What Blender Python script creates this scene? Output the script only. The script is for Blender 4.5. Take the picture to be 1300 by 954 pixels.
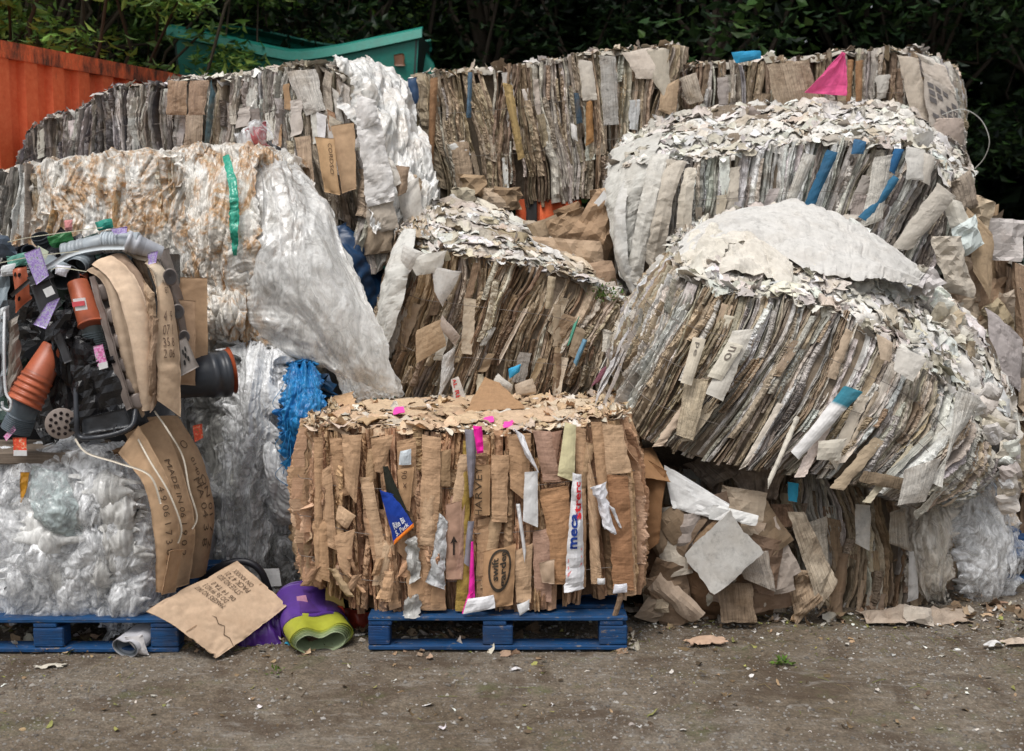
import bpy, math, random
import numpy as np
from mathutils import Vector, Matrix

for o in list(bpy.data.objects): bpy.data.objects.remove(o)
sc = bpy.context.scene
COL = sc.collection
R = math.radians

# ---------------------------------------------------------------- camera
F, CX, CY, CAMZ = 1470.0, 650.0, 477.0, 1.9
PITCH = math.atan((CY - 305.0) / F)
cam_d = bpy.data.cameras.new('camera'); cam = bpy.data.objects.new('camera', cam_d); COL.objects.link(cam)
cam.location = (0, 0, CAMZ); cam.rotation_euler = (R(90) - PITCH, 0, 0)
cam_d.sensor_width = 36.0; cam_d.lens = 36.0 * F / 1300.0
cam_d.clip_start = 0.05; cam_d.clip_end = 500
cam_d.dof.use_dof = True; cam_d.dof.focus_distance = 5.9; cam_d.dof.aperture_fstop = 2.8
sc.camera = cam

# ---------------------------------------------------------------- world, sun, exposure
w = bpy.data.worlds.new('World'); sc.world = w; w.use_nodes = True
nt = w.node_tree; nt.nodes.clear()
sky = nt.nodes.new('ShaderNodeTexSky'); sky.sky_type = 'NISHITA'; sky.sun_disc = False
SUN_EL, SUN_AZ = 64.0, 205.0          # azimuth: degrees clockwise from +Y (behind the camera, a little left)
sky.sun_elevation = R(SUN_EL); sky.sun_rotation = R(SUN_AZ); sky.dust_density = 4.0; sky.air_density = 1.0
hs = nt.nodes.new('ShaderNodeHueSaturation'); hs.inputs['Saturation'].default_value = 0.28
bg = nt.nodes.new('ShaderNodeBackground'); bg.inputs['Strength'].default_value = 0.105
wo = nt.nodes.new('ShaderNodeOutputWorld')
nt.links.new(sky.outputs[0], hs.inputs['Color']); nt.links.new(hs.outputs[0], bg.inputs['Color']); nt.links.new(bg.outputs[0], wo.inputs[0])
sd = bpy.data.lights.new('sun', 'SUN'); sd.energy = 1.5; sd.angle = R(24); sd.color = (1.0, 0.965, 0.92)
sun = bpy.data.objects.new('sun', sd); COL.objects.link(sun)
az = R(SUN_AZ); el = R(SUN_EL)
tosun = Vector((math.sin(az) * math.cos(el), math.cos(az) * math.cos(el), math.sin(el)))
sun.rotation_euler = tosun.to_track_quat('Z', 'Y').to_euler(); sun.location = (0, -10, 20)
sc.view_settings.view_transform = 'Standard'; sc.view_settings.look = 'None'
sc.view_settings.gamma = 1.0; sc.view_settings.use_curve_mapping = False
sc.view_settings.exposure = 0.45
sc.render.engine = 'CYCLES'
sc.cycles.max_bounces = 7; sc.cycles.transparent_max_bounces = 12

# ---------------------------------------------------------------- small maths
CAM = np.array([0, 0, CAMZ])
cp, sp_ = math.cos(PITCH), math.sin(PITCH)
def W(px, py, Y):
    dx = (px - CX) / F; dy = (CY - py) / F
    d = np.array([dx, cp + dy * sp_, dy * cp - sp_])
    return CAM + d * (Y / d[1])
def G(px, py, z=0.0):
    dx = (px - CX) / F; dy = (CY - py) / F
    d = np.array([dx, cp + dy * sp_, dy * cp - sp_])
    return CAM + d * ((z - CAMZ) / d[2])

def _h(ix, iy, iz, seed):
    h = (ix.astype(np.int64) * 374761393 + iy.astype(np.int64) * 668265263 + iz.astype(np.int64) * 2147483647 + seed * 1274126177) & 0xffffffff
    h = ((h ^ (h >> 13)) * 1274126177) & 0xffffffff
    h = h ^ (h >> 16)
    h = (h * 2246822519) & 0xffffffff
    h = h ^ (h >> 15)
    return (h & 0xffffff) / float(0xffffff)
def vn(x, y, z=0.0, seed=0):
    x, y, z = np.broadcast_arrays(np.asarray(x, float), np.asarray(y, float), np.asarray(z, float))
    ix, iy, iz = np.floor(x), np.floor(y), np.floor(z)
    fx, fy, fz = x - ix, y - iy, z - iz
    fx = fx * fx * (3 - 2 * fx); fy = fy * fy * (3 - 2 * fy); fz = fz * fz * (3 - 2 * fz)
    r = 0
    for a in (0, 1):
        for b in (0, 1):
            for c in (0, 1):
                wgt = (fx if a else 1 - fx) * (fy if b else 1 - fy) * (fz if c else 1 - fz)
                r = r + wgt * _h(ix + a, iy + b, iz + c, seed)
    return r * 2 - 1
def fbm(x, y, z=0.0, seed=0, oct=3):
    r = 0; a = 1.0; t = 0
    for k in range(oct):
        r = r + a * vn(np.asarray(x) * 2 ** k, np.asarray(y) * 2 ** k, np.asarray(z) * 2 ** k, seed + 17 * k); t += a; a *= 0.5
    return r / t
def ridged(x, y, seed=0, oct=3):
    r = 0; a = 1.0; t = 0
    for k in range(oct):
        r = r + a * (1 - np.abs(vn(np.asarray(x) * 2 ** k, np.asarray(y) * 2 ** k, 0.37, seed + 31 * k)) * 2); t += a; a *= 0.5
    return r / t
def worley(x, y, seed=0):
    x, y = np.broadcast_arrays(np.asarray(x, float), np.asarray(y, float))
    ix, iy = np.floor(x), np.floor(y)
    f1 = np.full(x.shape, 9.0); f2 = np.full(x.shape, 9.0); idv = np.zeros(x.shape)
    for a in (-1, 0, 1):
        for b in (-1, 0, 1):
            z = np.zeros_like(ix)
            cx = ix + a + _h(ix + a, iy + b, z, seed); cy = iy + b + _h(ix + a, iy + b, z + 7, seed)
            d = np.hypot(cx - x, cy - y); v = _h(ix + a, iy + b, z + 13, seed)
            idv = np.where(d < f1, v, idv)
            f2 = np.where(d < f1, f1, np.minimum(f2, d)); f1 = np.minimum(f1, d)
    return f1, f2, idv
def spline(pts):
    P = np.array(pts, float); n = len(P)
    def f(u):
        u = np.clip(np.asarray(u, float), 0, 1) * (n - 1)
        i = np.minimum(np.floor(u).astype(int), n - 2); t = (u - i)[..., None]
        p1, p2 = P[i], P[i + 1]; p0 = P[np.maximum(i - 1, 0)]; p3 = P[np.minimum(i + 2, n - 1)]
        m1 = (p2 - p0) * 0.5; m2 = (p3 - p1) * 0.5
        return (2 * t**3 - 3 * t**2 + 1) * p1 + (t**3 - 2 * t**2 + t) * m1 + (-2 * t**3 + 3 * t**2) * p2 + (t**3 - t**2) * m2
    return f
def unit(v):
    return v / np.maximum(np.linalg.norm(v, axis=-1, keepdims=True), 1e-9)

# ---------------------------------------------------------------- objects
OFF = {}
def tag(o, label=None, cat=None, group=None, kind=None):
    if label: o['label'] = label
    if cat: o['category'] = cat
    if group: o['group'] = group
    if kind: o['kind'] = kind
    return o
def thing(name, loc, label, cat, group=None):
    o = bpy.data.objects.new(name, None); COL.objects.link(o); o.location = tuple(loc)
    o.empty_display_size = 0.1
    OFF[o.name] = np.array(loc, float)
    return tag(o, label, cat, group)
class MB:
    """collects vertices, faces, a colour per vertex and a UV per vertex"""
    def __init__(s): s.v = []; s.f = []; s.c = []; s.uv = []; s.n = 0
    def add(s, v, f, c=(1, 1, 1), uv=None):
        v = np.asarray(v, float).reshape(-1, 3); k = len(v)
        s.v.append(v)
        f = np.asarray(f, int)
        s.f.append(f + s.n)
        c = np.asarray(c, float)
        if c.ndim == 1: c = np.tile(c[:3], (k, 1))
        s.c.append(c)
        s.uv.append(np.zeros((k, 2)) if uv is None else np.asarray(uv, float).reshape(-1, 2))
        s.n += k
    def build(s, name, mat, parent=None, smooth=True, label=None, kind=None):
        v = np.concatenate(s.v) if s.v else np.zeros((0, 3))
        off = OFF.get(parent.name) if parent is not None else None
        if off is not None: v = v - off
        me = bpy.data.meshes.new(name)
        sizes = np.concatenate([np.full(len(f), f.shape[1]) for f in s.f]); loops = np.concatenate([f.reshape(-1) for f in s.f])
        me.vertices.add(len(v)); me.vertices.foreach_set('co', v.reshape(-1))
        me.loops.add(len(loops)); me.loops.foreach_set('vertex_index', loops.astype(np.int32))
        me.polygons.add(len(sizes))
        me.polygons.foreach_set('loop_start', np.concatenate([[0], np.cumsum(sizes)[:-1]]).astype(np.int32))
        me.polygons.foreach_set('loop_total', sizes.astype(np.int32))
        me.polygons.foreach_set('use_smooth', np.full(len(sizes), bool(smooth)))
        me.update(calc_edges=True)
        c = np.concatenate(s.c); c4 = np.ones((len(c), 4)); c4[:, :3] = c
        at = me.color_attributes.new('Col', 'FLOAT_COLOR', 'POINT'); at.data.foreach_set('color', c4.reshape(-1).astype(np.float32))
        uv = np.concatenate(s.uv); ul = me.uv_layers.new(name='UVMap'); ul.data.foreach_set('uv', uv[loops].reshape(-1).astype(np.float32))
        me.validate()
        me.materials.append(mat)
        o = bpy.data.objects.new(name, me); COL.objects.link(o)
        if parent is not None:
            o.parent = parent
            if off is not None: OFF[o.name] = off
        if label: o['label'] = label
        if kind: o['kind'] = kind
        return o
def gridf(nu, nv):
    i = np.arange(nu - 1)[:, None] * nv + np.arange(nv - 1)[None, :]
    i = i.reshape(-1)
    return np.stack([i, i + nv, i + nv + 1, i + 1], 1)
def solid_grid(mb, P, th, col, uv=None):
    """P (nu,nv,3): a sheet with thickness th"""
    nu, nv = P.shape[:2]
    N = unit(np.cross(np.gradient(P, axis=1), np.gradient(P, axis=0)))
    A = P.reshape(-1, 3); B = (P - N * th).reshape(-1, 3)
    k = nu * nv; f = gridf(nu, nv); F2 = f[:, ::-1] + k
    idx = np.arange(k).reshape(nu, nv)
    loop = np.concatenate([idx[:-1, 0], idx[-1, :-1], idx[1:, -1][::-1], idx[0, 1:][::-1]])
    nx = np.roll(loop, -1); rim = np.stack([loop, nx, nx + k, loop + k], 1)[:, ::-1]
    c = np.asarray(col, float)
    if c.ndim > 1: c = np.concatenate([c.reshape(-1, 3)] * 2)
    if uv is not None: uv = np.concatenate([uv.reshape(-1, 2)] * 2)
    mb.add(np.concatenate([A, B]), np.concatenate([f[:, ::-1], F2[:, ::-1], rim]), c, uv)
def box(mb, lo, hi, col=(1, 1, 1), jit=0.0, rnd=None):
    lo = np.array(lo, float); hi = np.array(hi, float)
    v = np.array([[x, y, z] for z in (lo[2], hi[2]) for y in (lo[1], hi[1]) for x in (lo[0], hi[0])])
    b = min(0.006, (hi - lo).min() * 0.2)
    # bevelled box: each corner becomes three
    cen = (lo + hi) / 2; out = []
    for p in v:
        s = np.sign(p - cen)
        for ax in range(3):
            q = p - s * b; q[ax] = p[ax]; out.append(q)
    out = np.array(out)
    def vi(i, ax): return i * 3 + ax
    fs4 = []; fs3 = []
    fs4.append([vi(0, 2), vi(2, 2), vi(3, 2), vi(1, 2)]); fs4.append([vi(4, 2), vi(5, 2), vi(7, 2), vi(6, 2)])
    fs4.append([vi(0, 1), vi(1, 1), vi(5, 1), vi(4, 1)]); fs4.append([vi(2, 1), vi(6, 1), vi(7, 1), vi(3, 1)])
    fs4.append([vi(0, 0), vi(4, 0), vi(6, 0), vi(2, 0)]); fs4.append([vi(1, 0), vi(3, 0), vi(7, 0), vi(5, 0)])
    for a in range(8):
        for ax in range(3):
            bb = a ^ (1 << ax)
            if a < bb:
                o1, o2 = [k for k in range(3) if k != ax]
                fs4.append([vi(a, o1), vi(bb, o1), vi(bb, o2), vi(a, o2)])
    fs3 = [[vi(a, 0), vi(a, 1), vi(a, 2)] for a in range(8)]
    L = hi - lo; ax = int(np.argmax(L))
    along = out[:, ax] - lo[ax]; rest = [k for k in range(3) if k != ax]
    uv = np.stack([(out[:, rest[0]] + out[:, rest[1]]), along], 1)
    if rnd is not None: uv = uv + rnd.uniform(0, 50, 2)
    n0 = mb.n; mb.add(out, np.array(fs4), col, uv)
    mb.f.append(np.array(fs3) + n0)
def tube(mb, pts, r, col=(1, 1, 1), ns=8, caps=True):
    P = np.array(pts, float); n = len(P); r = np.broadcast_to(np.asarray(r, float), (n,))
    T = unit(np.gradient(P, axis=0)); ref = np.array([0, 0, 1.0])
    if abs(T[0] @ ref) > 0.9: ref = np.array([1.0, 0, 0])
    A = unit(np.cross(T, ref)); B = np.cross(T, A)
    a = np.linspace(0, 2 * np.pi, ns, endpoint=False)
    V = P[:, None] + r[:, None, None] * (np.cos(a)[None, :, None] * A[:, None] + np.sin(a)[None, :, None] * B[:, None])
    k = np.arange(n - 1)[:, None] * ns; j = np.arange(ns)[None]; j2 = (j + 1) % ns
    f = np.stack([k + j, k + j2, k + ns + j2, k + ns + j], -1).reshape(-1, 4)
    L = np.concatenate([[0], np.cumsum(np.linalg.norm(np.diff(P, axis=0), axis=1))])
    uv = np.stack(np.broadcast_arrays(a[None, :] * 0.05, L[:, None]), -1)
    n0 = mb.n; mb.add(V.reshape(-1, 3), f, col, uv)
    if caps:
        mb.f.append(np.array([list(range(ns))]) + n0); mb.f.append(np.array([list(range(ns))[::-1]]) + n0 + (n - 1) * ns)
def lathe(mb, p0, p1, prof, col=(1, 1, 1), ns=28, squash=1.0, sqdir=None, ovl=0.0):
    """prof: list of (t, r[, colour]) revolved round the axis p0->p1; t in 0..1"""
    p0 = np.array(p0, float); p1 = np.array(p1, float); ax = unit(p1 - p0)
    ref = np.array(sqdir if sqdir is not None else [0, 0, 1.0], float)
    B = unit(ref - ax * (ref @ ax)); A = np.cross(ax, B)
    a = np.linspace(0, 2 * np.pi, ns, endpoint=False); n = len(prof)
    t = np.array([q[0] for q in prof]); r = np.array([q[1] for q in prof])
    dent = 1 + ovl * np.sin(2 * a + 1.0)[None] * (1 + 0 * t[:, None]) + ovl * 0.6 * np.sin(3 * a + 5 * t[:, None])
    V = (p0 + (p1 - p0) * t[:, None])[:, None] + (r[:, None] * dent)[..., None] * (np.cos(a)[None, :, None] * A + squash * np.sin(a)[None, :, None] * B)
    k = np.arange(n - 1)[:, None] * ns; j = np.arange(ns)[None]; j2 = (j + 1) % ns
    f = np.stack([k + j, k + j2, k + ns + j2, k + ns + j], -1).reshape(-1, 4)
    c = np.array([(q[2] if len(q) > 2 else col) for q in prof], float)
    mb.add(V.reshape(-1, 3), f, np.repeat(c, ns, 0), np.stack(np.broadcast_arrays(a[None] * 0.05, t[:, None] * 0.3), -1))

# ---------------------------------------------------------------- materials
def nodes(name):
    m = bpy.data.materials.new(name); m.use_nodes = True; t = m.node_tree; t.nodes.clear()
    return m, t, t.nodes.new, t.links.new
def setv(n, k, v): n.inputs[k].default_value = v
def mixc(new, link, fac, a, b, mode='MIX'):
    n = new('ShaderNodeMix'); n.data_type = 'RGBA'; n.blend_type = mode; n.clamp_factor = True
    for s, v in ((0, fac), (6, a), (7, b)):
        if hasattr(v, 'links') or isinstance(v, bpy.types.NodeSocket): link(v, n.inputs[s])
        else: n.inputs[s].default_value = v if s == 0 else (*v, 1)
    return n.outputs[2]
def ramp(new, link, src, stops):
    r = new('ShaderNodeValToRGB'); link(src, r.inputs[0]); e = r.color_ramp.elements
    while len(e) < len(stops): e.new(0.5)
    for q, (p, c) in zip(e, stops): q.position = p; q.color = (*c, 1) if not isinstance(c, float) else (c, c, c, 1)
    return r.outputs[0]
def tex(new, link, src, scale, kind='noise', detail=4, rough=0.6, dist=0.0, vec=(1, 1, 1)):
    mp = new('ShaderNodeMapping'); mp.inputs['Scale'].default_value = vec; link(src, mp.inputs[0])
    if kind == 'noise':
        n = new('ShaderNodeTexNoise'); setv(n, 'Detail', detail); setv(n, 'Roughness', rough); setv(n, 'Distortion', dist)
    elif kind == 'voro':
        n = new('ShaderNodeTexVoronoi'); n.feature = 'DISTANCE_TO_EDGE'
    elif kind == 'vorof1':
        n = new('ShaderNodeTexVoronoi')
    setv(n, 'Scale', scale); link(mp.outputs[0], n.inputs['Vector']); return n.outputs[0]

def paper_mat(name, stain=0.5, stain_col=(0.16, 0.085, 0.03), lines=0.5, print_=0.0, corr=0.4, rough=0.85, grime=0.5, bumps=1.0):
    m, t, new, link = nodes(name)
    at = new('ShaderNodeAttribute'); at.attribute_name = 'Col'
    uv = new('ShaderNodeUVMap'); uv.uv_map = 'UVMap'
    geo = new('ShaderNodeNewGeometry'); pos = geo.outputs['Position']; UV = uv.outputs[0]
    c = at.outputs[0]
    edges = tex(new, link, UV, 1.0, vec=(125, 4.5, 1), detail=4, rough=0.75, dist=0.25)
    cor = tex(new, link, UV, 1.0, vec=(4, 62, 1), detail=3, rough=0.55, dist=0.2)
    big = tex(new, link, pos, 5.0, detail=6, rough=0.65, dist=0.6)
    fine = tex(new, link, pos, 40.0, detail=4, rough=0.6)
    c = mixc(new, link, 0.85, c, ramp(new, link, fine, [(0.25, 0.86), (0.75, 1.1)]), 'MULTIPLY')
    c = mixc(new, link, lines, c, ramp(new, link, edges, [(0.34, 0.42), (0.45, 0.85), (0.58, 1.1), (0.75, 1.2)]), 'MULTIPLY')
    c = mixc(new, link, corr * 0.5, c, ramp(new, link, cor, [(0.35, 0.72), (0.6, 1.06)]), 'MULTIPLY')  # slight shading of the cross creases is put into the colour
    if stain:
        f = ramp(new, link, big, [(0.48, 0.0), (0.72, 1.0)])
        mx = new('ShaderNodeMath'); mx.operation = 'MULTIPLY'; link(f, mx.inputs[0]); mx.inputs[1].default_value = stain
        c = mixc(new, link, mx.outputs[0], c, stain_col)
    if grime:
        g = tex(new, link, pos, 17.0, detail=8, rough=0.8)
        c = mixc(new, link, grime, c, ramp(new, link, g, [(0.33, 0.3), (0.48, 1.0)]), 'MULTIPLY')
    if print_:
        # rows of small type: short dark dashes in lines
        pr = tex(new, link, UV, 1.0, vec=(260, 140, 1), detail=1); blk = tex(new, link, pos, 9.0, detail=1)
        f = ramp(new, link, pr, [(0.56, 0.0), (0.6, 1.0)]); f2 = ramp(new, link, blk, [(0.5, 0.0), (0.56, 1.0)])
        mx = new('ShaderNodeMath'); mx.operation = 'MULTIPLY'; link(f, mx.inputs[0]); link(f2, mx.inputs[1])
        m2 = new('ShaderNodeMath'); m2.operation = 'MULTIPLY'; link(mx.outputs[0], m2.inputs[0]); m2.inputs[1].default_value = print_
        c = mixc(new, link, m2.outputs[0], c, (0.05, 0.05, 0.06))
    b1 = new('ShaderNodeBump'); setv(b1, 'Strength', min(1.0, 0.75 * bumps * lines)); setv(b1, 'Distance', 0.010); link(edges, b1.inputs['Height'])
    b2 = new('ShaderNodeBump'); setv(b2, 'Strength', corr * bumps); setv(b2, 'Distance', 0.006); link(cor, b2.inputs['Height']); link(b1.outputs[0], b2.inputs['Normal'])
    cr = tex(new, link, pos, 15.0, detail=4, rough=0.5, dist=1.5)
    b3 = new('ShaderNodeBump'); setv(b3, 'Strength', 0.5 * bumps); setv(b3, 'Distance', 0.012); link(cr, b3.inputs['Height']); link(b2.outputs[0], b3.inputs['Normal'])
    p = new('ShaderNodeBsdfPrincipled'); link(c, p.inputs['Base Color']); setv(p, 'Roughness', rough); setv(p, 'Specular IOR Level', 0.25)
    link(b3.outputs[0], p.inputs['Normal'])
    o = new('ShaderNodeOutputMaterial'); link(p.outputs[0], o.inputs[0]); return m

def film_mat(name, alpha=0.0, vb=1.0, stain=0.0, tint=(0.88, 0.89, 0.90), grey=(0.66, 0.67, 0.67), rough=0.24, scale=1.0, vert=0.45):
    m, t, new, link = nodes(name)
    at = new('ShaderNodeAttribute'); at.attribute_name = 'Col'
    geo = new('ShaderNodeNewGeometry'); pos = geo.outputs['Position']
    big = tex(new, link, pos, 6.0 * scale, detail=5, rough=0.6, dist=0.8, vec=(1, 1, vert))
    c = mixc(new, link, ramp(new, link, big, [(0.36, 0.0), (0.6, 1.0)]), grey, tint)
    stk = tex(new, link, pos, 38.0 * scale, detail=5, rough=0.65, dist=1.2, vec=(1, 1, 0.22))
    c = mixc(new, link, 0.8, c, ramp(new, link, stk, [(0.32, 0.62), (0.48, 0.97), (0.7, 1.12)]), 'MULTIPLY')
    c = mixc(new, link, 1.0, c, at.outputs[0], 'MULTIPLY')
    if stain:
        s1 = tex(new, link, pos, 4.5, detail=8, rough=0.75, dist=1.0, vec=(1, 1, 0.8)); s2 = tex(new, link, pos, 30.0, detail=4)
        f = ramp(new, link, s1, [(0.47, 0.0), (0.56, 1.0)]); mx = new('ShaderNodeMath'); mx.operation = 'MULTIPLY'; link(f, mx.inputs[0]); mx.inputs[1].default_value = stain
        sc_ = ramp(new, link, s2, [(0.35, (0.26, 0.15, 0.06)), (0.5, (0.52, 0.25, 0.06)), (0.65, (0.5, 0.4, 0.26))])
        c = mixc(new, link, mx.outputs[0], c, sc_)
    wp = new('ShaderNodeTexNoise'); setv(wp, 'Scale', 6.0); setv(wp, 'Detail', 3); link(pos, wp.inputs['Vector'])
    wa = new('ShaderNodeVectorMath'); wa.operation = 'MULTIPLY_ADD'; link(wp.outputs['Color'], wa.inputs[0]); wa.inputs[1].default_value = (0.22, 0.22, 0.22); link(pos, wa.inputs[2])
    cr = tex(new, link, wa.outputs[0], 9.0 * scale, detail=4, rough=0.5, dist=0.5, vec=(1, 1, vert))
    v = tex(new, link, wa.outputs[0], 15.0 * scale, 'voro', vec=(1, 1, vert))
    v2 = tex(new, link, wa.outputs[0], 41.0 * scale, 'voro', vec=(1, 1, vert + 0.1))
    b1 = new('ShaderNodeBump'); setv(b1, 'Strength', 0.6); setv(b1, 'Distance', 0.022 / scale); link(cr, b1.inputs['Height'])
    b2 = new('ShaderNodeBump'); setv(b2, 'Strength', 0.7 * vb); setv(b2, 'Distance', 0.022 / scale); link(v, b2.inputs['Height']); link(b1.outputs[0], b2.inputs['Normal'])
    b3 = new('ShaderNodeBump'); setv(b3, 'Strength', 0.45 * vb ** 1.5); setv(b3, 'Distance', 0.008 / scale); link(v2, b3.inputs['Height']); link(b2.outputs[0], b3.inputs['Normal']); b2 = b3
    p = new('ShaderNodeBsdfPrincipled'); link(c, p.inputs['Base Color']); setv(p, 'Roughness', rough); setv(p, 'Specular IOR Level', 0.6)
    link(b2.outputs[0], p.inputs['Normal'])
    tr = new('ShaderNodeBsdfTranslucent'); link(c, tr.inputs[0]); link(b2.outputs[0], tr.inputs['Normal'])
    mx = new('ShaderNodeMixShader'); mx.inputs[0].default_value = 0.12; link(p.outputs[0], mx.inputs[1]); link(tr.outputs[0], mx.inputs[2]); out = mx.outputs[0]
    if alpha:
        tp = new('ShaderNodeBsdfTransparent'); m3 = new('ShaderNodeMixShader')
        al = tex(new, link, wa.outputs[0], 13.0, detail=6, rough=0.65, dist=1.5, vec=(1, 1, 0.35))
        a = ramp(new, link, al, [(0.36, min(0.92, alpha * 2.1)), (0.5, alpha), (0.62, 0.03)])
        link(a, m3.inputs[0]); link(out, m3.inputs[1]); link(tp.outputs[0], m3.inputs[2]); out = m3.outputs[0]
    o = new('ShaderNodeOutputMaterial'); link(out, o.inputs[0]); return m

def simple_mat(name, rough=0.5, spec=0.5, bump=0.3, bscale=30.0, dirt=0.3, dirtcol=(0.08, 0.06, 0.045), metallic=0.0, wood=False, chips=False):
    m, t, new, link = nodes(name)
    at = new('ShaderNodeAttribute'); at.attribute_name = 'Col'
    geo = new('ShaderNodeNewGeometry'); pos = geo.outputs['Position']
    n1 = tex(new, link, pos, bscale, detail=6, rough=0.65); n2 = tex(new, link, pos, 6.0, detail=8, rough=0.75)
    c = mixc(new, link, 0.7, at.outputs[0], ramp(new, link, n1, [(0.3, 0.8), (0.7, 1.12)]), 'MULTIPLY')
    if wood:
        uv = new('ShaderNodeUVMap'); uv.uv_map = 'UVMap'
        g = tex(new, link, uv.outputs[0], 1.0, vec=(130, 5, 1), detail=4, dist=0.5)
        c = mixc(new, link, 0.8, c, ramp(new, link, g, [(0.35, 0.55), (0.65, 1.15)]), 'MULTIPLY'); n1 = g
    if chips:
        ch = tex(new, link, pos, 32.0, detail=8, rough=0.8, vec=(0.5, 1, 1.4)); c = mixc(new, link, ramp(new, link, ch, [(0.585, 0.0), (0.62, 0.8)]), c, (0.26, 0.2, 0.14))
    f = ramp(new, link, n2, [(0.45, 0.0), (0.75, 1.0)]); mx = new('ShaderNodeMath'); mx.operation = 'MULTIPLY'; link(f, mx.inputs[0]); mx.inputs[1].default_value = dirt
    c = mixc(new, link, mx.outputs[0], c, dirtcol)
    b = new('ShaderNodeBump'); setv(b, 'Strength', bump); setv(b, 'Distance', 0.006); link(n1, b.inputs['Height'])
    p = new('ShaderNodeBsdfPrincipled'); link(c, p.inputs['Base Color']); setv(p, 'Roughness', rough); setv(p, 'Specular IOR Level', spec); setv(p, 'Metallic', metallic)
    link(b.outputs[0], p.inputs['Normal'])
    o = new('ShaderNodeOutputMaterial'); link(p.outputs[0], o.inputs[0]); return m

def label_mat(name, cols, scale=70.0):
    m, t, new, link = nodes(name)
    geo = new('ShaderNodeNewGeometry'); n = tex(new, link, geo.outputs['Position'], scale, detail=3, rough=0.7)
    st = [(0.3 + 0.4 * i / (len(cols) - 1), c) for i, c in enumerate(cols)]
    c = ramp(new, link, n, st)
    p = new('ShaderNodeBsdfPrincipled'); link(c, p.inputs['Base Color']); setv(p, 'Roughness', 0.35)
    o = new('ShaderNodeOutputMaterial'); link(p.outputs[0], o.inputs[0]); return m

def leaf_mat(name, rough=0.45):
    m, t, new, link = nodes(name)
    at = new('ShaderNodeAttribute'); at.attribute_name = 'Col'
    p = new('ShaderNodeBsdfPrincipled'); link(at.outputs[0], p.inputs['Base Color']); setv(p, 'Roughness', rough); setv(p, 'Specular IOR Level', 0.3)
    tr = new('ShaderNodeBsdfTranslucent'); link(at.outputs[0], tr.inputs[0])
    mx = new('ShaderNodeMixShader'); mx.inputs[0].default_value = 0.25; link(p.outputs[0], mx.inputs[1]); link(tr.outputs[0], mx.inputs[2])
    o = new('ShaderNodeOutputMaterial'); link(mx.outputs[0], o.inputs[0]); return m

M = dict(
    cardpiece=paper_mat('board_piece', stain=0.3, stain_col=(0.2, 0.11, 0.05), lines=0.0, corr=0.4, grime=0.3, bumps=0.8),
    card=paper_mat('cardboard', stain=0.35, stain_col=(0.2, 0.11, 0.05), lines=0.16, corr=0.55, grime=0.28),
    cardflat=paper_mat('flat_cardboard', stain=0.3, stain_col=(0.3, 0.18, 0.1), lines=0.0, corr=0.12, grime=0.1, bumps=0.4),
    paper=paper_mat('weathered_paper', stain=0.55, stain_col=(0.22, 0.145, 0.075), lines=0.85, corr=0.3, print_=0.35, grime=0.6),
    flake=paper_mat('torn_paper', stain=0.45, stain_col=(0.3, 0.22, 0.13), lines=0.0, corr=0.1, grime=0.7),
    brownpaper=paper_mat('brown_paper', stain=0.55, stain_col=(0.13, 0.075, 0.035), lines=0.85, corr=0.35, print_=0.15, grime=0.5),
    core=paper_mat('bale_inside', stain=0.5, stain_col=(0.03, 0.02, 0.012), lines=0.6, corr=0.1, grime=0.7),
    sheet=paper_mat('clean_sheet', stain=0.12, lines=0.0, corr=0.1, grime=0.15, bumps=0.3),
    dirtysheet=paper_mat('dirty_sheet', stain=0.25, stain_col=(0.35, 0.28, 0.2), lines=0.0, corr=0.05, grime=0.45, bumps=0.28),
    film=film_mat('white_film'), filmst=film_mat('stained_film', stain=0.8, tint=(0.82, 0.80, 0.75), grey=(0.60, 0.55, 0.48), rough=0.35),
    filmsoft=film_mat('smooth_film', vb=0.5, tint=(0.88, 0.88, 0.86), grey=(0.70, 0.69, 0.65), rough=0.3, scale=0.7, stain=0.15),
    filmclear=film_mat('clear_film', grey=(0.76, 0.77, 0.78), alpha=0.5, rough=0.16),
    filmfog=film_mat('cloudy_film', vb=0.3, alpha=0.3, rough=0.2, scale=0.6, tint=(0.86, 0.86, 0.84), grey=(0.66, 0.65, 0.62), vert=0.3),
    net=film_mat('net', tint=(0.03, 0.28, 0.62), grey=(0.01, 0.13, 0.38), rough=0.35, scale=2.2, vert=0.3),
    plastic=simple_mat('pot_plastic', rough=0.42, bump=0.15, dirt=0.25),
    blackplastic=simple_mat('black_plastic', rough=0.25, bump=0.5, bscale=22, dirt=0.1),
    paint=simple_mat('blue_paint', rough=0.7, bump=0.6, dirt=0.45, wood=True, spec=0.25, chips=True),
    wood=simple_mat('raw_wood', rough=0.85, bump=0.6, dirt=0.4, wood=True, spec=0.2),
    greenplastic=simple_mat('green_panel', rough=0.5, bump=0.2, dirt=0.25),
    bark=simple_mat('bark', rough=0.95, bump=1.0, dirt=0.5, spec=0.1),
    wire=simple_mat('wire', rough=0.5, bump=0.0, dirt=0.2, metallic=0.3),
    ink=simple_mat('ink', rough=0.9, spec=0.1, bump=0.0, dirt=0.0),
    leaf=leaf_mat('leaf'),
    lab_purple=label_mat('flower_label', [(0.1, 0.2, 0.06), (0.55, 0.5, 0.7), (0.25, 0.12, 0.5), (0.7, 0.68, 0.8)], 90),
    lab_pink=label_mat('pink_label', [(0.1, 0.3, 0.06), (0.7, 0.1, 0.4), (0.8, 0.5, 0.7), (0.1, 0.2, 0.05)], 90),
    lab_red=label_mat('red_label', [(0.1, 0.3, 0.06), (0.75, 0.05, 0.04), (0.8, 0.15, 0.05), (0.8, 0.75, 0.6)], 60),
)
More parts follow.
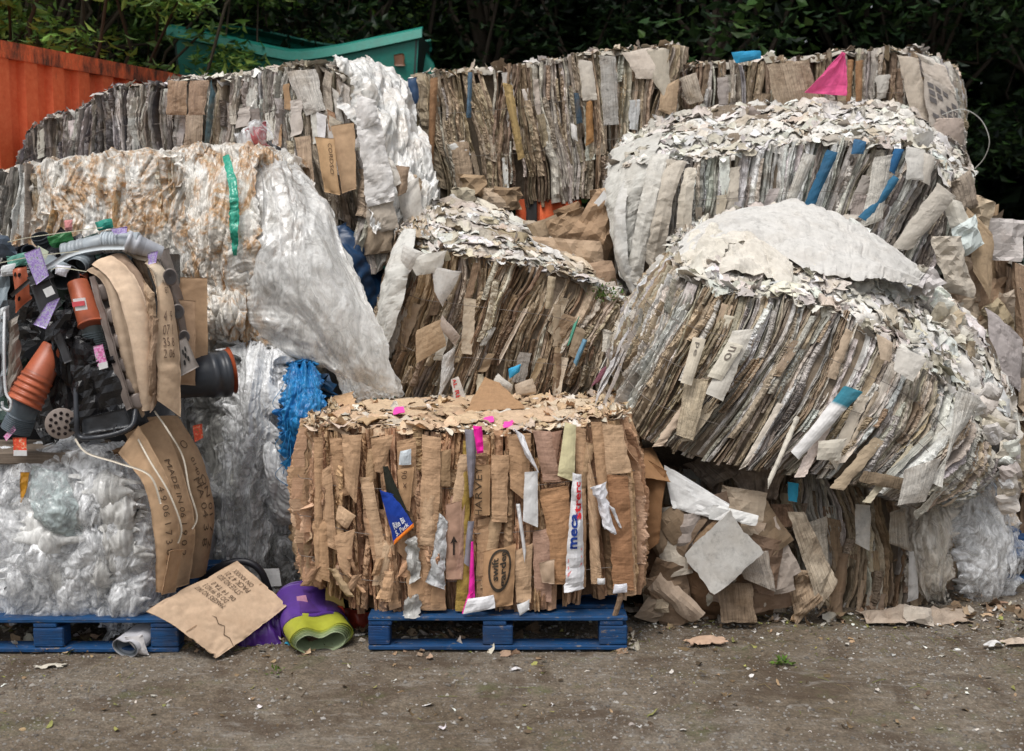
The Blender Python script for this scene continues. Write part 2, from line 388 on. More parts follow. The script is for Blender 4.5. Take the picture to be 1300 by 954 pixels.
def jitcol(c, rnd, a=0.12):
    k = 1 + rnd.uniform(-a, a); return np.clip(np.array(c) * k * (1 + rnd.uniform(-0.04, 0.04, 3)), 0.01, 0.9)
# ================================================================ bales
def frame_of(top, bot, bulge=0.05):
    T, Bo = spline(top), spline(bot)
    us = np.linspace(0, 1, 200); mid = 0.5 * (T(us) + Bo(us))
    L = np.concatenate([[0], np.cumsum(np.linalg.norm(np.diff(mid, axis=0), axis=1))])
    def P0(u, w):
        u = np.asarray(u, float); w = np.asarray(w, float)
        a = T(u); b = Bo(u); return a + (b - a) * w[..., None]
    def fr(u, w):
        e = 0.01; u = np.asarray(u, float) + 0 * np.asarray(w, float); w = np.asarray(w, float) + 0 * u
        p = P0(u, w)
        du = unit(P0(np.clip(u + e, 0, 1), w) - P0(np.clip(u - e, 0, 1), w)); dw = unit(P0(u, w + e) - P0(u, w - e))
        n = unit(np.cross(dw, du))
        p = p + n * (bulge * np.sin(np.pi * np.clip(w, 0, 1)) ** 0.8)[..., None]
        return p, du, dw, n
    fr.len = L[-1]
    fr.u_of = lambda s: np.interp(s, L, us)
    return fr

def bale_front(root, fr, rnd, pal, mat, wid=(0.012, 0.04), amp=0.02, lean=0.0, part='packed_sheet', mass='packed_layers', nw=26, ragged=0.03, wr=(0.0, 1.0), flat_p=0.2, depthj=0.02, gap=0.03, keep=70, prob_short=0.25, over=0.55, wave=1.0, bow=0.0, tiltk=1.0, sm_=False):
    seed = int(rnd.integers(1e6))
    L = fr.len; s = 0.0; items = []
    while s < L:
        wd = rnd.uniform(*wid) * (2.2 if rnd.random() < flat_p * 0.5 else 1)
        items.append((s, min(s + wd, L), 0)); s += wd * (1 + rnd.uniform(-0.15, gap))
    for k in range(int(len(items) * over)):
        wd = rnd.uniform(wid[0], wid[1] * 1.5); a = rnd.uniform(0, L - wd); items.append((a, a + wd, 1))
    # bundles: neighbouring layers were pressed in together and share their tilt, sag and depth
    edges_ = [0.0]
    while edges_[-1] < L: edges_.append(edges_[-1] + rnd.uniform(0.05, 0.22))
    bun = [(rnd.normal() * 0.022 * tiltk, rnd.normal() * 0.022, rnd.uniform(-0.02, 0.02), int(rnd.integers(1e5))) for _ in edges_]
    order = sorted(range(len(items)), key=lambda i: items[i][0] - items[i][1])
    top = set(order[:keep]); massmb = MB(); col0 = pal[0]; ci = 0
    for k, (s0, s1, ov) in enumerate(items):
        if rnd.random() < 0.32: ci = int(rnd.integers(len(pal)))
        col = jitcol(pal[ci], rnd, 0.18)
        n = nw; w0 = wr[0] + rnd.uniform(-ragged, ragged); w1 = wr[1] + rnd.uniform(-ragged, ragged * 0.7)
        if rnd.random() < prob_short:
            if rnd.random() < 0.5: w0 += rnd.uniform(0.05, 0.5)
            else: w1 -= rnd.uniform(0.05, 0.5)
        tl = 0.0
        if ov:
            h_ = rnd.uniform(0.12, 0.6); w0 = wr[0] + rnd.uniform(-0.03, max(0.05, wr[1] - wr[0] - h_)); w1 = w0 + h_; tl = rnd.normal() * 0.06
        w = np.linspace(w0, w1, n); sm = (s0 + s1) / 2; hw = (s1 - s0) / 2 * rnd.uniform(1.0, 1.25)
        lat = tl * (w - w0) + bow * np.sin(np.pi * np.clip(w, 0, 1)) + amp * 2.4 * wave * fbm(sm * 4.5, w * 2.0, 0.0, seed, 3) + amp * 0.35 * fbm(k * 3.7, w * 7, 0, seed + 5, 2) + lean * (w - 0.5)
        dep = depthj * (rnd.uniform(-1, 0.75) + 0.55 * ov) + 0.036 * fbm(sm * 9, w * 3, 0, seed + 9, 3) + 0.008 * fbm(k * 2.1, w * 16, 0, seed + 11, 2)
        kind = rnd.random(); ns = 7
        x = np.array([-1.0, -0.96, -0.6, 0.0, 0.6, 0.96, 1.0])
        if kind < flat_p: o = np.array([-0.05, 0, 0.004, 0.006, 0.004, 0, -0.05]) + x * rnd.uniform(-0.012, 0.012)
        elif kind < flat_p + 0.45: o = np.array([-0.07, -0.5 * hw, 0.3 * hw, 0.7 * hw, 0.3 * hw, -0.5 * hw, -0.07])
        elif kind < flat_p + 0.65: o = np.array([-0.07, 0.3 * hw, 0.2 * hw, -0.9 * hw, 0.2 * hw, 0.4 * hw, -0.07])
        else: o = np.array([-0.07, -0.9 * hw, -0.3 * hw, 0.0, 0.5 * hw, 0.5 * hw, -0.07])
        taper = 1 - 0.55 * np.clip((w - w0) / 0.06, 0, 1) ** 0 * rnd.uniform(0, 0.6) * np.abs(fbm(k * 5.3, w * 3, 0, seed + 3, 2))
        U = fr.u_of(np.clip(sm + lat, 0.0, L)); p, du, dw, nn = fr(U, w)
        over = np.clip(sm + lat, None, 0) + np.clip(sm + lat - L, 0, None)
        bt, bs, bo, bsd = bun[max(0, int(np.searchsorted(edges_, sm)) - 1)]
        lat = lat + bt * (w - 0.5) + bs * np.sin(np.pi * w * 1.3 + bsd % 7) * wave; dep = dep + bo + 0.02 * np.sin(np.pi * w + bsd % 5)
        if rnd.random() < 0.35:
            wk = rnd.uniform(0.1, 0.95); dep = dep + rnd.uniform(-0.022, 0.03) * np.clip(1 - np.abs(w - wk) / rnd.uniform(0.03, 0.09), 0, 1)
        U = fr.u_of(np.clip(sm + lat, 0.0, L)); p, du, dw, nn = fr(U, w); over = np.clip(sm + lat, None, 0) + np.clip(sm + lat - L, 0, None)
        cr = 0.006 * rnd.uniform(-1, 1, (n, ns)) * min(1.0, hw / 0.012) + 0.009 * vn(x[None] * 1.5 + k * 9.1, w[:, None] * 34, 0, seed + 21)
        P = p[:, None] + du[:, None] * (x[None, :, None] * hw * taper[:, None, None] + over[:, None, None] * 0.3) + nn[:, None] * (o[None, :] + dep[:, None] + cr)[..., None]
        # top end folds back over the edge
        uvs = np.stack(np.broadcast_arrays(s0 + (x * 0.5 + 0.5)[None] * (s1 - s0) + k * 0.37, (w * 0.8 + k * 0.113)[:, None]), -1)
        cj = 1 + 0.35 * fbm(k * 4.7, w * 5, 0, seed + 31, 3) - 0.22 * (w > rnd.uniform(0.2, 2.0)); cc = np.repeat(np.clip(col[None] * cj[:, None], 0.01, 0.85), ns, 0)
        if k in top:
            mb = MB(); mb.add(P.reshape(-1, 3), gridf(n, ns), cc, uvs); mb.build(part, mat, root, smooth=sm_)
        else: massmb.add(P.reshape(-1, 3), gridf(n, ns), cc, uvs)
    if massmb.n: massmb.build(mass, mat, root, kind='stuff', smooth=sm_)

def wires(root, fr, ws, rnd, r=0.0016, out=0.03):
    for w_ in ws:
        u = np.linspace(0.02, 0.98, 70); p, du, dw, nn = fr(u, np.full(70, w_) + 0.012 * fbm(u * 5, w_ * 9, 0, 3, 2))
        mb = MB(); tube(mb, p + nn * (out + 0.006 * fbm(u * 30, w_, 0, 4, 2))[:, None], r, (0.2, 0.17, 0.15), 6); mb.build('binding_wire', M['wire'], root)
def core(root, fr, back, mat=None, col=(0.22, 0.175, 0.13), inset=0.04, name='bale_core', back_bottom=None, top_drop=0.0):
    """the compressed inside: closed body from the front face to the back edge"""
    n = 40; us = np.linspace(0.01, 0.99, n); B = spline(back)
    pt, _, dw, nn = fr(us, np.full(n, 0.015)); pm, _, _, nm = fr(us, np.full(n, 0.5)); pb, _, _, nb = fr(us, np.full(n, 0.985))
    bt = B(us); h = pb - pt
    bb = bt + h * 0.95
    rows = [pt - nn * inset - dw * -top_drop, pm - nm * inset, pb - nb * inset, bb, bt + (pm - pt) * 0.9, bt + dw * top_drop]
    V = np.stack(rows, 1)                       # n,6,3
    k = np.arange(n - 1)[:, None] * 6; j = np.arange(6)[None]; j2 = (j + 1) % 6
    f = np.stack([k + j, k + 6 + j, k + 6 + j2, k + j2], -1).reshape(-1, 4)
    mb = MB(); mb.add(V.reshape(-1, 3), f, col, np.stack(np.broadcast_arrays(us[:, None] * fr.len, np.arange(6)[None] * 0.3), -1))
    mb.f.append(np.array([list(range(6))])); mb.f.append(np.array([list(range(6))[::-1]]) + (n - 1) * 6)
    return mb.build(name, mat or M['core'], root, smooth=False)

def flake(mb, c, n, rnd, size, col, tilt=0.6, aspect=(0.25, 1.0), curl=0.22):
    """one torn scrap: a small curled ragged sheet, 4x4 grid"""
    t = unit(n + tilt * rnd.normal(size=3)); a = unit(np.cross(t, rnd.normal(size=3))); b = np.cross(t, a)
    g = np.linspace(-1, 1, 5); X, Y = np.meshgrid(g, g, indexing='ij')
    X = X + rnd.uniform(-0.24, 0.24, X.shape) - 0.25 * X * Y * Y * rnd.random(); Y = Y + rnd.uniform(-0.24, 0.24, X.shape) - 0.25 * Y * X * X * rnd.random()
    asp = rnd.uniform(*aspect); k1, k2 = rnd.normal(size=2) * curl; cx = rnd.uniform(-0.6, 0.6)
    Z = k1 * X * X + k2 * X * Y + rnd.uniform(-0.07, 0.07, X.shape) + rnd.normal() * 0.35 * np.abs(X - cx)
    P = c + size * (X[..., None] * a + asp * Y[..., None] * b + Z[..., None] * t)
    mb.add(P.reshape(-1, 3), gridf(5, 5), col, np.stack([X * size + rnd.uniform(0, 9), Y * size + rnd.uniform(0, 9)], -1))

def bale_top(root, fr, back, rnd, pal, n, mat, size=(0.015, 0.05), base=(0.4, 0.37, 0.32), bump=0.03, name='torn_scraps', fringe=0.3, tilt=0.38, ext=0.0, front_in=0.0, lift=0.002, mats=None):
    B = spline(back); seed = int(rnd.integers(1e6)); nu, nv = 150, 60
    def S(u, v):
        p, du, dw, nn = fr(u, np.zeros_like(u) + 0.0); q = B(u)
        x = p + (q - p) * v[..., None]; return x, unit(np.cross(q - p, -du) * 1.0)
    U, V = np.meshgrid(np.linspace(0, 1, nu), np.linspace(-0.0, 1, nv), indexing='ij')
    P, N = S(U, V); s = np.sign(N[..., 2:3] + 1e-9); N = N * s
    Lu = fr.len
    h = bump * fbm(U * Lu * 9, V * 9, 0, seed, 4) + bump * 0.8 * (worley(U * Lu * 18, V * 14, seed)[2] - 0.5) - bump * 0.9 * (V < 0.02)
    mb = MB(); cc = np.array(base) * (0.75 + 0.5 * worley(U * Lu * 18, V * 14, seed)[2])[..., None]
    mb.add((P + N * h[..., None]).reshape(-1, 3), gridf(nu, nv), cc.reshape(-1, 3), np.stack([U * Lu, V], -1)); mb.build('top_surface', mat, root)
    Dv = np.linalg.norm(B(np.array([.5]))[0] - fr(np.array([.5]), np.array([0.]))[0])
    def hgt(U, V): return bump * fbm(U * Lu * 9, V * 9, 0, seed, 4) + bump * 0.8 * (worley(U * Lu * 18, V * 14, seed)[2] - 0.5) * 0.5
    # trodden-flat sheets that follow the surface
    mb = MB()
    n = int(n * 0.62)
    for k in range(int(mats if mats is not None else n * 0.5)):
        sz = 0.02 + 0.085 * rnd.random() ** 1.6; asp = rnd.uniform(0.3, 1.0); a = rnd.uniform(0, 6.28); g = np.linspace(-1, 1, 7); X, Y = np.meshgrid(g, g, indexing='ij')
        sd = int(rnd.integers(1e5)); X = X * (1 + 0.5 * fbm(Y * 1.7, 0.3, 0, sd, 3)); Y = Y * (1 + 0.5 * fbm(X * 1.7, 0.9, 0, sd + 1, 3))
        x = sz * (X * math.cos(a) - asp * Y * math.sin(a)); y = sz * (X * math.sin(a) + asp * Y * math.cos(a))
        U = np.clip(rnd.random() + x / Lu, 0, 1); V = np.clip(rnd.uniform(-0.02, 1.0) + y / Dv, -0.03, 1.05); P, N = S(U, V); N = N * np.sign(N[..., 2:3] + 1e-9)
        cz = 0.35 * sz * (np.abs(vn(X * 1.3, Y * 1.3, 0, sd)) - 0.3) + 0.25 * sz * np.abs(X) ** 3 * rnd.normal() * 0.6
        P = P + N * (hgt(U, V) + rnd.uniform(0.002, 0.018) + cz)[..., None]
        solid_grid(mb, P, 0.0012, jitcol(pal[int(rnd.integers(len(pal)))], rnd, 0.2), np.stack([X * sz + k, Y * sz], -1))
    if mb.n: mb.build('trodden_sheets', mat, root, kind='stuff')
    mb = MB()
    for k in range(n):
        u = rnd.random(); v = rnd.random() ** 1.2 * (1 + ext) if rnd.random() > fringe else rnd.normal() * 0.03
        v = max(v, -0.05) + front_in
        p, nn = S(np.array([u]), np.array([v])); nn = nn[0] * np.sign(nn[0][2] + 1e-9)
        hh = float(hgt(np.array(u), np.array(v)))
        flake(mb, p[0] + nn * (hh + lift + rnd.uniform(-0.004, 0.014)), nn, rnd, size[0] * 0.6 + (size[1] * 1.2 - size[0] * 0.6) * rnd.random() ** 2.8 * (1.8 if rnd.random() < 0.1 else 1) * 0.85, jitcol(pal[int(rnd.integers(len(pal)))], rnd, 0.28), tilt)
    if n: mb.build(name, mat, root, smooth=True, kind='stuff')

def quadsheet(c, bulge=0.0, amp=0.006, fr_=6.0, seed=0, rag=0.04, curl=0.0, folds=0.0, foldn=3.0):
    """surface through four corners (tl, tr, br, bl) or two polylines (left, right); S(s across 0..1, t down 0..1)"""
    if len(c) == 4 and np.ndim(c[0]) == 1:
        A = spline([c[0], c[3]]); B = spline([c[1], c[2]])
    else: A, B = spline(c[0]), spline(c[1])
    m = np.linspace(0, 1, 5); ww = np.linalg.norm(A(m) - B(m), axis=1).mean(); hh = np.linalg.norm(np.diff(A(np.linspace(0, 1, 20)), axis=0), axis=1).sum()
    def S(s, t, extra=0.0):
        s = np.asarray(s, float); t = np.asarray(t, float)
        es = np.abs(2 * s - 1) ** 3; et = np.abs(2 * t - 1) ** 3
        s2 = s + np.sign(s - 0.5) * es * rag * (0.9 * fbm(t * 3 * max(hh, .1) / max(ww, .05), s * 2, 0, seed + 1, 2) - 0.9 * np.clip(np.abs(vn(t * hh * 34, 0.2, 0, seed + 14)) - 0.35, 0, 1) + 0.16 * min(1.0, 0.08 / ww) * vn(t * hh * 170, 0.5, 0, seed + 6))
        t2 = t + np.sign(t - 0.5) * et * rag * (0.9 * fbm(s * 3, t * 2, 0, seed + 2, 2) - 0.9 * np.clip(np.abs(vn(s * ww * 34, 0.2, 0, seed + 15)) - 0.35, 0, 1) + 0.16 * min(1.0, 0.08 / hh) * vn(s * ww * 170, 0.5, 0, seed + 9)) * ww / max(hh, 1e-3)
        a = A(t2); b = B(t2); p = a + (b - a) * s2[..., None]
        e = 0.02; da = A(t2 + e) - A(t2 - e); n = unit(np.cross(unit((A(np.clip(t2 + e, 0, 1)) + B(np.clip(t2 + e, 0, 1))) - (A(np.clip(t2 - e, 0, 1)) + B(np.clip(t2 - e, 0, 1)))), unit(b - a)))
        fl = np.sign(((CAM - p) * n).sum(-1, keepdims=True)); n = n * fl.mean() if abs(fl.mean()) > 0.2 else n * fl
        n = unit(n)
        d = bulge * 4 * s * (1 - s) * (0.4 + 0.6 * np.sin(np.pi * np.clip(t, 0, 1))) + curl * (t - 0.5) ** 2 * 4
        X_, Y_ = s * ww, t * hh; wx_ = X_ + 0.03 * vn(X_ * 9, Y_ * 9, 0, seed + 3); wy_ = Y_ + 0.03 * vn(X_ * 9, Y_ * 9, 4, seed + 5)
        c1 = np.abs(vn(wx_ * 9 + wy_ * 4, wy_ * 9 - wx_ * 5, 0, seed)) - 0.4; c2 = np.abs(vn(wx_ * 21 - wy_ * 8, wy_ * 21 + wx_ * 9, 1, seed + 7)) - 0.4; c3 = np.abs(vn(wx_ * 47, wy_ * 47, 2, seed + 8)) - 0.4
        d = d + amp * fr_ / 6 * (1.5 * c1 + 0.75 * c2 + 0.3 * c3)
        if folds: d = d + folds * ridged(s * foldn, t * 0.7 + s * 0.5, seed + 4, 2)
        return p + n * (d + extra)[..., None] if np.ndim(d + extra) else p + n * (d + extra)
    S.w, S.h = ww, hh
    return S
def put_sheet(root, name, c, col, mat='card', th=0.003, res=0.012, label=None, parent=None, smooth=None, **kw):
    if smooth is None: smooth = mat not in ('dirtysheet', 'brownpaper', 'paper', 'card', 'cardpiece', 'sheet')
    if not smooth: res = max(res, 0.015)
    S = quadsheet(c, **kw); nu = int(min(90, max(6, S.w / res))); nv = int(min(120, max(6, S.h / res)))
    s, t = np.meshgrid(np.linspace(0, 1, nu), np.linspace(0, 1, nv), indexing='ij'); P = S(s, t)
    mb = MB(); cc = np.asarray(col, float)
    if cc.ndim > 1:     # bands down the sheet: rows of (t_end, r, g, b)
        idx = np.searchsorted(cc[:, 0], t.reshape(-1) * 0.9999); cc = cc[np.minimum(idx, len(cc) - 1), 1:]
    solid_grid(mb, P, th, cc, np.stack([s * S.w + (kw.get('seed', 0) % 13) * 0.7, t * S.h], -1))
    o = mb.build(name, M[mat] if isinstance(mat, str) else mat, parent or root, label=label, smooth=smooth)
    if parent is not None: OFF[o.name] = OFF[root.name]
    o_S[o.name] = S
    return o, S
o_S = {}
def px_quad(pts, Y):
    """four picture corners (tl, tr, br, bl), each with its own distance Y or one for all"""
    return [W(p[0], p[1], p[2] if len(p) > 2 else Y) for p in pts]
def wline(pts, Y=None): return [W(p[0], p[1], p[2] if len(p) > 2 else Y) for p in pts]

def text_on(S, parent, root, txt, s0, t0, s1, t1, rot=0, col=(0.04, 0.035, 0.03), off=0.005, name='printed_text', bold=0.0):
    cu = bpy.data.curves.new('t', 'FONT'); cu.body = txt; cu.size = 1; cu.offset = bold; cu.resolution_u = 2; cu.space_line = 0.9
    o = bpy.data.objects.new('t', cu); COL.objects.link(o); bpy.context.view_layer.update()
    me = bpy.data.meshes.new_from_object(o.evaluated_get(bpy.context.evaluated_depsgraph_get()))
    bpy.data.objects.remove(o)
    v = np.array([x.co[:2] for x in me.vertices]); lo, hi = v.min(0), v.max(0); v = (v - lo) / np.maximum(hi - lo, 1e-6)
    v[:, 1] = 1 - v[:, 1]
    a, b = v[:, 0], v[:, 1]
    if rot == 90: a, b = v[:, 1], 1 - v[:, 0]        # reads upwards
    if rot == -90: a, b = 1 - v[:, 1], v[:, 0]
    P = S(s0 + (s1 - s0) * a, t0 + (t1 - t0) * b, off)
    mb = MB(); mb.add(P, np.zeros((0, 3), int), col)
    mb.f = [np.array([list(p.vertices)]) for p in me.polygons]
    q = mb.build(name, M['ink'], parent, smooth=False); OFF[q.name] = OFF[root.name]
    return q
def shape_on(S, parent, root, polys, col, name='printed_mark', off=0.005, mat='ink'):
    """flat printed shapes given in (s,t), each a list of points"""
    mb = MB()
    for pl in polys:
        a = np.array(pl, float); P = S(a[:, 0], a[:, 1], off); mb.add(P, np.array([list(range(len(a)))]), col)
    q = mb.build(name, M[mat], parent, smooth=False); OFF[q.name] = OFF[root.name]; return q
def ring(cx, cy, rx, ry, th, n=40):
    out = []
    for k in range(n):
        a0, a1 = 2 * np.pi * k / n, 2 * np.pi * (k + 1) / n
        out.append([(cx + rx * math.cos(a0), cy + ry * math.sin(a0)), (cx + rx * math.cos(a1), cy + ry * math.sin(a1)),
                    (cx + rx * (1 - th) * math.cos(a1), cy + ry * (1 - th) * math.sin(a1)), (cx + rx * (1 - th) * math.cos(a0), cy + ry * (1 - th) * math.sin(a0))])
    return out

def random_sheets(root, fr, rnd, n, pal, mat, wr=(0.03, 0.11), hr=(0.06, 0.3), off=(0.012, 0.035), name='loose_sheet', ur=(0.0, 1.0), vr=(0.0, 0.95), lean=0.15, bul=0.01, amp=0.008):
    """loose pieces standing proud of a packed face"""
    for k in range(n):
        s = rnd.uniform(*ur) * fr.len; w0 = rnd.uniform(*vr); ww = rnd.uniform(*wr); hh = rnd.uniform(*hr)
        u = fr.u_of(s); p, du, dw, nn = (q[0] for q in fr(np.array([float(u)]), np.array([w0])))
        dw2 = unit(dw + du * rnd.uniform(-lean, lean)); du2 = unit(du + dw * rnd.uniform(-0.1, 0.1))
        o1, o2 = rnd.uniform(*off), rnd.uniform(*off)
        c = p + nn * o1; sk = rnd.uniform(0.6, 1.15)
        q = [c - du2 * ww / 2, c + du2 * ww / 2, c + du2 * ww / 2 * sk + dw2 * hh + nn * (o2 - o1), c - du2 * ww / 2 * sk + dw2 * hh * rnd.uniform(0.85, 1.1) + nn * (o2 - o1)]
        put_sheet(root, name, q, jitcol(pal[int(rnd.integers(len(pal)))], rnd, 0.15), {'paper': ('dirtysheet', 'paper')[k % 2], 'brownpaper': ('cardpiece', 'dirtysheet', 'brownpaper')[k % 3]}.get(mat, mat), th=0.002, res=0.014, bulge=rnd.uniform(-bul, bul), amp=amp, seed=int(rnd.integers(1e5)), rag=0.12)

def film_patch(root, name, A, B, mat, rnd, nu=220, nv=260, folds=0.03, crum=0.03, pill=0.0, fx=9, fy=2.2, px=8, py=3, fine=0.006, col=(1, 1, 1), bulge=0.0, rag=0.0, label=None, colnoise=0.15, shift=0.0, parent=None):
    S0a, S0b = spline(A), spline(B); seed = int(rnd.integers(1e6))
    t, s = np.meshgrid(np.linspace(0, 1, nv), np.linspace(0, 1, nu), indexing='ij')   # s across A->B
    a, b = S0a(t), S0b(t)
    ww = np.linalg.norm(a - b, axis=-1).mean(); hh = np.linalg.norm(np.diff(a[:, 0], axis=0), axis=-1).sum()
    s2 = s.copy(); t2 = t.copy()
    if rag:
        s2 = s + np.sign(s - 0.5) * np.abs(2 * s - 1) ** 6 * rag * fbm(t * 14, 0.3, 0, seed + 1, 4) / ww
        t2 = np.clip(t + np.sign(t - 0.5) * np.abs(2 * t - 1) ** 6 * rag * fbm(s * 14, 0.7, 0, seed + 2, 4) / hh, -0.1, 1.1)
        a, b = S0a(np.clip(t2, 0, 1)), S0b(np.clip(t2, 0, 1))
        a = a + (np.clip(t2 - 1, 0, 1) + np.clip(t2, -1, 0))[..., None] * (S0a(1.0) - S0a(0.0)); b = b + (np.clip(t2 - 1, 0, 1) + np.clip(t2, -1, 0))[..., None] * (S0b(1.0) - S0b(0.0))
    P = a + (b - a) * s2[..., None]
    N = unit(np.cross(np.gradient(P, axis=0), np.gradient(P, axis=1))); N = N * np.sign(((CAM - P) * N).sum(-1).mean())
    X, Z = s * ww, t * hh
    wx = X + 0.10 * fbm(X * 4, Z * 2, 0, seed + 3, 3); wz = Z + 0.10 * fbm(X * 4, Z * 2, 5, seed + 4, 3)
    d = bulge * 4 * s * (1 - s) * np.sin(np.pi * t) + folds * ridged(wx * fx, wz * fy, seed + 5, 3) + crum * fbm(wx * 7, wz * 5, 0, seed + 6, 4)
    if pill:
        f1, f2, idv = worley(wx * px, wz * py, seed + 8); d = d + pill * (np.sqrt(np.clip(f2 - f1, 0, 1)) - 0.4) + pill * 0.6 * (idv - 0.5)
    if fine:
        g1, g2, iv = worley(wx * 42, wz * 26, seed + 9); d = d + fine * (g2 - g1) * 1.2 + fine * ridged(wx * 40, wz * 16, seed + 10, 2)
    P = P + N * d[..., None]
    c = np.array(col) * (1 + colnoise * fbm(wx * 8, wz * 4, 0, seed + 12, 3))[..., None]
    mb = MB(); mb.add(P.reshape(-1, 3), gridf(nv, nu), c.reshape(-1, 3), np.stack([X, Z], -1))
    o = mb.build(name, M[mat], parent or root, label=label)
    return o
def film_tufts(root, name, S, rnd, n, mat, size=(0.03, 0.08), col=(1, 1, 1), off=(0.0, 0.05), tilt=0.9):
    """S(s,t)->point,normal: many small torn, curling pieces of film"""
    mb = MB()
    for k in range(n):
        p, nn = S(rnd.random(), rnd.random()); t = unit(nn + tilt * rnd.normal(size=3)); a = unit(np.cross(t, rnd.normal(size=3) + np.array([0, 0, 1.5]))); b = np.cross(t, a)
        g = np.linspace(-1, 1, 8); X, Y = np.meshgrid(g, g, indexing='ij'); sz = rnd.uniform(*size); asp = rnd.uniform(0.3, 0.8); sd = int(rnd.integers(1e5))
        X2 = X * (1 + 0.4 * fbm(Y * 2, 0, 0, sd)); Y2 = Y * (1 + 0.4 * fbm(X * 2, 1, 0, sd))
        Z = 0.55 * fbm(X * 1.6, Y * 1.6, 0, sd, 3) + 0.4 * rnd.normal() * X * X
        P = p + nn * rnd.uniform(*off) + sz * (X2[..., None] * b * asp + Y2[..., None] * a + Z[..., None] * t)
        mb.add(P.reshape(-1, 3), gridf(8, 8), np.array(col) * rnd.uniform(0.75, 1.1))
    return mb.build(name, M[mat], root, kind='stuff')
def tape(root, name, pts, wd, col, mat='sheet', parent=None, flat=None):
    """narrow strap along a polyline"""
    f = spline(pts); n = 12 * len(pts); t = np.linspace(0, 1, n); P = f(t); T = unit(np.gradient(P, axis=0)); N = unit(CAM - P); B = unit(np.cross(T, N))
    g = np.stack([P - B * wd / 2, P + B * wd / 2], 1); mb = MB(); solid_grid(mb, g, 0.0015, col, np.stack(np.broadcast_arrays(np.array([0, wd])[None], (t * 0.5)[:, None]), -1))
    o = mb.build(name, M[mat], parent or root); return o
# ================================================================ ground
def ground_z(x, y):
    return 0.012 * fbm(x * 1.1, y * 1.1, 0, 5, 3) + 0.011 * fbm(x * 9, y * 9, 0, 6, 5) + 0.012 * np.clip(fbm(x * 2.2, y * 2.2, 0, 15, 2), 0, 1) * ridged(x * 7, y * 14, 16, 3)
mb = MB(); nx, ny = 420, 260
gx, gy = np.meshgrid(np.linspace(-5, 5, nx), np.linspace(3.6, 8.5, ny), indexing='ij')
ed = np.minimum(np.minimum((gx + 5), (5 - gx)), np.minimum(gy - 3.6, 8.5 - gy)); fade = np.clip(ed / 0.3, 0, 1)
gz = ground_z(gx, gy) * fade
mb.add(np.stack([gx, gy, gz], -1).reshape(-1, 3), gridf(nx, ny), (1, 1, 1))
X0 = [-150, -5, 5, 150]; Y0 = [-60, 3.6, 8.5, 200]
for i in range(3):
    for j in range(3):
        if i == 1 and j == 1: continue
        mb.add([[X0[i], Y0[j], 0], [X0[i + 1], Y0[j], 0], [X0[i + 1], Y0[j + 1], 0], [X0[i], Y0[j + 1], 0]], [[0, 1, 2, 3]])
def ground_mat():
    m, t, new, link = nodes('gravel_ground')
    geo = new('ShaderNodeNewGeometry'); pos = geo.outputs['Position']
    n1 = tex(new, link, pos, 1.3, detail=6, rough=0.65); n2 = tex(new, link, pos, 28, detail=6, rough=0.75); v = tex(new, link, pos, 75, 'vorof1'); n3 = tex(new, link, pos, 2.6, detail=8, rough=0.7, dist=0.6)
    c = ramp(new, link, n1, [(0.35, (0.15, 0.115, 0.078)), (0.5, (0.215, 0.175, 0.13)), (0.68, (0.27, 0.235, 0.19))])
    c = mixc(new, link, 0.9, c, ramp(new, link, n2, [(0.3, 0.45), (0.7, 1.35)]), 'MULTIPLY')
    c = mixc(new, link, 0.5, c, ramp(new, link, v, [(0.1, 1.25), (0.6, 0.55)]), 'MULTIPLY')
    c = mixc(new, link, ramp(new, link, n3, [(0.48, 0.0), (0.60, 0.85)]), c, (0.085, 0.06, 0.04))
    g = tex(new, link, pos, 3.3, detail=5, rough=0.7); c = mixc(new, link, ramp(new, link, g, [(0.56, 0.0), (0.7, 0.55)]), c, (0.10, 0.115, 0.045))
    g2 = tex(new, link, pos, 8.0, detail=6, rough=0.8, vec=(0.5, 1.6, 1)); c = mixc(new, link, ramp(new, link, g2, [(0.54, 0.0), (0.66, 0.6)]), c, (0.30, 0.28, 0.25))
    b1 = new('ShaderNodeBump'); setv(b1, 'Strength', 0.9); setv(b1, 'Distance', 0.012); link(n2, b1.inputs['Height'])
    b2 = new('ShaderNodeBump'); setv(b2, 'Strength', 0.7); setv(b2, 'Distance', 0.006); b2.invert = True; link(v, b2.inputs['Height']); link(b1.outputs[0], b2.inputs['Normal'])
    p = new('ShaderNodeBsdfPrincipled'); link(c, p.inputs['Base Color']); setv(p, 'Roughness', 0.8); setv(p, 'Specular IOR Level', 0.3); link(b2.outputs[0], p.inputs['Normal'])
    o = new('ShaderNodeOutputMaterial'); link(p.outputs[0], o.inputs[0]); return m
mb.build('ground', ground_mat(), kind='structure')
rnd = np.random.default_rng(3)
# gravel
mb = MB(); n = 45000
px = rnd.uniform(-3.2, 3.4, n); py = rnd.uniform(4.0, 6.6, n); keep = fbm(px * 1.5, py * 1.5, 0, 44, 3) + rnd.uniform(-0.5, 0.5, n) > -0.1
px, py = px[keep], py[keep]; n = len(px); r = rnd.gamma(1.8, 0.0016, n) + 0.0016; r = np.minimum(r, 0.022)
o6 = np.array([[1, 0, 0], [0, 1, 0], [-1, 0, 0], [0, -1, 0], [0, 0, 0.7], [0, 0, -0.7]], float)
V = o6[None] * r[:, None, None] * rnd.uniform(0.6, 1.3, (n, 6, 1)); a = rnd.uniform(0, 6.28, n); c_, s_ = np.cos(a)[:, None], np.sin(a)[:, None]
V = np.stack([V[..., 0] * c_ - V[..., 1] * s_, V[..., 0] * s_ + V[..., 1] * c_, V[..., 2]], -1) + np.stack([px, py, ground_z(px, py) + r * 0.15], -1)[:, None]
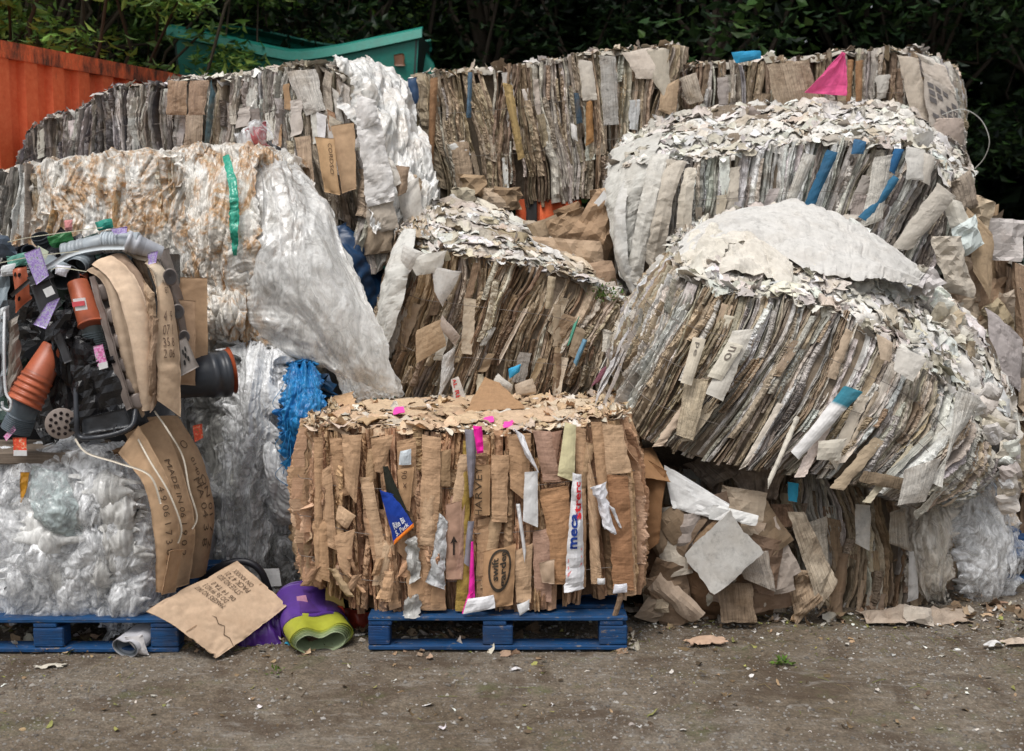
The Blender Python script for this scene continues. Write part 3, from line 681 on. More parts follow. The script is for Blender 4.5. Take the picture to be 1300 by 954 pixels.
f8 = np.array([[0, 1, 4], [1, 2, 4], [2, 3, 4], [3, 0, 4], [1, 0, 5], [2, 1, 5], [3, 2, 5], [0, 3, 5]])
cc = np.array([[0.22, 0.2, 0.18], [0.3, 0.28, 0.25], [0.14, 0.125, 0.11], [0.2, 0.15, 0.11], [0.38, 0.36, 0.33]])[rnd.integers(0, 5, n)] * rnd.uniform(0.6, 1.1, (n, 1))
mb.add(V.reshape(-1, 3), (f8[None] + np.arange(n)[:, None, None] * 6).reshape(-1, 3), np.repeat(cc, 6, 0))
mb.build('gravel', simple_mat('stone', rough=0.85, bump=0.2, dirt=0.4), smooth=False, kind='stuff')
# litter of small scraps, twigs and leaves
mb = MB()
for k in range(1300):
    x = rnd.uniform(-2.9, 3.2); y = rnd.uniform(4.3, 6.2)
    if rnd.random() < 0.5: y = 5.35 + abs(rnd.normal()) * 0.15 - 0.2 * rnd.random() + (0.25 if x > 0.6 else 0)
    c = [(0.5, 0.47, 0.42), (0.35, 0.24, 0.14), (0.16, 0.11, 0.06), (0.25, 0.25, 0.08), (0.7, 0.69, 0.66), (0.1, 0.07, 0.045)][int(rnd.integers(6))]
    flake(mb, np.array([x, y, ground_z(x, y) + 0.006]), np.array([0, 0, 1.0]), rnd, rnd.uniform(0.004, 0.016) * (2 if rnd.random() < 0.06 else 1), jitcol(c, rnd, 0.3), 0.25, (0.15, 0.9), 0.25)
for k in range(420):
    x = rnd.uniform(0.5, 3.3) if k % 3 else rnd.uniform(-2.6, 0.6); y = (5.75 if x > 0.6 else 5.32) + rnd.normal() * 0.1
    flake(mb, np.array([x, y, ground_z(x, y) + 0.01]), np.array([0, 0, 1.0]), rnd, rnd.uniform(0.01, 0.04), jitcol([(0.5, 0.45, 0.38), (0.3, 0.2, 0.13), (0.2, 0.14, 0.09), (0.42, 0.3, 0.2)][int(rnd.integers(4))], rnd, 0.3), 0.4, (0.2, 1.0), 0.3)
mb.build('ground_litter', M['flake'], smooth=False, kind='stuff')
mb = MB()
for k in range(420):
    x = rnd.uniform(-2.9, 3.2); y = rnd.uniform(4.4, 5.9) if rnd.random() < 0.5 else 5.3 + 0.1 * rnd.normal(); a = rnd.uniform(0, 3.14); l = rnd.uniform(0.02, 0.09)
    z = ground_z(x, y) + 0.006; d = np.array([math.cos(a), math.sin(a), 0]) * l
    tube(mb, [np.array([x, y, z]) - d / 2, np.array([x, y, z + rnd.uniform(0.0, 0.012)]) + rnd.normal(size=3) * 0.004, np.array([x, y, z]) + d / 2], rnd.uniform(0.0006, 0.0016), [(0.3, 0.24, 0.12), (0.12, 0.08, 0.05), (0.22, 0.24, 0.07)][int(rnd.integers(3))], 4)
mb.build('straw_and_twigs', M['wood'], smooth=False, kind='stuff')

# ================================================================ trees
def leaves(mb, P, size, rnd, cols, aspect=0.42, droop=0.5):
    """P (n,3) leaf positions: each leaf is a folded pointed blade of 6 vertices"""
    n = len(P); d = rnd.normal(size=(n, 3)); d[:, 2] = d[:, 2] * 0.45 - droop; d = unit(d); u = unit(np.cross(d, rnd.normal(size=(n, 3)) * 0.5 + np.array([0, 0, 1.0]))); nn = np.cross(d, u)
    L = size * rnd.uniform(0.6, 1.3, n)[:, None]; Wd = L * aspect
    v = np.stack([P, P + d * L * .45 + u * Wd * .5 + nn * Wd * .22, P + d * L * .5, P + d * L * .45 - u * Wd * .5 + nn * Wd * .22, P + d * L - nn * L * 0.08], 1)
    f = np.array([[0, 1, 2], [0, 2, 3], [2, 1, 4], [3, 2, 4]])
    c = np.array(cols)[rnd.integers(0, len(cols), n)] * rnd.uniform(0.65, 1.35, (n, 1))
    mb.add(v.reshape(-1, 3), (f[None] + np.arange(n)[:, None, None] * 5).reshape(-1, 3), np.repeat(c, 5, 0))
def limb_pts(p0, p1, rnd, wob=0.12, n=6):
    t = np.linspace(0, 1, n)[:, None]; L = np.linalg.norm(np.array(p1) - p0); q = np.array(p0) + (np.array(p1) - p0) * t + rnd.normal(size=(n, 3)) * wob * L * 0.3 * np.sin(np.pi * t); return q
def tree(x, y, h, r, rnd, label, nleaf, size, cols, zlow=0.15, trunk_r=0.16, clumps=60, group=None, bark=(0.06, 0.05, 0.04), aspect=0.5, squash=0.8, droop=0.3, cut=None, cs=1.0):
    csk = cs
    t = thing('leafy_tree', (x, y, 0), label, 'tree', group)
    mt = MB(); top = np.array([x + rnd.uniform(-.3, .3), y, h * 0.75]); P = limb_pts([x, y, -0.1], top, rnd, 0.1, 8)
    tube(mt, P, np.linspace(trunk_r, trunk_r * 0.3, 8), bark, 8)
    cl = []; ml = MB()
    for k in range(clumps):
        zc = h * (zlow + (1 - zlow) * rnd.random()); a = rnd.uniform(0, 6.28); prof = math.sqrt(max(0.05, math.sin(math.pi * min(1, max(0.0, (zc / h - zlow) / (1 - zlow) * 0.85 + 0.12)))))
        rr = r * prof * rnd.random() ** 0.45
        c = np.array([x + rr * math.cos(a), y + rr * math.sin(a), zc]); cl.append(c)
        i = int(np.clip(zc / h * 6, 0, 7)); base = P[max(0, i - 1)]
        if k % 2 == 0: tube(mt, limb_pts(base, c, rnd, 0.3, 5), np.linspace(trunk_r * 0.28, 0.012, 5), bark, 5)
    cl = np.array(cl); per = nleaf // clumps; cs = rnd.uniform(0.25, 0.6, len(cl)) * r * 0.6 * csk
    for c, s in zip(cl, cs):
        q = rnd.normal(size=(per, 3)); q = unit(q) * (rnd.random((per, 1)) ** 0.5) * s * np.array([1.15, 1.15, squash])
        q = q + c
        if cut is not None: q = q[cut(q)]
        leaves(ml, q, size, rnd, cols, aspect, droop)
    mt.build('trunk', M['bark'], t); ml.build('crown', M['leaf'], t, smooth=False)
    return t
rnd = np.random.default_rng(11)
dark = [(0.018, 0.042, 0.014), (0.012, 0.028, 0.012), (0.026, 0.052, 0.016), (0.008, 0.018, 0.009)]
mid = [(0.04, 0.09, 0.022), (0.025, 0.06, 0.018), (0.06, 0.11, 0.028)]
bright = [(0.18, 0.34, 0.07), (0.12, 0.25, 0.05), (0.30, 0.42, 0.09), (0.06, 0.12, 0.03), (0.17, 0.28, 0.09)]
G_BG = 'dark trees standing behind the scrap yard'
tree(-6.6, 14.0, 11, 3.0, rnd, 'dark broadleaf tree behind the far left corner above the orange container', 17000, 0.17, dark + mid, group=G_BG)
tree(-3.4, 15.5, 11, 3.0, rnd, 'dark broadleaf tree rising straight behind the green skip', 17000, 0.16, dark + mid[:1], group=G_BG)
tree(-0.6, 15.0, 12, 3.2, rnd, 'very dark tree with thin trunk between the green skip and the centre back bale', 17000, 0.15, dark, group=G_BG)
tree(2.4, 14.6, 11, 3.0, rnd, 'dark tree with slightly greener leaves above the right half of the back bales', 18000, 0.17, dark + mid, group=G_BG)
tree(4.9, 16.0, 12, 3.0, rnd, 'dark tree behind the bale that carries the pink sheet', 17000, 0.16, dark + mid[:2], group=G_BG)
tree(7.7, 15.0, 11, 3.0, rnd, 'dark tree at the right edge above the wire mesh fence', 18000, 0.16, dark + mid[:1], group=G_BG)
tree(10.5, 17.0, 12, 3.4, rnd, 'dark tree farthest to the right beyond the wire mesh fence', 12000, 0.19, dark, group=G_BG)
# a bushy tree reaching over the container, top left
tree(-4.3, 11.2, 7.6, 2.2, rnd, 'bright green bushy tree hanging over the top of the orange container', 24000, 0.125, bright, zlow=0.38, trunk_r=0.09, clumps=240, bark=(0.09, 0.075, 0.055), aspect=0.36, squash=0.35, droop=0.3, cs=0.62)
tree(-2.7, 15.0, 7.2, 1.9, rnd, 'light green sapling with drooping sprays above the green skip', 10000, 0.125, bright, zlow=0.58, trunk_r=0.05, clumps=110, bark=(0.09, 0.075, 0.055), aspect=0.36, squash=0.35, droop=0.3, cs=0.62)
# the wood behind: far-off mass
mb = MB(); n = 90000
q = np.stack([rnd.uniform(-22, 24, n), rnd.uniform(18.5, 25, n), rnd.random(n) * 12], -1)
q = q[fbm(q[:, 0] * 0.8, q[:, 2] * 0.8, q[:, 1] * 0.5, 8, 3) > -0.42]
leaves(mb, q, 0.55, rnd, dark, 0.6, 0.2); 
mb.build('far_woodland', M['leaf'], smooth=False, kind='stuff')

# ================================================================ container
def container():
    P0 = W(-14, 56, 8.35); P1 = W(242, 101, 10.3); P0[2] = P1[2] = zt = 3.31
    base = np.array([P0[0], P0[1], 0]); t = thing('shipping_container', (0.5 * (P0[0] + P1[0]), 0.5 * (P0[1] + P1[1]), 0), 'orange red corrugated steel container with rusty top rail behind the left bales', 'container')
    d = P1 - P0; d[2] = 0; L = np.linalg.norm(d); e = d / L; nrm = np.array([e[1], -e[0], 0]);  nrm = nrm if nrm @ (CAM - P0) > 0 else -nrm
    P0 = P0 - e * 2.0; L += 2.0
    org = (0.62, 0.085, 0.03)
    pitch = 0.26; xs = []; dp = []; x = 0.0
    while x < L:
        for dx, dd in ((0.0, 0), (0.085, 0), (0.115, -0.055), (0.2, -0.055), (0.23, 0)):
            if x + dx < L: xs.append(x + dx); dp.append(dd)
        x += pitch
    xs = np.array(xs); dp = np.array(dp); zs = np.linspace(0.15, zt - 0.12, 12)
    V = P0[None, None] * np.array([1, 1, 0]) + e * xs[:, None, None] + nrm * (dp[:, None, None]) + np.array([0, 0, 1.0]) * zs[None, :, None]
    mb = MB(); mb.add(V.reshape(-1, 3), gridf(len(xs), len(zs)), org, np.stack(np.broadcast_arrays(xs[:, None], zs[None]), -1)); mt = rust_mat(False); mb.build('corrugated_wall', mt, t, smooth=False)
    def beam(a0, a1, n0, n1, z0, z1, name, mat):
        mb = MB(); q = []
        for z in (z0, z1):
            for (aa, nn_) in ((a0, n0), (a1, n0), (a1, n1), (a0, n1)): q.append(P0 * np.array([1, 1, 0]) + e * aa + nrm * nn_ + np.array([0, 0, z]))
        mb.add(q, [[0, 3, 2, 1], [4, 5, 6, 7], [0, 1, 5, 4], [1, 2, 6, 5], [2, 3, 7, 6], [3, 0, 4, 7]], org); return mb.build(name, mat, t, smooth=False)
    rm = rust_mat(True)
    beam(-0.002, L, -0.05, 0.012, zt - 0.12, zt, 'top_rail', rm); beam(-0.002, L, -0.05, 0.012, 0.02, 0.15, 'bottom_rail', rm)
    beam(L - 0.0, L + 0.11, -0.12, 0.016, 0.0, zt + 0.004, 'corner_post', rm)
    beam(0.0, L, -2.4, -0.055, zt - 0.06, zt - 0.03, 'roof', rm); beam(0.0, 0.1, -2.4, -0.056, 0.0, zt - 0.07, 'end_wall', mt); beam(L - 0.1, L - 0.002, -2.4, -0.056, 0.0, zt - 0.07, 'door_end', mt)
def rust_mat(heavy):
    m, t, new, link = nodes('orange_steel' + ('_rusty' if heavy else ''))
    geo = new('ShaderNodeNewGeometry'); pos = geo.outputs['Position']
    n1 = tex(new, link, pos, 7.0, detail=8, rough=0.75, vec=(1, 1, 0.35)); n2 = tex(new, link, pos, 25, detail=6, rough=0.7)
    c = ramp(new, link, n2, [(0.3, (0.72, 0.10, 0.026)), (0.7, (0.85, 0.18, 0.065))])
    k = ((0.40, 0.0), (0.58, 1.0)) if heavy else ((0.6, 0.0), (0.75, 0.8))
    c = mixc(new, link, ramp(new, link, n1, list(k)), c, (0.075, 0.028, 0.016))
    b = new('ShaderNodeBump'); setv(b, 'Strength', 0.4); setv(b, 'Distance', 0.01); link(n1, b.inputs['Height'])
    p = new('ShaderNodeBsdfPrincipled'); link(c, p.inputs['Base Color']); setv(p, 'Roughness', 0.6); link(b.outputs[0], p.inputs['Normal'])
    o = new('ShaderNodeOutputMaterial'); link(p.outputs[0], o.inputs[0]); return m
container()

# ================================================================ green skip (sagging rim)
def skip():
    Y = 11.6; t = thing('waste_skip', W(380, 66, Y) * np.array([1, 1, 0]), 'teal green skip with a sagging rim behind the paper bales', 'skip')
    rimf = spline(wline([(212, 36), (255, 45), (300, 54), (345, 64), (376, 68), (420, 63), (475, 52), (536, 39)], Y))
    rimb = spline(wline([(250, 50), (278, 42), (310, 42), (350, 49), (416, 63), (470, 66), (520, 62), (548, 58)], Y + 1.9))
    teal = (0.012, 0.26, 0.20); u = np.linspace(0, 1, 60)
    # rim lips
    for fn, nm, s in ((rimf, 'front_rim', 1), (rimb, 'back_rim', -1)):
        A = fn(u); mb = MB(); sh = A + np.array([0, 0.15 * s, 0.045]); lp = A + np.array([0, -0.02, -0.075])
        g = np.stack([lp, A, sh], 1); solid_grid(mb, g, 0.02, teal, None); mb.build(nm, M['greenplastic'], t, smooth=False)
    def wall(fn, nm, inn, zb, u0, u1, dy):
        A = fn(np.linspace(u0, u1, 40)); mb = MB(); rows = []
        for k in np.linspace(0, 1, 14):
            B = A.copy(); B[:, 2] = A[:, 2] * (1 - k) + zb * k; cx = A[:, 0].mean(); B[:, 0] = cx + (A[:, 0] - cx) * (1 - inn * k); B[:, 1] += dy * k + 0.025 * math.sin(k * 9) ** 8
            rows.append(B)
        g = np.stack(rows, 1); solid_grid(mb, g, 0.03, tuple(np.array(teal) * 0.8), None); mb.build(nm, M['greenplastic'], t, smooth=False)  # walls darker than the rim: shade under its overhang is put into the colour
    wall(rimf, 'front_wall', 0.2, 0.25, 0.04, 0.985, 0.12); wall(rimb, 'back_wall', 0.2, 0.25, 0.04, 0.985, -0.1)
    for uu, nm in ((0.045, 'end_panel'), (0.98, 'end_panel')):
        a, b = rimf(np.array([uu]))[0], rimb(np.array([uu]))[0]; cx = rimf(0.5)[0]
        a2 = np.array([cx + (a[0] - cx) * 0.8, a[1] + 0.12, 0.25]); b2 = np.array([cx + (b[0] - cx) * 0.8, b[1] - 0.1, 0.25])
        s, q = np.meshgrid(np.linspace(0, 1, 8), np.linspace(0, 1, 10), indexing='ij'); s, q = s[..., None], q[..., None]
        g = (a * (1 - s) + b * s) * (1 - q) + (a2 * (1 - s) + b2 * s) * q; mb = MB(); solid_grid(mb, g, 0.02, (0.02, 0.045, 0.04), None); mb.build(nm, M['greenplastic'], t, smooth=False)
    put_sheet(t, 'rust_panel', px_quad([(499, 70), (512, 67), (514, 84), (501, 84)], Y - 0.02), (0.2, 0.09, 0.045), 'greenplastic', res=0.05, amp=0.005, rag=0.15)
    put_sheet(t, 'end_flap', px_quad([(541, 66), (551, 80), (553, 98), (536, 96)], Y + 0.3), teal, 'greenplastic', res=0.05, amp=0.005, rag=0.05)
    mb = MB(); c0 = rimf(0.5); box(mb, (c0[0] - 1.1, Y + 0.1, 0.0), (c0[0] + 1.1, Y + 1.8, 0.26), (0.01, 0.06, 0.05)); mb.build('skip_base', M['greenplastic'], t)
skip()

# ================================================================ orange block in the gap between the back bales
t = thing('orange_steel_box', W(695, 285, 8.2), 'orange steel box just visible in the dark gap under the centre back bale', 'box')
a = W(655, 253, 8.0); b = W(738, 288, 8.0)
mb = MB(); box(mb, (a[0], 8.02, 1.93), (b[0], 8.7, a[2]), (0.8, 0.13, 0.04)); mb.build('box_body', rust_mat(False), t)
mb = MB(); a2 = W(684, 256, 7.99); box(mb, (a2[0], 7.985, 1.95), (b[0] - 0.01, 8.015, a[2] - 0.01), (0.8, 0.13, 0.04)); mb.build('box_rim', rust_mat(False), t)
mb = MB(); a3 = W(668, 256, 7.99); box(mb, (a3[0], 7.97, 1.9), (a2[0] - 0.012, 8.018, a[2] + 0.0), (0.03, 0.03, 0.03)); mb.build('black_strap', M['plastic'], t)

# ================================================================ wire mesh fence, right edge
p0 = W(1268, 293, 11.0); t = thing('mesh_fence', (p0[0] + 1.5, 11.0, 0), 'pale green wire mesh fence panel at the right edge before the dark trees', 'fence')
mb = MB(); zt = p0[2]
for x in np.arange(p0[0], p0[0] + 3.0, 0.062): tube(mb, [(x, 11.0, 0.02), (x, 11.0, zt)], 0.004, (0.28, 0.38, 0.34), 5)
for z in np.arange(0.1, zt + 0.01, 0.062): tube(mb, [(p0[0], 10.992, z), (p0[0] + 3.0, 10.992, z)], 0.004, (0.28, 0.38, 0.34), 5)
mb.build('wire_mesh', M['wire'], t)
for x in (p0[0], p0[0] + 3.0):
    mb = MB(); box(mb, (x - 0.03, 11.01, -0.1), (x + 0.03, 11.07, zt + 0.03), (0.14, 0.2, 0.18)); mb.build('post', M['wire'], t)

# ================================================================ pallets
def make_pallet(name, label, col, mat, loc, wx=1.2, wy=1.0):
    t = thing(name, loc, label, 'pallet', 'pallets under the bales'); rr = np.random.default_rng(5); o = np.array(loc)
    def B(part, lo, hi):
        mb = MB(); box(mb, o + lo, o + hi, jitcol(col, rr, 0.12), rnd=rr); mb.build(part, mat, t, smooth=False)
    for k in range(3):
        y = [0, wy / 2 - 0.05, wy - 0.1][k]; x0 = -wx / 2
        B('bottom_board', (x0, y, 0.012), (x0 + wx, y + 0.1, 0.034))
        for j in range(3):
            bx = x0 + [0, wx / 2 - 0.07, wx - 0.13][j]; B('block', (bx, y + 0.002, 0.036), (bx + [0.1, 0.14, 0.13][j], y + 0.098, 0.128))
    for j in range(3):
        bx = -wx / 2 + [0, wx / 2 - 0.07, wx - 0.13][j]; B('stringer_board', (bx + 0.002, 0.002, 0.13), (bx + 0.11, wy - 0.002, 0.15))
    for k in range(6):
        y0 = k * (wy - 0.12) / 5; B('deck_board', (-wx / 2, y0, 0.152), (wx / 2, y0 + 0.12, 0.172))
    return t
def copy_thing(src, loc, label, rotz=0.0, group=None):
    c = src.copy(); COL.objects.link(c); c.location = tuple(loc); c.rotation_euler[2] = rotz; c['label'] = label; OFF[c.name] = np.array(loc, float)
    if group: c['group'] = group
    for ch in src.children:
        d = ch.copy(); COL.objects.link(d); d.parent = c
    return c
g = G(632, 829)
pal0 = make_pallet('blue_pallet', 'blue painted wooden pallet under the brown cardboard bale in the middle', (0.007, 0.062, 0.18), M['paint'], (g[0], g[1], 0.0))
gl = G(62, 832)
copy_thing(pal0, (gl[0], gl[1], 0.0), 'blue painted wooden pallet under the clear plastic film bale at the left front')
gr = W(1185, 770, 6.35); copy_thing(pal0, (gr[0] + 0.62 - 0.55, 6.25, 0.0), 'blue pallet mostly hidden behind the hanging film at the right', 0.0)
gm = W(352, 700, 6.5); copy_thing(pal0, (gm[0] - 0.45, 6.75, 0.0), 'blue pallet in the shadow behind the loose cardboard sheet', 0.0)
# ================================================================ paper bales at the back
gry = [(0.52, 0.49, 0.45), (0.34, 0.31, 0.28), (0.62, 0.60, 0.57), (0.42, 0.37, 0.30), (0.24, 0.22, 0.20), (0.48, 0.44, 0.38)]
gryd = [(0.36, 0.33, 0.32), (0.20, 0.185, 0.18), (0.48, 0.45, 0.43), (0.28, 0.25, 0.23), (0.6, 0.58, 0.56), (0.15, 0.14, 0.15)]
warm = [(0.52, 0.44, 0.34), (0.42, 0.33, 0.235), (0.58, 0.52, 0.44), (0.32, 0.24, 0.17), (0.62, 0.58, 0.52), (0.47, 0.37, 0.26)]
brn = [(0.43, 0.31, 0.2), (0.35, 0.25, 0.16), (0.48, 0.38, 0.27), (0.55, 0.47, 0.37), (0.25, 0.17, 0.11), (0.4, 0.3, 0.2)]
crd = [(0.53, 0.335, 0.20), (0.48, 0.30, 0.18), (0.57, 0.37, 0.225), (0.42, 0.26, 0.155), (0.52, 0.34, 0.205), (0.56, 0.385, 0.25), (0.34, 0.20, 0.12)]
wht = [(0.70, 0.69, 0.66), (0.60, 0.57, 0.52), (0.74, 0.73, 0.71), (0.52, 0.48, 0.42), (0.66, 0.62, 0.55)]
whtw = [(0.66, 0.63, 0.57), (0.56, 0.50, 0.41), (0.70, 0.69, 0.66), (0.46, 0.38, 0.28), (0.62, 0.57, 0.48), (0.36, 0.29, 0.2)]
GRP = 'scrap bales stacked in the yard'
def base_of(top): p = np.array(top).mean(0); return (p[0], p[1] + 0.3, 0.0)

# A1: grey newspaper bale, far left
rnd = np.random.default_rng(21)
top = wline([(37, 210, 8.3), (39, 172, 7.95), (62, 150, 7.9), (100, 143, 7.85), (138, 116, 7.8), (180, 109, 7.75), (222, 106, 7.7)])
bot = wline([(37, 290, 8.3), (38, 282, 8.0), (62, 282, 7.9), (100, 282, 7.85), (138, 282, 7.8), (180, 280, 7.75), (222, 280, 7.7)])
bak = wline([(60, 165, 9.0), (62, 160, 9.0), (75, 158, 9.0), (110, 150, 9.0), (145, 128, 9.0), (185, 122, 9.0), (225, 120, 9.0)])
t = thing('newspaper_bale', base_of(top), 'grey newspaper bale with rounded top against the orange container at far left', 'bale', GRP)
fr = frame_of(top, bot, 0.03); core(t, fr, bak); bale_front(t, fr, rnd, gryd, M['paper'], (0.007, 0.026), 0.02, nw=30)
wires(t, fr, (0.3, 0.62), rnd)
bale_top(t, fr, bak, rnd, gryd + wht[:1], 160, M['flake'], (0.015, 0.04), fringe=0.6)
random_sheets(t, fr, rnd, 9, gry + wht, 'paper', (0.03, 0.07), (0.06, 0.2), vr=(0.0, 0.1))

# A2: pale newspaper bale beside it, its end under white film
rnd = np.random.default_rng(22)
top = wline([(214, 106, 7.7), (262, 103, 7.6), (300, 98, 7.5), (345, 90, 7.4), (385, 83, 7.3), (412, 86, 7.25), (440, 104, 7.2)])
bot = wline([(214, 262, 7.7), (255, 262, 7.5), (300, 268, 7.4), (345, 270, 7.3), (390, 278, 7.2), (428, 292, 7.15), (470, 306, 7.15)])
bak = wline([(240, 100, 8.9), (285, 98, 8.8), (320, 94, 8.7), (362, 90, 8.6), (410, 86, 8.5), (440, 88, 8.5), (468, 92, 8.4)])
t = thing('newspaper_bale', base_of(top), 'pale newspaper bale with white film spilling down its right end, left of centre back', 'bale', GRP)
fr = frame_of(top, bot, 0.03); core(t, fr, bak); bale_front(t, fr, rnd, gry + wht[:2] + warm[:1], M['paper'], (0.008, 0.03), 0.025, nw=30)
wires(t, fr, (0.3, 0.62), rnd)
bale_top(t, fr, bak, rnd, gry + wht, 200, M['flake'], (0.015, 0.045), fringe=0.7)
random_sheets(t, fr, rnd, 20, gry + wht + crd[:2], 'paper', (0.04, 0.1), (0.1, 0.35), vr=(0.0, 0.4))
for q, c in (([(214, 102), (238, 103), (236, 147), (211, 146)], (0.42, 0.29, 0.2)), ([(240, 103), (265, 102), (260, 146), (238, 148)], (0.4, 0.28, 0.2)), ([(236, 146), (258, 144), (256, 186), (233, 190)], (0.42, 0.33, 0.25)),
             ([(268, 100), (274, 120), (266, 182), (259, 182)], (0.06, 0.11, 0.13)), ([(362, 90), (402, 88), (414, 140), (388, 148)], (0.66, 0.63, 0.58))):
    put_sheet(t, 'cardboard_flap', px_quad([(a, b, 7.55 - (a - 214) * 0.0018) for a, b in q], 0), c, 'paper', seed=int(rnd.integers(999)), rag=0.06, bulge=0.02)
o, S = put_sheet(t, 'cardboard_strip', px_quad([(400, 174, 7.02), (424, 176, 6.98), (432, 248, 6.94), (412, 244, 7.0)], 0), (0.55, 0.36, 0.2), 'cardflat', seed=5, rag=0.02, bulge=0.01)
text_on(S, o, t, 'CORDSO', 0.66, 0.14, 0.86, 0.62, -90, (0.12, 0.08, 0.05))
put_sheet(t, 'cardboard_strip', px_quad([(420, 160, 7.0), (450, 156, 6.96), (452, 240, 6.92), (434, 246, 6.96)], 0), (0.46, 0.31, 0.19), 'cardflat', seed=6, rag=0.03, bulge=0.02)
put_sheet(t, 'cardboard_strip', px_quad([(374, 175, 7.1), (394, 173, 7.08), (400, 245, 7.0), (384, 240, 7.05)], 0), (0.47, 0.35, 0.25), 'paper', seed=7, rag=0.05, bulge=0.02)
# the end face: film on top, big white sheets hanging
film_patch(t, 'film_covering', wline([(412, 86, 7.35), (430, 108, 7.2), (442, 160, 7.1), (455, 240, 7.0), (470, 300, 6.95)]), wline([(462, 80, 8.3), (512, 104, 8.1), (526, 160, 7.8), (545, 225, 7.5), (552, 262, 7.3)]), 'filmsoft', rnd, 150, 170, folds=0.05, crum=0.07, pill=0.05, px=7, py=4, bulge=0.06, rag=0.08, fine=0.008)
mbE = MB()
v = [W(440, 104, 7.25), W(520, 110, 8.2), W(548, 262, 7.5), W(470, 318, 7.1)]
mbE.add(v, [[0, 3, 2, 1]], (0.2, 0.15, 0.1)); mbE.build('bale_end', M['core'], t)
frE = frame_of(wline([(446, 190, 7.05), (480, 200, 7.1), (515, 215, 7.2), (540, 235, 7.3)]), wline([(440, 335, 6.95), (470, 345, 6.95), (490, 338, 7.0), (510, 322, 7.1)]), 0.03)
bale_front(t, frE, rnd, gry + warm + wht[:1], M['paper'], (0.02, 0.06), 0.03, flat_p=0.5, keep=30)
for q, c, Y in (([(450, 135), (482, 150), (504, 254), (466, 264)], (0.74, 0.72, 0.70), 6.92), ([(452, 120), (478, 128), (482, 156), (458, 166)], (0.76, 0.74, 0.72), 6.9), ([(482, 190), (500, 205), (512, 232), (496, 240)], (0.7, 0.66, 0.6), 6.96),
                ([(500, 210), (520, 212), (516, 245), (505, 250)], (0.33, 0.24, 0.17), 6.98), ([(462, 262), (500, 255), (508, 290), (470, 300)], (0.5, 0.44, 0.37), 6.95), ([(455, 290), (500, 270), (498, 320), (462, 325)], (0.42, 0.33, 0.24), 6.97),
                ([(505, 240), (530, 225), (540, 290), (515, 300)], (0.66, 0.63, 0.58), 7.05)):
    put_sheet(t, 'paper_sheet', px_quad(q, Y), c, 'dirtysheet', seed=int(rnd.integers(999)), rag=0.08, bulge=0.03, amp=0.012)

# B: warm brown bale, centre back
rnd = np.random.default_rng(23)
top = wline([(522, 130, 8.8), (524, 100, 8.05), (570, 92, 7.95), (640, 86, 7.95), (700, 77, 7.95), (760, 68, 7.95), (820, 62, 7.95), (858, 60, 8.0), (862, 75, 8.7)])
bot = wline([(545, 250, 8.7), (552, 246, 8.05), (592, 262, 7.95), (662, 262, 7.95), (725, 255, 7.95), (770, 248, 7.95), (800, 242, 7.95), (838, 238, 8.0), (860, 238, 8.7)])
bak = [p + np.array([0, 1.0, 0.02]) for p in np.array(wline([(522, 92, 8.3), (524, 92, 8.3), (570, 84, 8.3), (640, 76, 8.3), (700, 72, 8.3), (760, 64, 8.3), (820, 58, 8.3), (858, 56, 8.3), (862, 56, 8.3)]))]
t = thing('cardboard_bale', base_of(top), 'brown waste paper bale with slanting layers, highest in the centre back above the dark gap', 'bale', GRP)
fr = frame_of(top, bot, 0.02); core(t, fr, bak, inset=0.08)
bale_front(t, fr, rnd, warm + brn[2:4] + [(0.5, 0.42, 0.32)], M['brownpaper'], (0.007, 0.03), 0.022, ragged=0.03, flat_p=0.25, keep=95, nw=34, over=0.8)
wires(t, fr, (0.3, 0.62), rnd)
bale_top(t, fr, bak, rnd, warm + wht, 260, M['flake'], (0.015, 0.05), fringe=0.75)
random_sheets(t, fr, rnd, 26, warm + wht[:2] + gry[:2], 'brownpaper', (0.03, 0.1), (0.08, 0.4), vr=(0.0, 0.7))
for q, c, mt in (([(527, 98), (560, 98), (556, 240), (546, 238)], (0.40, 0.29, 0.2), 'brownpaper'), ([(517, 100), (531, 98), (533, 130), (520, 136)], (0.02, 0.06, 0.14), 'plastic'),
                 ([(546, 100), (556, 98), (550, 215), (543, 220)], (0.3, 0.17, 0.09), 'card'), ([(594, 92), (600, 92), (598, 150), (592, 150)], (0.10, 0.17, 0.24), 'paper'),
                 ([(728, 118), (735, 118), (740, 156), (732, 158)], (0.06, 0.10, 0.14), 'paper'), ([(744, 130), (752, 126), (754, 180), (744, 186)], (0.38, 0.2, 0.08), 'card'),
                 ([(734, 76), (752, 78), (758, 128), (740, 128)], (0.6, 0.55, 0.48), 'dirtysheet'), ([(760, 70), (782, 72), (786, 158), (766, 160)], (0.45, 0.43, 0.40), 'paper'),
                 ([(790, 66), (830, 60), (846, 102), (806, 100)], (0.66, 0.58, 0.5), 'dirtysheet'), ([(815, 64), (850, 60), (852, 140), (826, 100)], (0.5, 0.45, 0.37), 'dirtysheet'), ([(838, 112), (862, 100), (858, 150), (836, 140)], (0.45, 0.33, 0.22), 'card'),
                 ([(638, 105), (650, 108), (666, 200), (658, 204)], (0.48, 0.34, 0.15), 'brownpaper'), ([(570, 180), (594, 180), (606, 264), (584, 264)], (0.45, 0.34, 0.24), 'brownpaper'),
                 ([(568, 184), (590, 178), (600, 198), (574, 196)], (0.66, 0.65, 0.62), 'dirtysheet'), ([(724, 156), (732, 160), (734, 180), (726, 176)], (0.75, 0.73, 0.7), 'sheet')):
    put_sheet(t, 'loose_sheet', px_quad(q, 7.88 if q[0][0] > 530 else 7.95), c, mt, seed=int(rnd.integers(999)), rag=0.08, bulge=0.02)
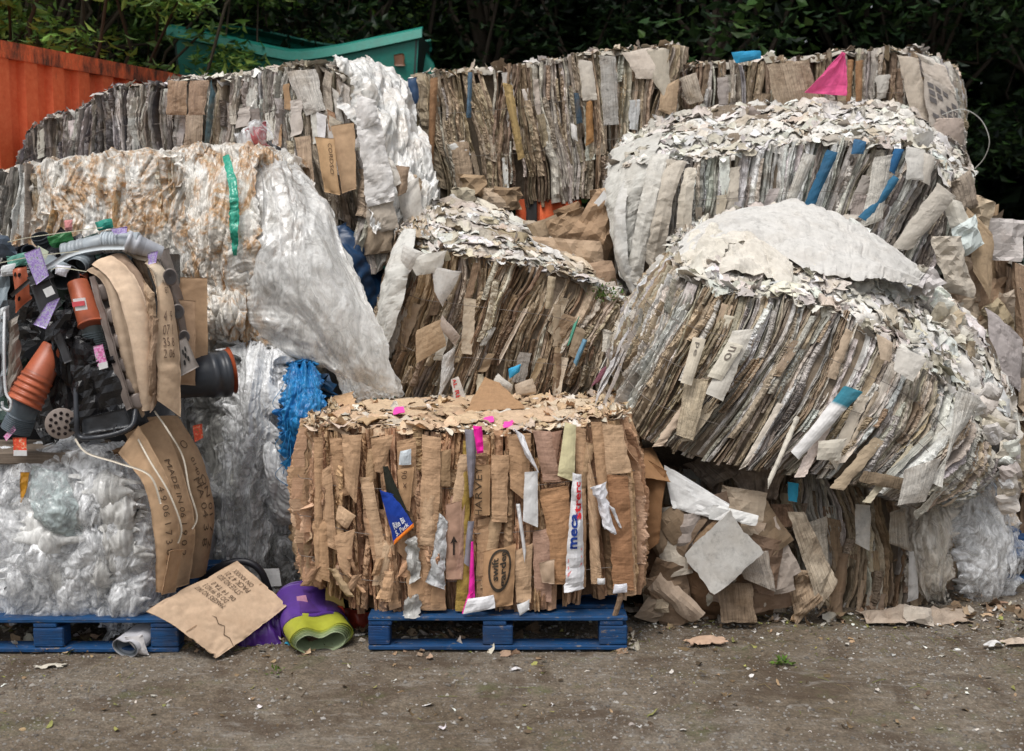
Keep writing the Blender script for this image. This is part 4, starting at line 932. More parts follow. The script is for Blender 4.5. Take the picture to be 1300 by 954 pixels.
for k, (x, y) in enumerate([(600, 235), (645, 250), (625, 252), (590, 250)]):
    put_sheet(t, 'crumpled_paper', px_quad([(x - 18, y - 14), (x + 16, y - 12), (x + 20, y + 16), (x - 16, y + 18)], 7.85), jitcol(brn[k % 4], rnd), 'cardpiece', seed=50 + k, rag=0.15, bulge=0.04, amp=0.04, res=0.03, smooth=False)

# C: right back bale with the pink sheet
rnd = np.random.default_rng(24)
top = wline([(846, 150, 8.9), (850, 112, 8.15), (880, 84, 8.1), (950, 78, 8.05), (1020, 74, 8.05), (1090, 66, 8.05), (1150, 64, 8.05), (1196, 78, 8.1), (1214, 100, 8.8)])
bot = wline([(846, 270, 8.9), (850, 262, 8.15), (880, 262, 8.1), (950, 255, 8.05), (1020, 255, 8.05), (1090, 250, 8.05), (1150, 250, 8.05), (1205, 240, 8.1), (1222, 240, 8.8)])
bak = [p + np.array([0, 1.0, 0.03]) for p in np.array(wline([(850, 80, 8.3), (858, 80, 8.3), (885, 74, 8.3), (950, 72, 8.3), (1020, 66, 8.3), (1090, 60, 8.3), (1150, 60, 8.3), (1190, 72, 8.3), (1200, 76, 8.3)]))]
t = thing('cardboard_bale', base_of(top), 'grey brown bale with a pink sheet sticking out, topmost at the right back', 'bale', GRP)
fr = frame_of(top, bot, 0.02); core(t, fr, bak, inset=0.08)
bale_front(t, fr, rnd, warm + gry[:4], M['brownpaper'], (0.008, 0.035), 0.02, flat_p=0.3, nw=30, over=0.8)
wires(t, fr, (0.3, 0.62), rnd)
bale_top(t, fr, bak, rnd, warm + gry, 260, M['flake'], (0.018, 0.055), fringe=0.8)
random_sheets(t, fr, rnd, 22, warm + gry[:3], 'brownpaper', (0.05, 0.13), (0.1, 0.4), vr=(0.0, 0.4), bul=0.03)
for q, c, mt in (([(974, 82), (1028, 76), (1040, 128), (986, 136)], (0.43, 0.34, 0.25), 'brownpaper'), ([(862, 100), (884, 92), (894, 128), (874, 134)], (0.5, 0.43, 0.35), 'paper'),
                 ([(1076, 76), (1084, 76), (1080, 130), (1074, 130)], (0.36, 0.2, 0.1), 'card'), ([(1086, 78), (1096, 76), (1094, 128), (1086, 130)], (0.33, 0.19, 0.1), 'card'),
                 ([(1168, 72), (1200, 84), (1214, 120), (1176, 105)], (0.62, 0.55, 0.48), 'dirtysheet'), ([(1160, 66), (1184, 74), (1196, 92), (1176, 84)], (0.68, 0.64, 0.58), 'dirtysheet'),
                 ([(1140, 70), (1166, 74), (1182, 165), (1158, 160)], (0.55, 0.48, 0.4), 'dirtysheet'), ([(930, 66), (966, 64), (968, 74), (935, 82)], (0.03, 0.28, 0.5), 'sheet')):
    put_sheet(t, 'loose_sheet', px_quad(q, 7.95), c, mt, seed=int(rnd.integers(999)), rag=0.08, bulge=0.02)
put_sheet(t, 'pink_sheet', [wline([(1069, 66), (1046, 90), (1020, 118)], 7.8), wline([(1072, 68), (1074, 95), (1074, 122)], 7.86)], (0.85, 0.12, 0.32), 'sheet', label='bright pink folded plastic sheet', seed=3, rag=0.02, folds=0.02, foldn=4, res=0.008)
o, S = put_sheet(t, 'newspaper_sheet', px_quad([(1170, 90, 7.9), (1212, 118, 7.95), (1226, 186, 8.0), (1182, 160, 7.9)], 0), (0.5, 0.45, 0.4), 'dirtysheet', seed=9, rag=0.08, bulge=0.02)
shape_on(S, o, t, [[(0.1 + i * 0.22, 0.2 + j * 0.12), (0.26 + i * 0.22, 0.2 + j * 0.12), (0.26 + i * 0.22, 0.28 + j * 0.12), (0.1 + i * 0.22, 0.28 + j * 0.12)] for i in range(4) for j in range(5) if (i * 7 + j * 3) % 4 != 1], (0.16, 0.15, 0.15), 'printed_columns')
put_sheet(t, 'paper_sheet', px_quad([(1186, 150, 7.9), (1224, 150, 7.95), (1222, 190, 8.0), (1190, 196, 7.9)], 0), (0.46, 0.38, 0.33), 'dirtysheet', seed=19, rag=0.1, bulge=0.03)
mb = MB(); tube(mb, spline(wline([(1196, 146, 7.85), (1222, 139, 7.8), (1245, 152, 7.8), (1256, 178, 7.8), (1250, 200, 7.85), (1238, 214, 7.9)]))(np.linspace(0, 1, 40)), 0.0035, (0.5, 0.5, 0.47), 6); mb.build('binding_wire', M['wire'], t)

# D: pale bale, upper right
rnd = np.random.default_rng(25)
top = wline([(776, 232, 7.9), (782, 226, 7.3), (800, 214, 7.05), (850, 204, 7.0), (910, 200, 6.95), (970, 190, 6.95), (1030, 180, 6.95), (1090, 178, 6.95), (1145, 186, 6.95), (1190, 212, 7.0), (1226, 250, 7.1)])
bot = wline([(780, 400, 7.9), (790, 398, 7.3), (812, 392, 7.1), (846, 380, 7.0), (882, 380, 6.95), (930, 390, 6.95), (985, 395, 6.95), (1020, 400, 6.95), (1062, 400, 6.95), (1110, 400, 7.0), (1180, 400, 7.1)])
bak = wline([(776, 200, 7.9), (784, 185, 8.0), (812, 165, 8.0), (850, 144, 8.0), (920, 134, 8.0), (980, 130, 8.0), (1040, 128, 8.0), (1100, 130, 8.0), (1150, 140, 8.0), (1200, 178, 8.0), (1238, 215, 8.0)])
t = thing('paper_bale', base_of(top), 'whitish waste paper bale with some blue strips, second from the top at right', 'bale', GRP)
fr = frame_of(top, bot, 0.03); core(t, fr, bak)
bale_front(t, fr, rnd, gry + wht[:4] + warm[2:3] + [(0.46, 0.46, 0.42)], M['paper'], (0.007, 0.028), 0.02, lean=0.0, nw=34, over=0.8)
wires(t, fr, (0.3, 0.62), rnd)
bale_top(t, fr, bak, rnd, wht + whtw[:2] + gry[:1], 1100, M['flake'], (0.018, 0.055), base=(0.62, 0.6, 0.56), bump=0.05, fringe=0.25)
random_sheets(t, fr, rnd, 30, gry + wht[:3], 'paper', (0.03, 0.09), (0.1, 0.4), vr=(0.0, 0.4))
for q, c, mt in (([(1050, 190), (1064, 194), (1034, 262), (1020, 262)], (0.03, 0.12, 0.22), 'sheet'), ([(1084, 176), (1100, 180), (1096, 196), (1080, 196)], (0.05, 0.15, 0.28), 'sheet'),
                 ([(1136, 188), (1148, 190), (1136, 222), (1126, 216)], (0.03, 0.12, 0.26), 'sheet'), ([(1134, 222), (1142, 228), (1104, 284), (1090, 276)], (0.04, 0.15, 0.26), 'sheet'),
                 ([(1020, 194), (1036, 198), (1010, 256), (998, 252)], (0.62, 0.6, 0.55), 'paper'), ([(1150, 186), (1176, 190), (1176, 230), (1150, 228)], (0.66, 0.64, 0.6), 'dirtysheet'), ([(1170, 192), (1188, 200), (1180, 236), (1168, 230)], (0.6, 0.56, 0.5), 'dirtysheet'),
                 ([(1190, 232), (1214, 250), (1156, 318), (1130, 316)], (0.52, 0.48, 0.42), 'dirtysheet'), ([(1110, 200), (1134, 196), (1120, 280), (1092, 290)], (0.64, 0.61, 0.55), 'paper')):
    put_sheet(t, 'loose_sheet', px_quad(q, 6.84), c, mt, seed=int(rnd.integers(999)), rag=0.06, bulge=0.02)
for A_, B_, c_, s_ in (([(778, 192, 7.6), (770, 235, 7.1), (774, 290, 6.95), (786, 350, 6.9)], [(842, 168, 7.3), (826, 215, 6.92), (808, 280, 6.88), (796, 360, 6.88)], (0.54, 0.53, 0.49), 12),
    ([(826, 196, 6.95), (816, 240, 6.85), (806, 290, 6.84), (794, 352, 6.86)], [(850, 196, 6.93), (838, 250, 6.82), (824, 310, 6.82), (812, 366, 6.85)], (0.6, 0.58, 0.53), 13),
    ([(846, 204, 6.92), (836, 246, 6.82), (826, 290, 6.8), (818, 330, 6.84)], [(872, 206, 6.9), (856, 250, 6.8), (848, 300, 6.79), (838, 352, 6.83)], (0.5, 0.45, 0.38), 14),
    ([(790, 230, 6.98), (780, 270, 6.9), (782, 320, 6.88), (800, 372, 6.88)], [(800, 232, 6.94), (794, 270, 6.84), (798, 320, 6.83), (810, 376, 6.86)], (0.6, 0.59, 0.56), 15),
    ([(870, 214, 6.88), (862, 250, 6.8), (858, 290, 6.8)], [(884, 214, 6.88), (880, 250, 6.8), (876, 300, 6.8)], (0.55, 0.5, 0.42), 16)):
    put_sheet(t, 'draped_sheet', [wline(A_), wline(B_)], c_, 'dirtysheet', seed=s_, rag=0.06, bulge=0.025, amp=0.014, folds=0.012)
put_sheet(t, 'torn_sheet', px_quad([(1206, 232), (1232, 215), (1246, 262), (1214, 270)], 7.0), (0.36, 0.3, 0.24), 'brownpaper', seed=14, rag=0.08, bulge=0.03, amp=0.03, res=0.022, smooth=False)
put_sheet(t, 'torn_sheet', px_quad([(1196, 250), (1222, 256), (1240, 300), (1206, 290)], 6.9), (0.6, 0.57, 0.5), 'dirtysheet', seed=15, rag=0.08, bulge=0.03, amp=0.03, res=0.022, smooth=False)
put_sheet(t, 'torn_sheet', px_quad([(1208, 290), (1240, 272), (1250, 310), (1222, 330)], 6.85), (0.62, 0.68, 0.66), 'dirtysheet', seed=16, rag=0.08, bulge=0.03, amp=0.03, res=0.022, smooth=False)
put_sheet(t, 'torn_sheet', px_quad([(1180, 300), (1222, 300), (1240, 380), (1200, 370)], 6.8), (0.5, 0.45, 0.38), 'dirtysheet', seed=17, rag=0.08, bulge=0.03, amp=0.03, res=0.022, smooth=False)

# M: heap of flattened cardboard at the right edge
rnd = np.random.default_rng(26)
top = wline([(1208, 262, 7.7), (1225, 250, 7.4), (1245, 262, 7.3), (1262, 300, 7.2), (1282, 330, 7.1), (1310, 350, 7.0), (1370, 360, 7.0)])
bot = wline([(1208, 742, 7.7), (1228, 746, 7.5), (1246, 748, 7.4), (1264, 750, 7.3), (1284, 752, 7.2), (1310, 754, 7.1), (1370, 754, 7.1)])
bak = [p + np.array([0.3, 1.0, 0.05]) for p in np.array(top)]
t = thing('cardboard_heap', base_of(top), 'dirty brown heap of flattened cardboard at the right edge of the picture', 'heap')
fr = frame_of(top, bot, 0.03); core(t, fr, bak)
bale_front(t, fr, rnd, brn + warm, M['brownpaper'], (0.03, 0.08), 0.03, flat_p=0.6, keep=40, nw=40)
for k in range(34):
    x = rnd.uniform(1225, 1310); y = rnd.uniform(max(250, 255 + (x - 1240) * 1.3), 700); a = rnd.uniform(-0.5, 0.5); w_, h_ = rnd.uniform(22, 45), rnd.uniform(40, 90)
    q = [(x + (i * math.cos(a) - j * math.sin(a)), y + (i * math.sin(a) + j * math.cos(a)), 7.0 + rnd.uniform(-0.12, 0.12)) for i, j in ((-w_ / 2, -h_ / 2), (w_ / 2, -h_ / 2), (w_ / 2, h_ / 2), (-w_ / 2, h_ / 2))]
    put_sheet(t, 'cardboard_piece', px_quad(q, 0), jitcol((brn + warm + [(0.45, 0.4, 0.36)])[int(rnd.integers(13))], rnd, 0.2), 'cardpiece', seed=k, rag=0.05, bulge=0.03, amp=0.03, res=0.03, smooth=False)
put_sheet(t, 'cardboard_piece', px_quad([(1226, 262, 6.95), (1262, 300, 6.95), (1258, 385, 6.9), (1236, 345, 6.9)], 0), (0.42, 0.31, 0.2), 'dirtysheet', seed=70, rag=0.06, bulge=0.03)
put_sheet(t, 'plastic_piece', px_quad([(1252, 390, 6.85), (1298, 430, 6.9), (1296, 500, 6.85), (1258, 470, 6.8)], 0), (0.42, 0.38, 0.37), 'sheet', seed=71, rag=0.06, bulge=0.03, amp=0.01)
put_sheet(t, 'blue_piece', px_quad([(1262, 612, 6.6), (1284, 616, 6.6), (1286, 636, 6.6), (1264, 634, 6.6)], 0), (0.03, 0.2, 0.42), 'sheet', seed=72, rag=0.1)
wires(t, fr, (0.3, 0.62), rnd)
bale_top(t, fr, bak, rnd, warm + gry, 80, M['flake'], (0.02, 0.06), fringe=0.8)

# small heap of crumpled brown board between the bales
rnd = np.random.default_rng(27)
c0 = W(740, 300, 7.2); t = thing('crumpled_cardboard', (c0[0], c0[1] + 0.1, c0[2] - 0.4), 'crumpled brown corrugated board wedged between the centre bale and the white bale', 'cardboard')
for q, c, Y, am in (([(760, 238), (792, 270), (768, 345), (716, 305)], (0.40, 0.27, 0.17), 7.05, 0.04), ([(690, 282), (740, 262), (770, 300), (720, 340)], (0.35, 0.24, 0.15), 7.1, 0.05),
                    ([(672, 300), (760, 305), (772, 345), (700, 330)], (0.48, 0.35, 0.24), 7.0, 0.02), ([(730, 335), (778, 330), (785, 365), (745, 372)], (0.36, 0.25, 0.17), 6.95, 0.02),
                    ([(700, 268), (735, 255), (748, 282), (712, 292)], (0.26, 0.17, 0.10), 7.2, 0.04), ([(748, 242), (782, 236), (790, 300), (756, 290)], (0.44, 0.31, 0.2), 7.15, 0.04), ([(668, 286), (706, 272), (716, 296), (680, 306)], (0.4, 0.3, 0.2), 7.15, 0.03)):
    put_sheet(t, 'board_piece', px_quad(q, Y), c, 'cardpiece', seed=int(rnd.integers(999)), rag=0.05, bulge=0.03, amp=am * 0.8, folds=0.02, res=0.028, smooth=False)
put_sheet(t, 'white_scrap', px_quad([(754, 258), (768, 240), (770, 252), (760, 262)], 6.95), (0.75, 0.74, 0.72), 'sheet', seed=6, rag=0.1)
mb = MB(); box(mb, W(676, 300, 7.25) * [1, 1, 0] + [0, 0, 0.9], W(800, 300, 7.25) * [1, 1, 0] + [0, 0.8, c0[2] + 0.05], (0.2, 0.14, 0.09)); mb.build('packed_board', M['core'], t)

# F: centre bale
rnd = np.random.default_rng(28)
top = wline([(505, 300, 7.3), (512, 298, 6.75), (522, 305, 6.6), (545, 318, 6.5), (600, 326, 6.45), (660, 336, 6.45), (720, 350, 6.45), (770, 375, 6.5), (800, 400, 6.6)])
bot = wline([(478, 470, 7.1), (484, 476, 6.75), (502, 500, 6.55), (520, 520, 6.5), (565, 528, 6.45), (610, 528, 6.45), (670, 525, 6.45), (725, 520, 6.45), (790, 510, 6.5)])
bak = wline([(510, 270, 7.4), (528, 262, 7.5), (545, 256, 7.5), (575, 256, 7.5), (630, 268, 7.5), (690, 290, 7.5), (735, 318, 7.5), (775, 350, 7.5), (805, 372, 7.4)])
t = thing('paper_bale', base_of(top), 'brown and white waste paper bale in the centre with pale scraps on its sloping top', 'bale', GRP)
fr = frame_of(top, bot, 0.04); core(t, fr, bak)
bale_front(t, fr, rnd, brn + warm[:3], M['brownpaper'], (0.006, 0.026), 0.025, nw=36, over=0.9, lean=-0.05, flat_p=0.25, keep=95)
wires(t, fr, (0.3, 0.62), rnd)
bale_top(t, fr, bak, rnd, wht + whtw + warm[:1], 1300, M['flake'], (0.012, 0.042), base=(0.55, 0.5, 0.44), bump=0.04, fringe=0.2)
random_sheets(t, fr, rnd, 42, brn + warm + gry[:2], 'brownpaper', (0.02, 0.08), (0.08, 0.35), vr=(0.0, 0.75), lean=0.3)
for q, c, mt in (([(548, 338), (586, 345), (562, 390), (552, 372)], (0.56, 0.54, 0.51), 'dirtysheet'), ([(512, 310), (540, 322), (520, 346), (508, 330)], (0.62, 0.6, 0.56), 'dirtysheet'), ([(512, 326), (568, 318), (560, 346), (530, 350)], (0.6, 0.58, 0.53), 'dirtysheet'),
                 ([(528, 420), (560, 405), (566, 440), (528, 462)], (0.42, 0.3, 0.19), 'card'), ([(560, 398), (584, 426), (578, 440), (556, 414)], (0.4, 0.33, 0.28), 'card'),
                 ([(562, 452), (578, 440), (576, 472), (556, 508)], (0.6, 0.59, 0.57), 'paper'), ([(646, 468), (662, 462), (660, 472), (646, 482)], (0.05, 0.35, 0.6), 'sheet'),
                 ([(696, 350), (706, 352), (700, 392), (692, 392)], (0.5, 0.42, 0.3), 'card'), ([(728, 412), (736, 402), (726, 432), (720, 440)], (0.1, 0.35, 0.25), 'sheet'), ([(740, 430), (746, 432), (732, 466), (728, 460)], (0.15, 0.3, 0.42), 'sheet'),
                 ([(654, 488), (676, 480), (682, 500), (655, 504)], (0.52, 0.42, 0.32), 'card'), ([(632, 474), (652, 490), (648, 498), (626, 484)], (0.6, 0.56, 0.5), 'card'), ([(762, 470), (785, 452), (768, 480), (750, 492)], (0.28, 0.1, 0.16), 'paper')):
    put_sheet(t, 'loose_sheet', px_quad(q, 6.3), c, mt, seed=int(rnd.integers(999)), rag=0.06, bulge=0.02)
put_sheet(t, 'white_wrapping', [wline([(512, 296, 6.7), (492, 340, 6.55), (480, 390, 6.5), (478, 440, 6.5)]), wline([(528, 290, 6.5), (522, 335, 6.35), (512, 385, 6.35), (490, 445, 6.4)])], (0.62, 0.61, 0.57), 'dirtysheet', seed=12, rag=0.06, bulge=0.06, amp=0.012)
o, S = put_sheet(t, 'printed_sheet', px_quad([(572, 482), (582, 478), (594, 512), (578, 514)], 6.28), (0.62, 0.58, 0.53), 'dirtysheet', seed=31, rag=0.04)
text_on(S, o, t, 'AL RED', 0.2, 0.05, 0.6, 0.95, -90, (0.55, 0.04, 0.04), 0.004, bold=0.02)

mb = MB()
for k in range(120):
    p = W(rnd.normal(770, 12), rnd.normal(372, 6), 6.45); leaves(mb, np.array([p]), 0.025, rnd, [(0.1, 0.2, 0.03)], 0.3, -0.6)
mb.build('grass_tuft', M['leaf'], t, kind='stuff')
# H: lower right bale
rnd = np.random.default_rng(31)
top = wline([(806, 640, 7.0), (812, 606, 6.3), (850, 596, 6.1), (910, 598, 6.05), (975, 600, 6.0), (1040, 605, 6.0), (1110, 620, 6.02), (1170, 620, 6.1), (1200, 620, 6.4)])
bot = wline([(806, 770, 6.6), (816, 772, 6.1), (850, 782, 5.9), (905, 790, 5.84), (975, 794, 5.82), (1050, 795, 5.82), (1120, 790, 5.86), (1165, 778, 5.95), (1195, 770, 6.2)])
bak = [p * np.array([1, 1, 1]) + np.array([0, 0.9, 0.0]) for p in np.array(top)]
t = thing('paper_bale', base_of(top), 'dirty squashed paper bale on the ground at lower right with film hanging out', 'bale', GRP)
fr = frame_of(top, bot, 0.06); core(t, fr, bak)
bale_front(t, fr, rnd, brn[:4] + warm, M['brownpaper'], (0.007, 0.03), 0.03, flat_p=0.3, keep=60, nw=34, over=0.8)
random_sheets(t, fr, rnd, 34, warm + gry[:3] + brn, 'brownpaper', (0.03, 0.1), (0.1, 0.4), vr=(0.0, 0.8), lean=0.3, ur=(0.35, 1.0), bul=0.03)
bulgeA = wline([(806, 640, 5.9), (812, 690, 5.72), (820, 740, 5.68), (838, 772, 5.75)]); bulgeB = wline([(950, 650, 5.75), (965, 700, 5.6), (980, 750, 5.66), (985, 788, 5.76)])
put_sheet(t, 'bulging_cardboard', [bulgeA, bulgeB], (0.2, 0.12, 0.07), 'cardpiece', seed=4, rag=0.04, bulge=0.10, amp=0.03, res=0.035, smooth=False)
for k in range(24):
    x = rnd.uniform(822, 985); y = rnd.uniform(650, 765); a = rnd.uniform(-0.9, 0.9); wd, h = rnd.uniform(26, 60), rnd.uniform(40, 90)
    q = [(x + i_ * math.cos(a) - j_ * math.sin(a), min(792, y + i_ * math.sin(a) + j_ * math.cos(a)), 5.56 + rnd.uniform(-0.05, 0.08)) for i_, j_ in ((-wd / 2, -h / 2), (wd / 2, -h / 2), (wd / 2, h / 2), (-wd / 2, h / 2))]
    put_sheet(t, 'crushed_board', px_quad(q, 0), jitcol([(0.24, 0.165, 0.11), (0.36, 0.29, 0.22), (0.19, 0.13, 0.09), (0.42, 0.37, 0.31)][k % 4], rnd, 0.2), 'cardpiece', seed=900 + k, rag=0.04, bulge=0.03, amp=0.02, res=0.03, smooth=False)
for q, c, mt, am, th in (([(842, 588, 5.6), (925, 640, 5.5), (916, 662, 5.5), (852, 645, 5.55)], (0.72, 0.72, 0.71), 'sheet', 0.008, .003), ([(905, 640, 5.5), (965, 655, 5.5), (958, 668, 5.48), (900, 660, 5.5)], (0.72, 0.72, 0.7), 'sheet', 0.01, .003),
                 ([(866, 704, 5.5), (926, 650, 5.45), (970, 702, 5.45), (908, 758, 5.42)], (0.50, 0.485, 0.455), 'dirtysheet', 0.003, .012), ([(866, 696, 5.54), (920, 648, 5.5), (945, 660, 5.5), (880, 716, 5.52)], (0.3, 0.2, 0.12), 'card', 0.006, .004),
                 ([(926, 700, 5.55), (975, 700, 5.5), (985, 752, 5.5), (945, 735, 5.5)], (0.4, 0.35, 0.3), 'paper', 0.01, .01), ([(910, 740, 5.56), (955, 740, 5.52), (960, 790, 5.5), (915, 792, 5.5)], (0.26, 0.19, 0.13), 'brownpaper', 0.01, .01),
                 ([(1000, 650, 5.6), (1022, 650, 5.6), (1064, 740, 5.55), (1040, 775, 5.55)], (0.5, 0.42, 0.32), 'brownpaper', 0.015, .004), ([(995, 720, 5.6), (1030, 725, 5.58), (1045, 760, 5.55), (1010, 795, 5.6)], (0.38, 0.28, 0.19), 'brownpaper', 0.03, .004),
                 ([(1086, 640, 5.75), (1106, 642, 5.75), (1104, 700, 5.7), (1086, 690, 5.72)], (0.55, 0.52, 0.47), 'dirtysheet', 0.02, .003), ([(1020, 665, 5.68), (1050, 655, 5.7), (1052, 720, 5.66), (1030, 722, 5.66)], (0.5, 0.44, 0.36), 'paper', 0.01, .006),
                 ([(920, 588, 5.8), (1000, 596, 5.75), (985, 635, 5.72), (940, 625, 5.75)], (0.36, 0.29, 0.23), 'brownpaper', 0.03, .003), ([(1000, 612, 5.7), (1014, 614, 5.7), (1012, 638, 5.68), (1001, 636, 5.68)], (0.05, 0.45, 0.7), 'sheet', 0.004, .002),
                 ([(868, 590, 5.85), (905, 575, 5.8), (938, 600, 5.75), (900, 620, 5.75)], (0.3, 0.24, 0.19), 'brownpaper', 0.05, .003), ([(1154, 700, 5.8), (1164, 700, 5.8), (1166, 760, 5.78), (1152, 765, 5.78)], (0.55, 0.53, 0.5), 'dirtysheet', 0.01, .003),
                 ([(980, 640, 5.7), (1005, 640, 5.7), (1012, 670, 5.68), (978, 668, 5.68)], (0.32, 0.2, 0.13), 'brownpaper', 0.03, .003), ([(1130, 650, 5.8), (1150, 645, 5.8), (1156, 700, 5.78), (1128, 690, 5.8)], (0.45, 0.4, 0.33), 'paper', 0.02, .003)):
    put_sheet(t, 'loose_sheet', px_quad(q, 0), c, mt, seed=int(rnd.integers(999)), rag=0.05, bulge=0.012, amp=am, th=th, res=0.009)
# brown box folded at its left
put_sheet(t, 'folded_box_side', px_quad([(808, 575, 5.62), (846, 598, 5.52), (836, 690, 5.5), (806, 712, 5.55)], 0), (0.25, 0.13, 0.06), 'cardflat', seed=41, rag=0.03, bulge=0.02, amp=0.008)
put_sheet(t, 'folded_box_flap', px_quad([(806, 572, 5.6), (828, 568, 5.7), (852, 612, 5.5), (812, 606, 5.48)], 0), (0.3, 0.165, 0.08), 'cardflat', seed=42, rag=0.03, bulge=0.01)
# film hanging out at its right end
film_patch(t, 'hanging_film', wline([(1150, 632, 6.0), (1146, 680, 5.9), (1150, 730, 5.88), (1190, 756, 5.95)]), wline([(1206, 620, 5.95), (1214, 670, 5.85), (1206, 720, 5.85), (1202, 772, 5.9)]), 'filmfog', rnd, 110, 140, folds=0.05, crum=0.05, pill=0.02, fx=12, fy=1.2, fine=0.003, bulge=0.08, rag=0.1, col=(0.9, 0.84, 0.76))
film_patch(t, 'hanging_film', wline([(1200, 600, 6.1), (1204, 650, 6.0), (1208, 710, 5.95), (1222, 768, 5.95)]), wline([(1244, 596, 6.2), (1272, 640, 6.15), (1296, 700, 6.1), (1284, 752, 6.1)]), 'filmclear', rnd, 120, 160, folds=0.05, crum=0.06, pill=0.03, px=7, py=4, fx=10, fy=1.0, fine=0.003, bulge=0.1, rag=0.12)
film_patch(t, 'hanging_film', wline([(1204, 610, 6.3), (1206, 690, 6.2), (1218, 750, 6.15)]), wline([(1240, 600, 6.35), (1276, 680, 6.3), (1270, 758, 6.3)]), 'filmsoft', rnd, 90, 120, folds=0.06, crum=0.08, pill=0.06, bulge=0.1, rag=0.1)

# E: big bale at the right with a white sheet on top
rnd = np.random.default_rng(32)
top = wline([(868, 300, 6.7), (852, 322, 6.1), (868, 348, 5.82), (905, 362, 5.72), (960, 374, 5.7), (1020, 382, 5.68), (1062, 392, 5.68), (1110, 420, 5.68), (1155, 450, 5.68), (1198, 492, 5.68), (1240, 548, 5.74), (1276, 590, 5.95)])
bot = wline([(792, 455, 6.6), (784, 478, 6.05), (788, 510, 5.75), (806, 548, 5.6), (850, 570, 5.55), (895, 585, 5.52), (945, 594, 5.5), (1000, 600, 5.5), (1060, 608, 5.5), (1105, 620, 5.5), (1148, 640, 5.55), (1200, 640, 5.8)])
bak = wline([(868, 300, 6.75), (880, 288, 6.8), (900, 278, 6.85), (940, 268, 6.85), (985, 268, 6.85), (1035, 272, 6.85), (1085, 288, 6.85), (1130, 318, 6.85), (1175, 350, 6.8), (1220, 392, 6.75), (1262, 440, 6.7), (1292, 560, 6.5)])
t = thing('paper_bale', base_of(top), 'largest tilted pale paper bale with a smooth white sheet over its peak', 'bale', GRP)
fr = frame_of(top, bot, 0.07); core(t, fr, bak)
bale_front(t, fr, rnd, whtw + warm[:3] + gry[:4] + wht[:2], M['paper'], (0.006, 0.022), 0.016, nw=56, tiltk=0.6, keep=95, ragged=0.025, over=0.7, wave=0.8, bow=0.05)
wires(t, fr, (0.3, 0.55, 0.8), rnd, out=0.034)
bale_top(t, fr, bak, rnd, wht + wht + whtw[:2], 1900, M['flake'], (0.012, 0.045), base=(0.66, 0.64, 0.60), bump=0.045, fringe=0.15, tilt=0.4)
random_sheets(t, fr, rnd, 46, whtw + gry[:3] + warm[:2], 'paper', (0.02, 0.06), (0.1, 0.42), vr=(0.0, 0.75), lean=0.15, off=(0.01, 0.03))
for q, c, mt in (([(1072, 490, 5.45), (1096, 498, 5.45), (1014, 584, 5.38), (1004, 574, 5.38)], ((0.3, 0.04, 0.22, 0.3), (1, 0.72, 0.71, 0.7)), 'sheet'), ([(1140, 440, 5.5), (1178, 455, 5.5), (1160, 486, 5.46), (1134, 470, 5.48)], (0.6, 0.57, 0.52), 'dirtysheet'),
                 ([(1112, 424, 5.54), (1134, 436, 5.52), (1130, 460, 5.5), (1118, 456, 5.5)], (0.5, 0.4, 0.3), 'dirtysheet'), ([(1216, 490, 5.5), (1246, 510, 5.55), (1180, 612, 5.4), (1196, 620, 5.4)], (0.62, 0.6, 0.55), 'paper'),
                 ([(1150, 596, 5.35), (1196, 580, 5.4), (1176, 636, 5.38), (1140, 642, 5.36)], (0.6, 0.57, 0.52), 'paper'), ([(930, 420, 5.5), (958, 418, 5.5), (918, 510, 5.42), (896, 500, 5.42)], (0.62, 0.59, 0.53), 'dirtysheet'),
                 ([(1040, 560, 5.4), (1076, 556, 5.4), (1066, 585, 5.4), (1036, 584, 5.4)], (0.6, 0.56, 0.48), 'dirtysheet'), ([(870, 480, 5.5), (900, 482, 5.48), (880, 560, 5.44), (858, 552, 5.46)], (0.56, 0.47, 0.34), 'paper'),
                 ([(1096, 596, 5.42), (1160, 610, 5.4), (1155, 626, 5.4), (1090, 612, 5.4)], (0.2, 0.15, 0.1), 'brownpaper')):
    o, S = put_sheet(t, 'loose_sheet', px_quad(q, 0), c, mt, seed=int(rnd.integers(999)), rag=0.05, bulge=0.015, res=0.009)
o, S = put_sheet(t, 'printed_sheet', px_quad([(880, 428, 5.5), (896, 431, 5.48), (878, 490, 5.43), (864, 486, 5.44)], 0), (0.58, 0.52, 0.42), 'dirtysheet', seed=81, rag=0.04, bulge=0.015)
text_on(S, o, t, 'pe', 0.3, 0.15, 0.65, 0.42, -90, (0.16, 0.14, 0.12), 0.004)
o, S = put_sheet(t, 'printed_sheet', px_quad([(924, 434, 5.48), (944, 439, 5.46), (916, 484, 5.42), (898, 478, 5.43)], 0), (0.6, 0.56, 0.47), 'dirtysheet', seed=82, rag=0.04, bulge=0.015)
text_on(S, o, t, 'no', 0.3, 0.15, 0.72, 0.5, -90, (0.18, 0.15, 0.13), 0.004)
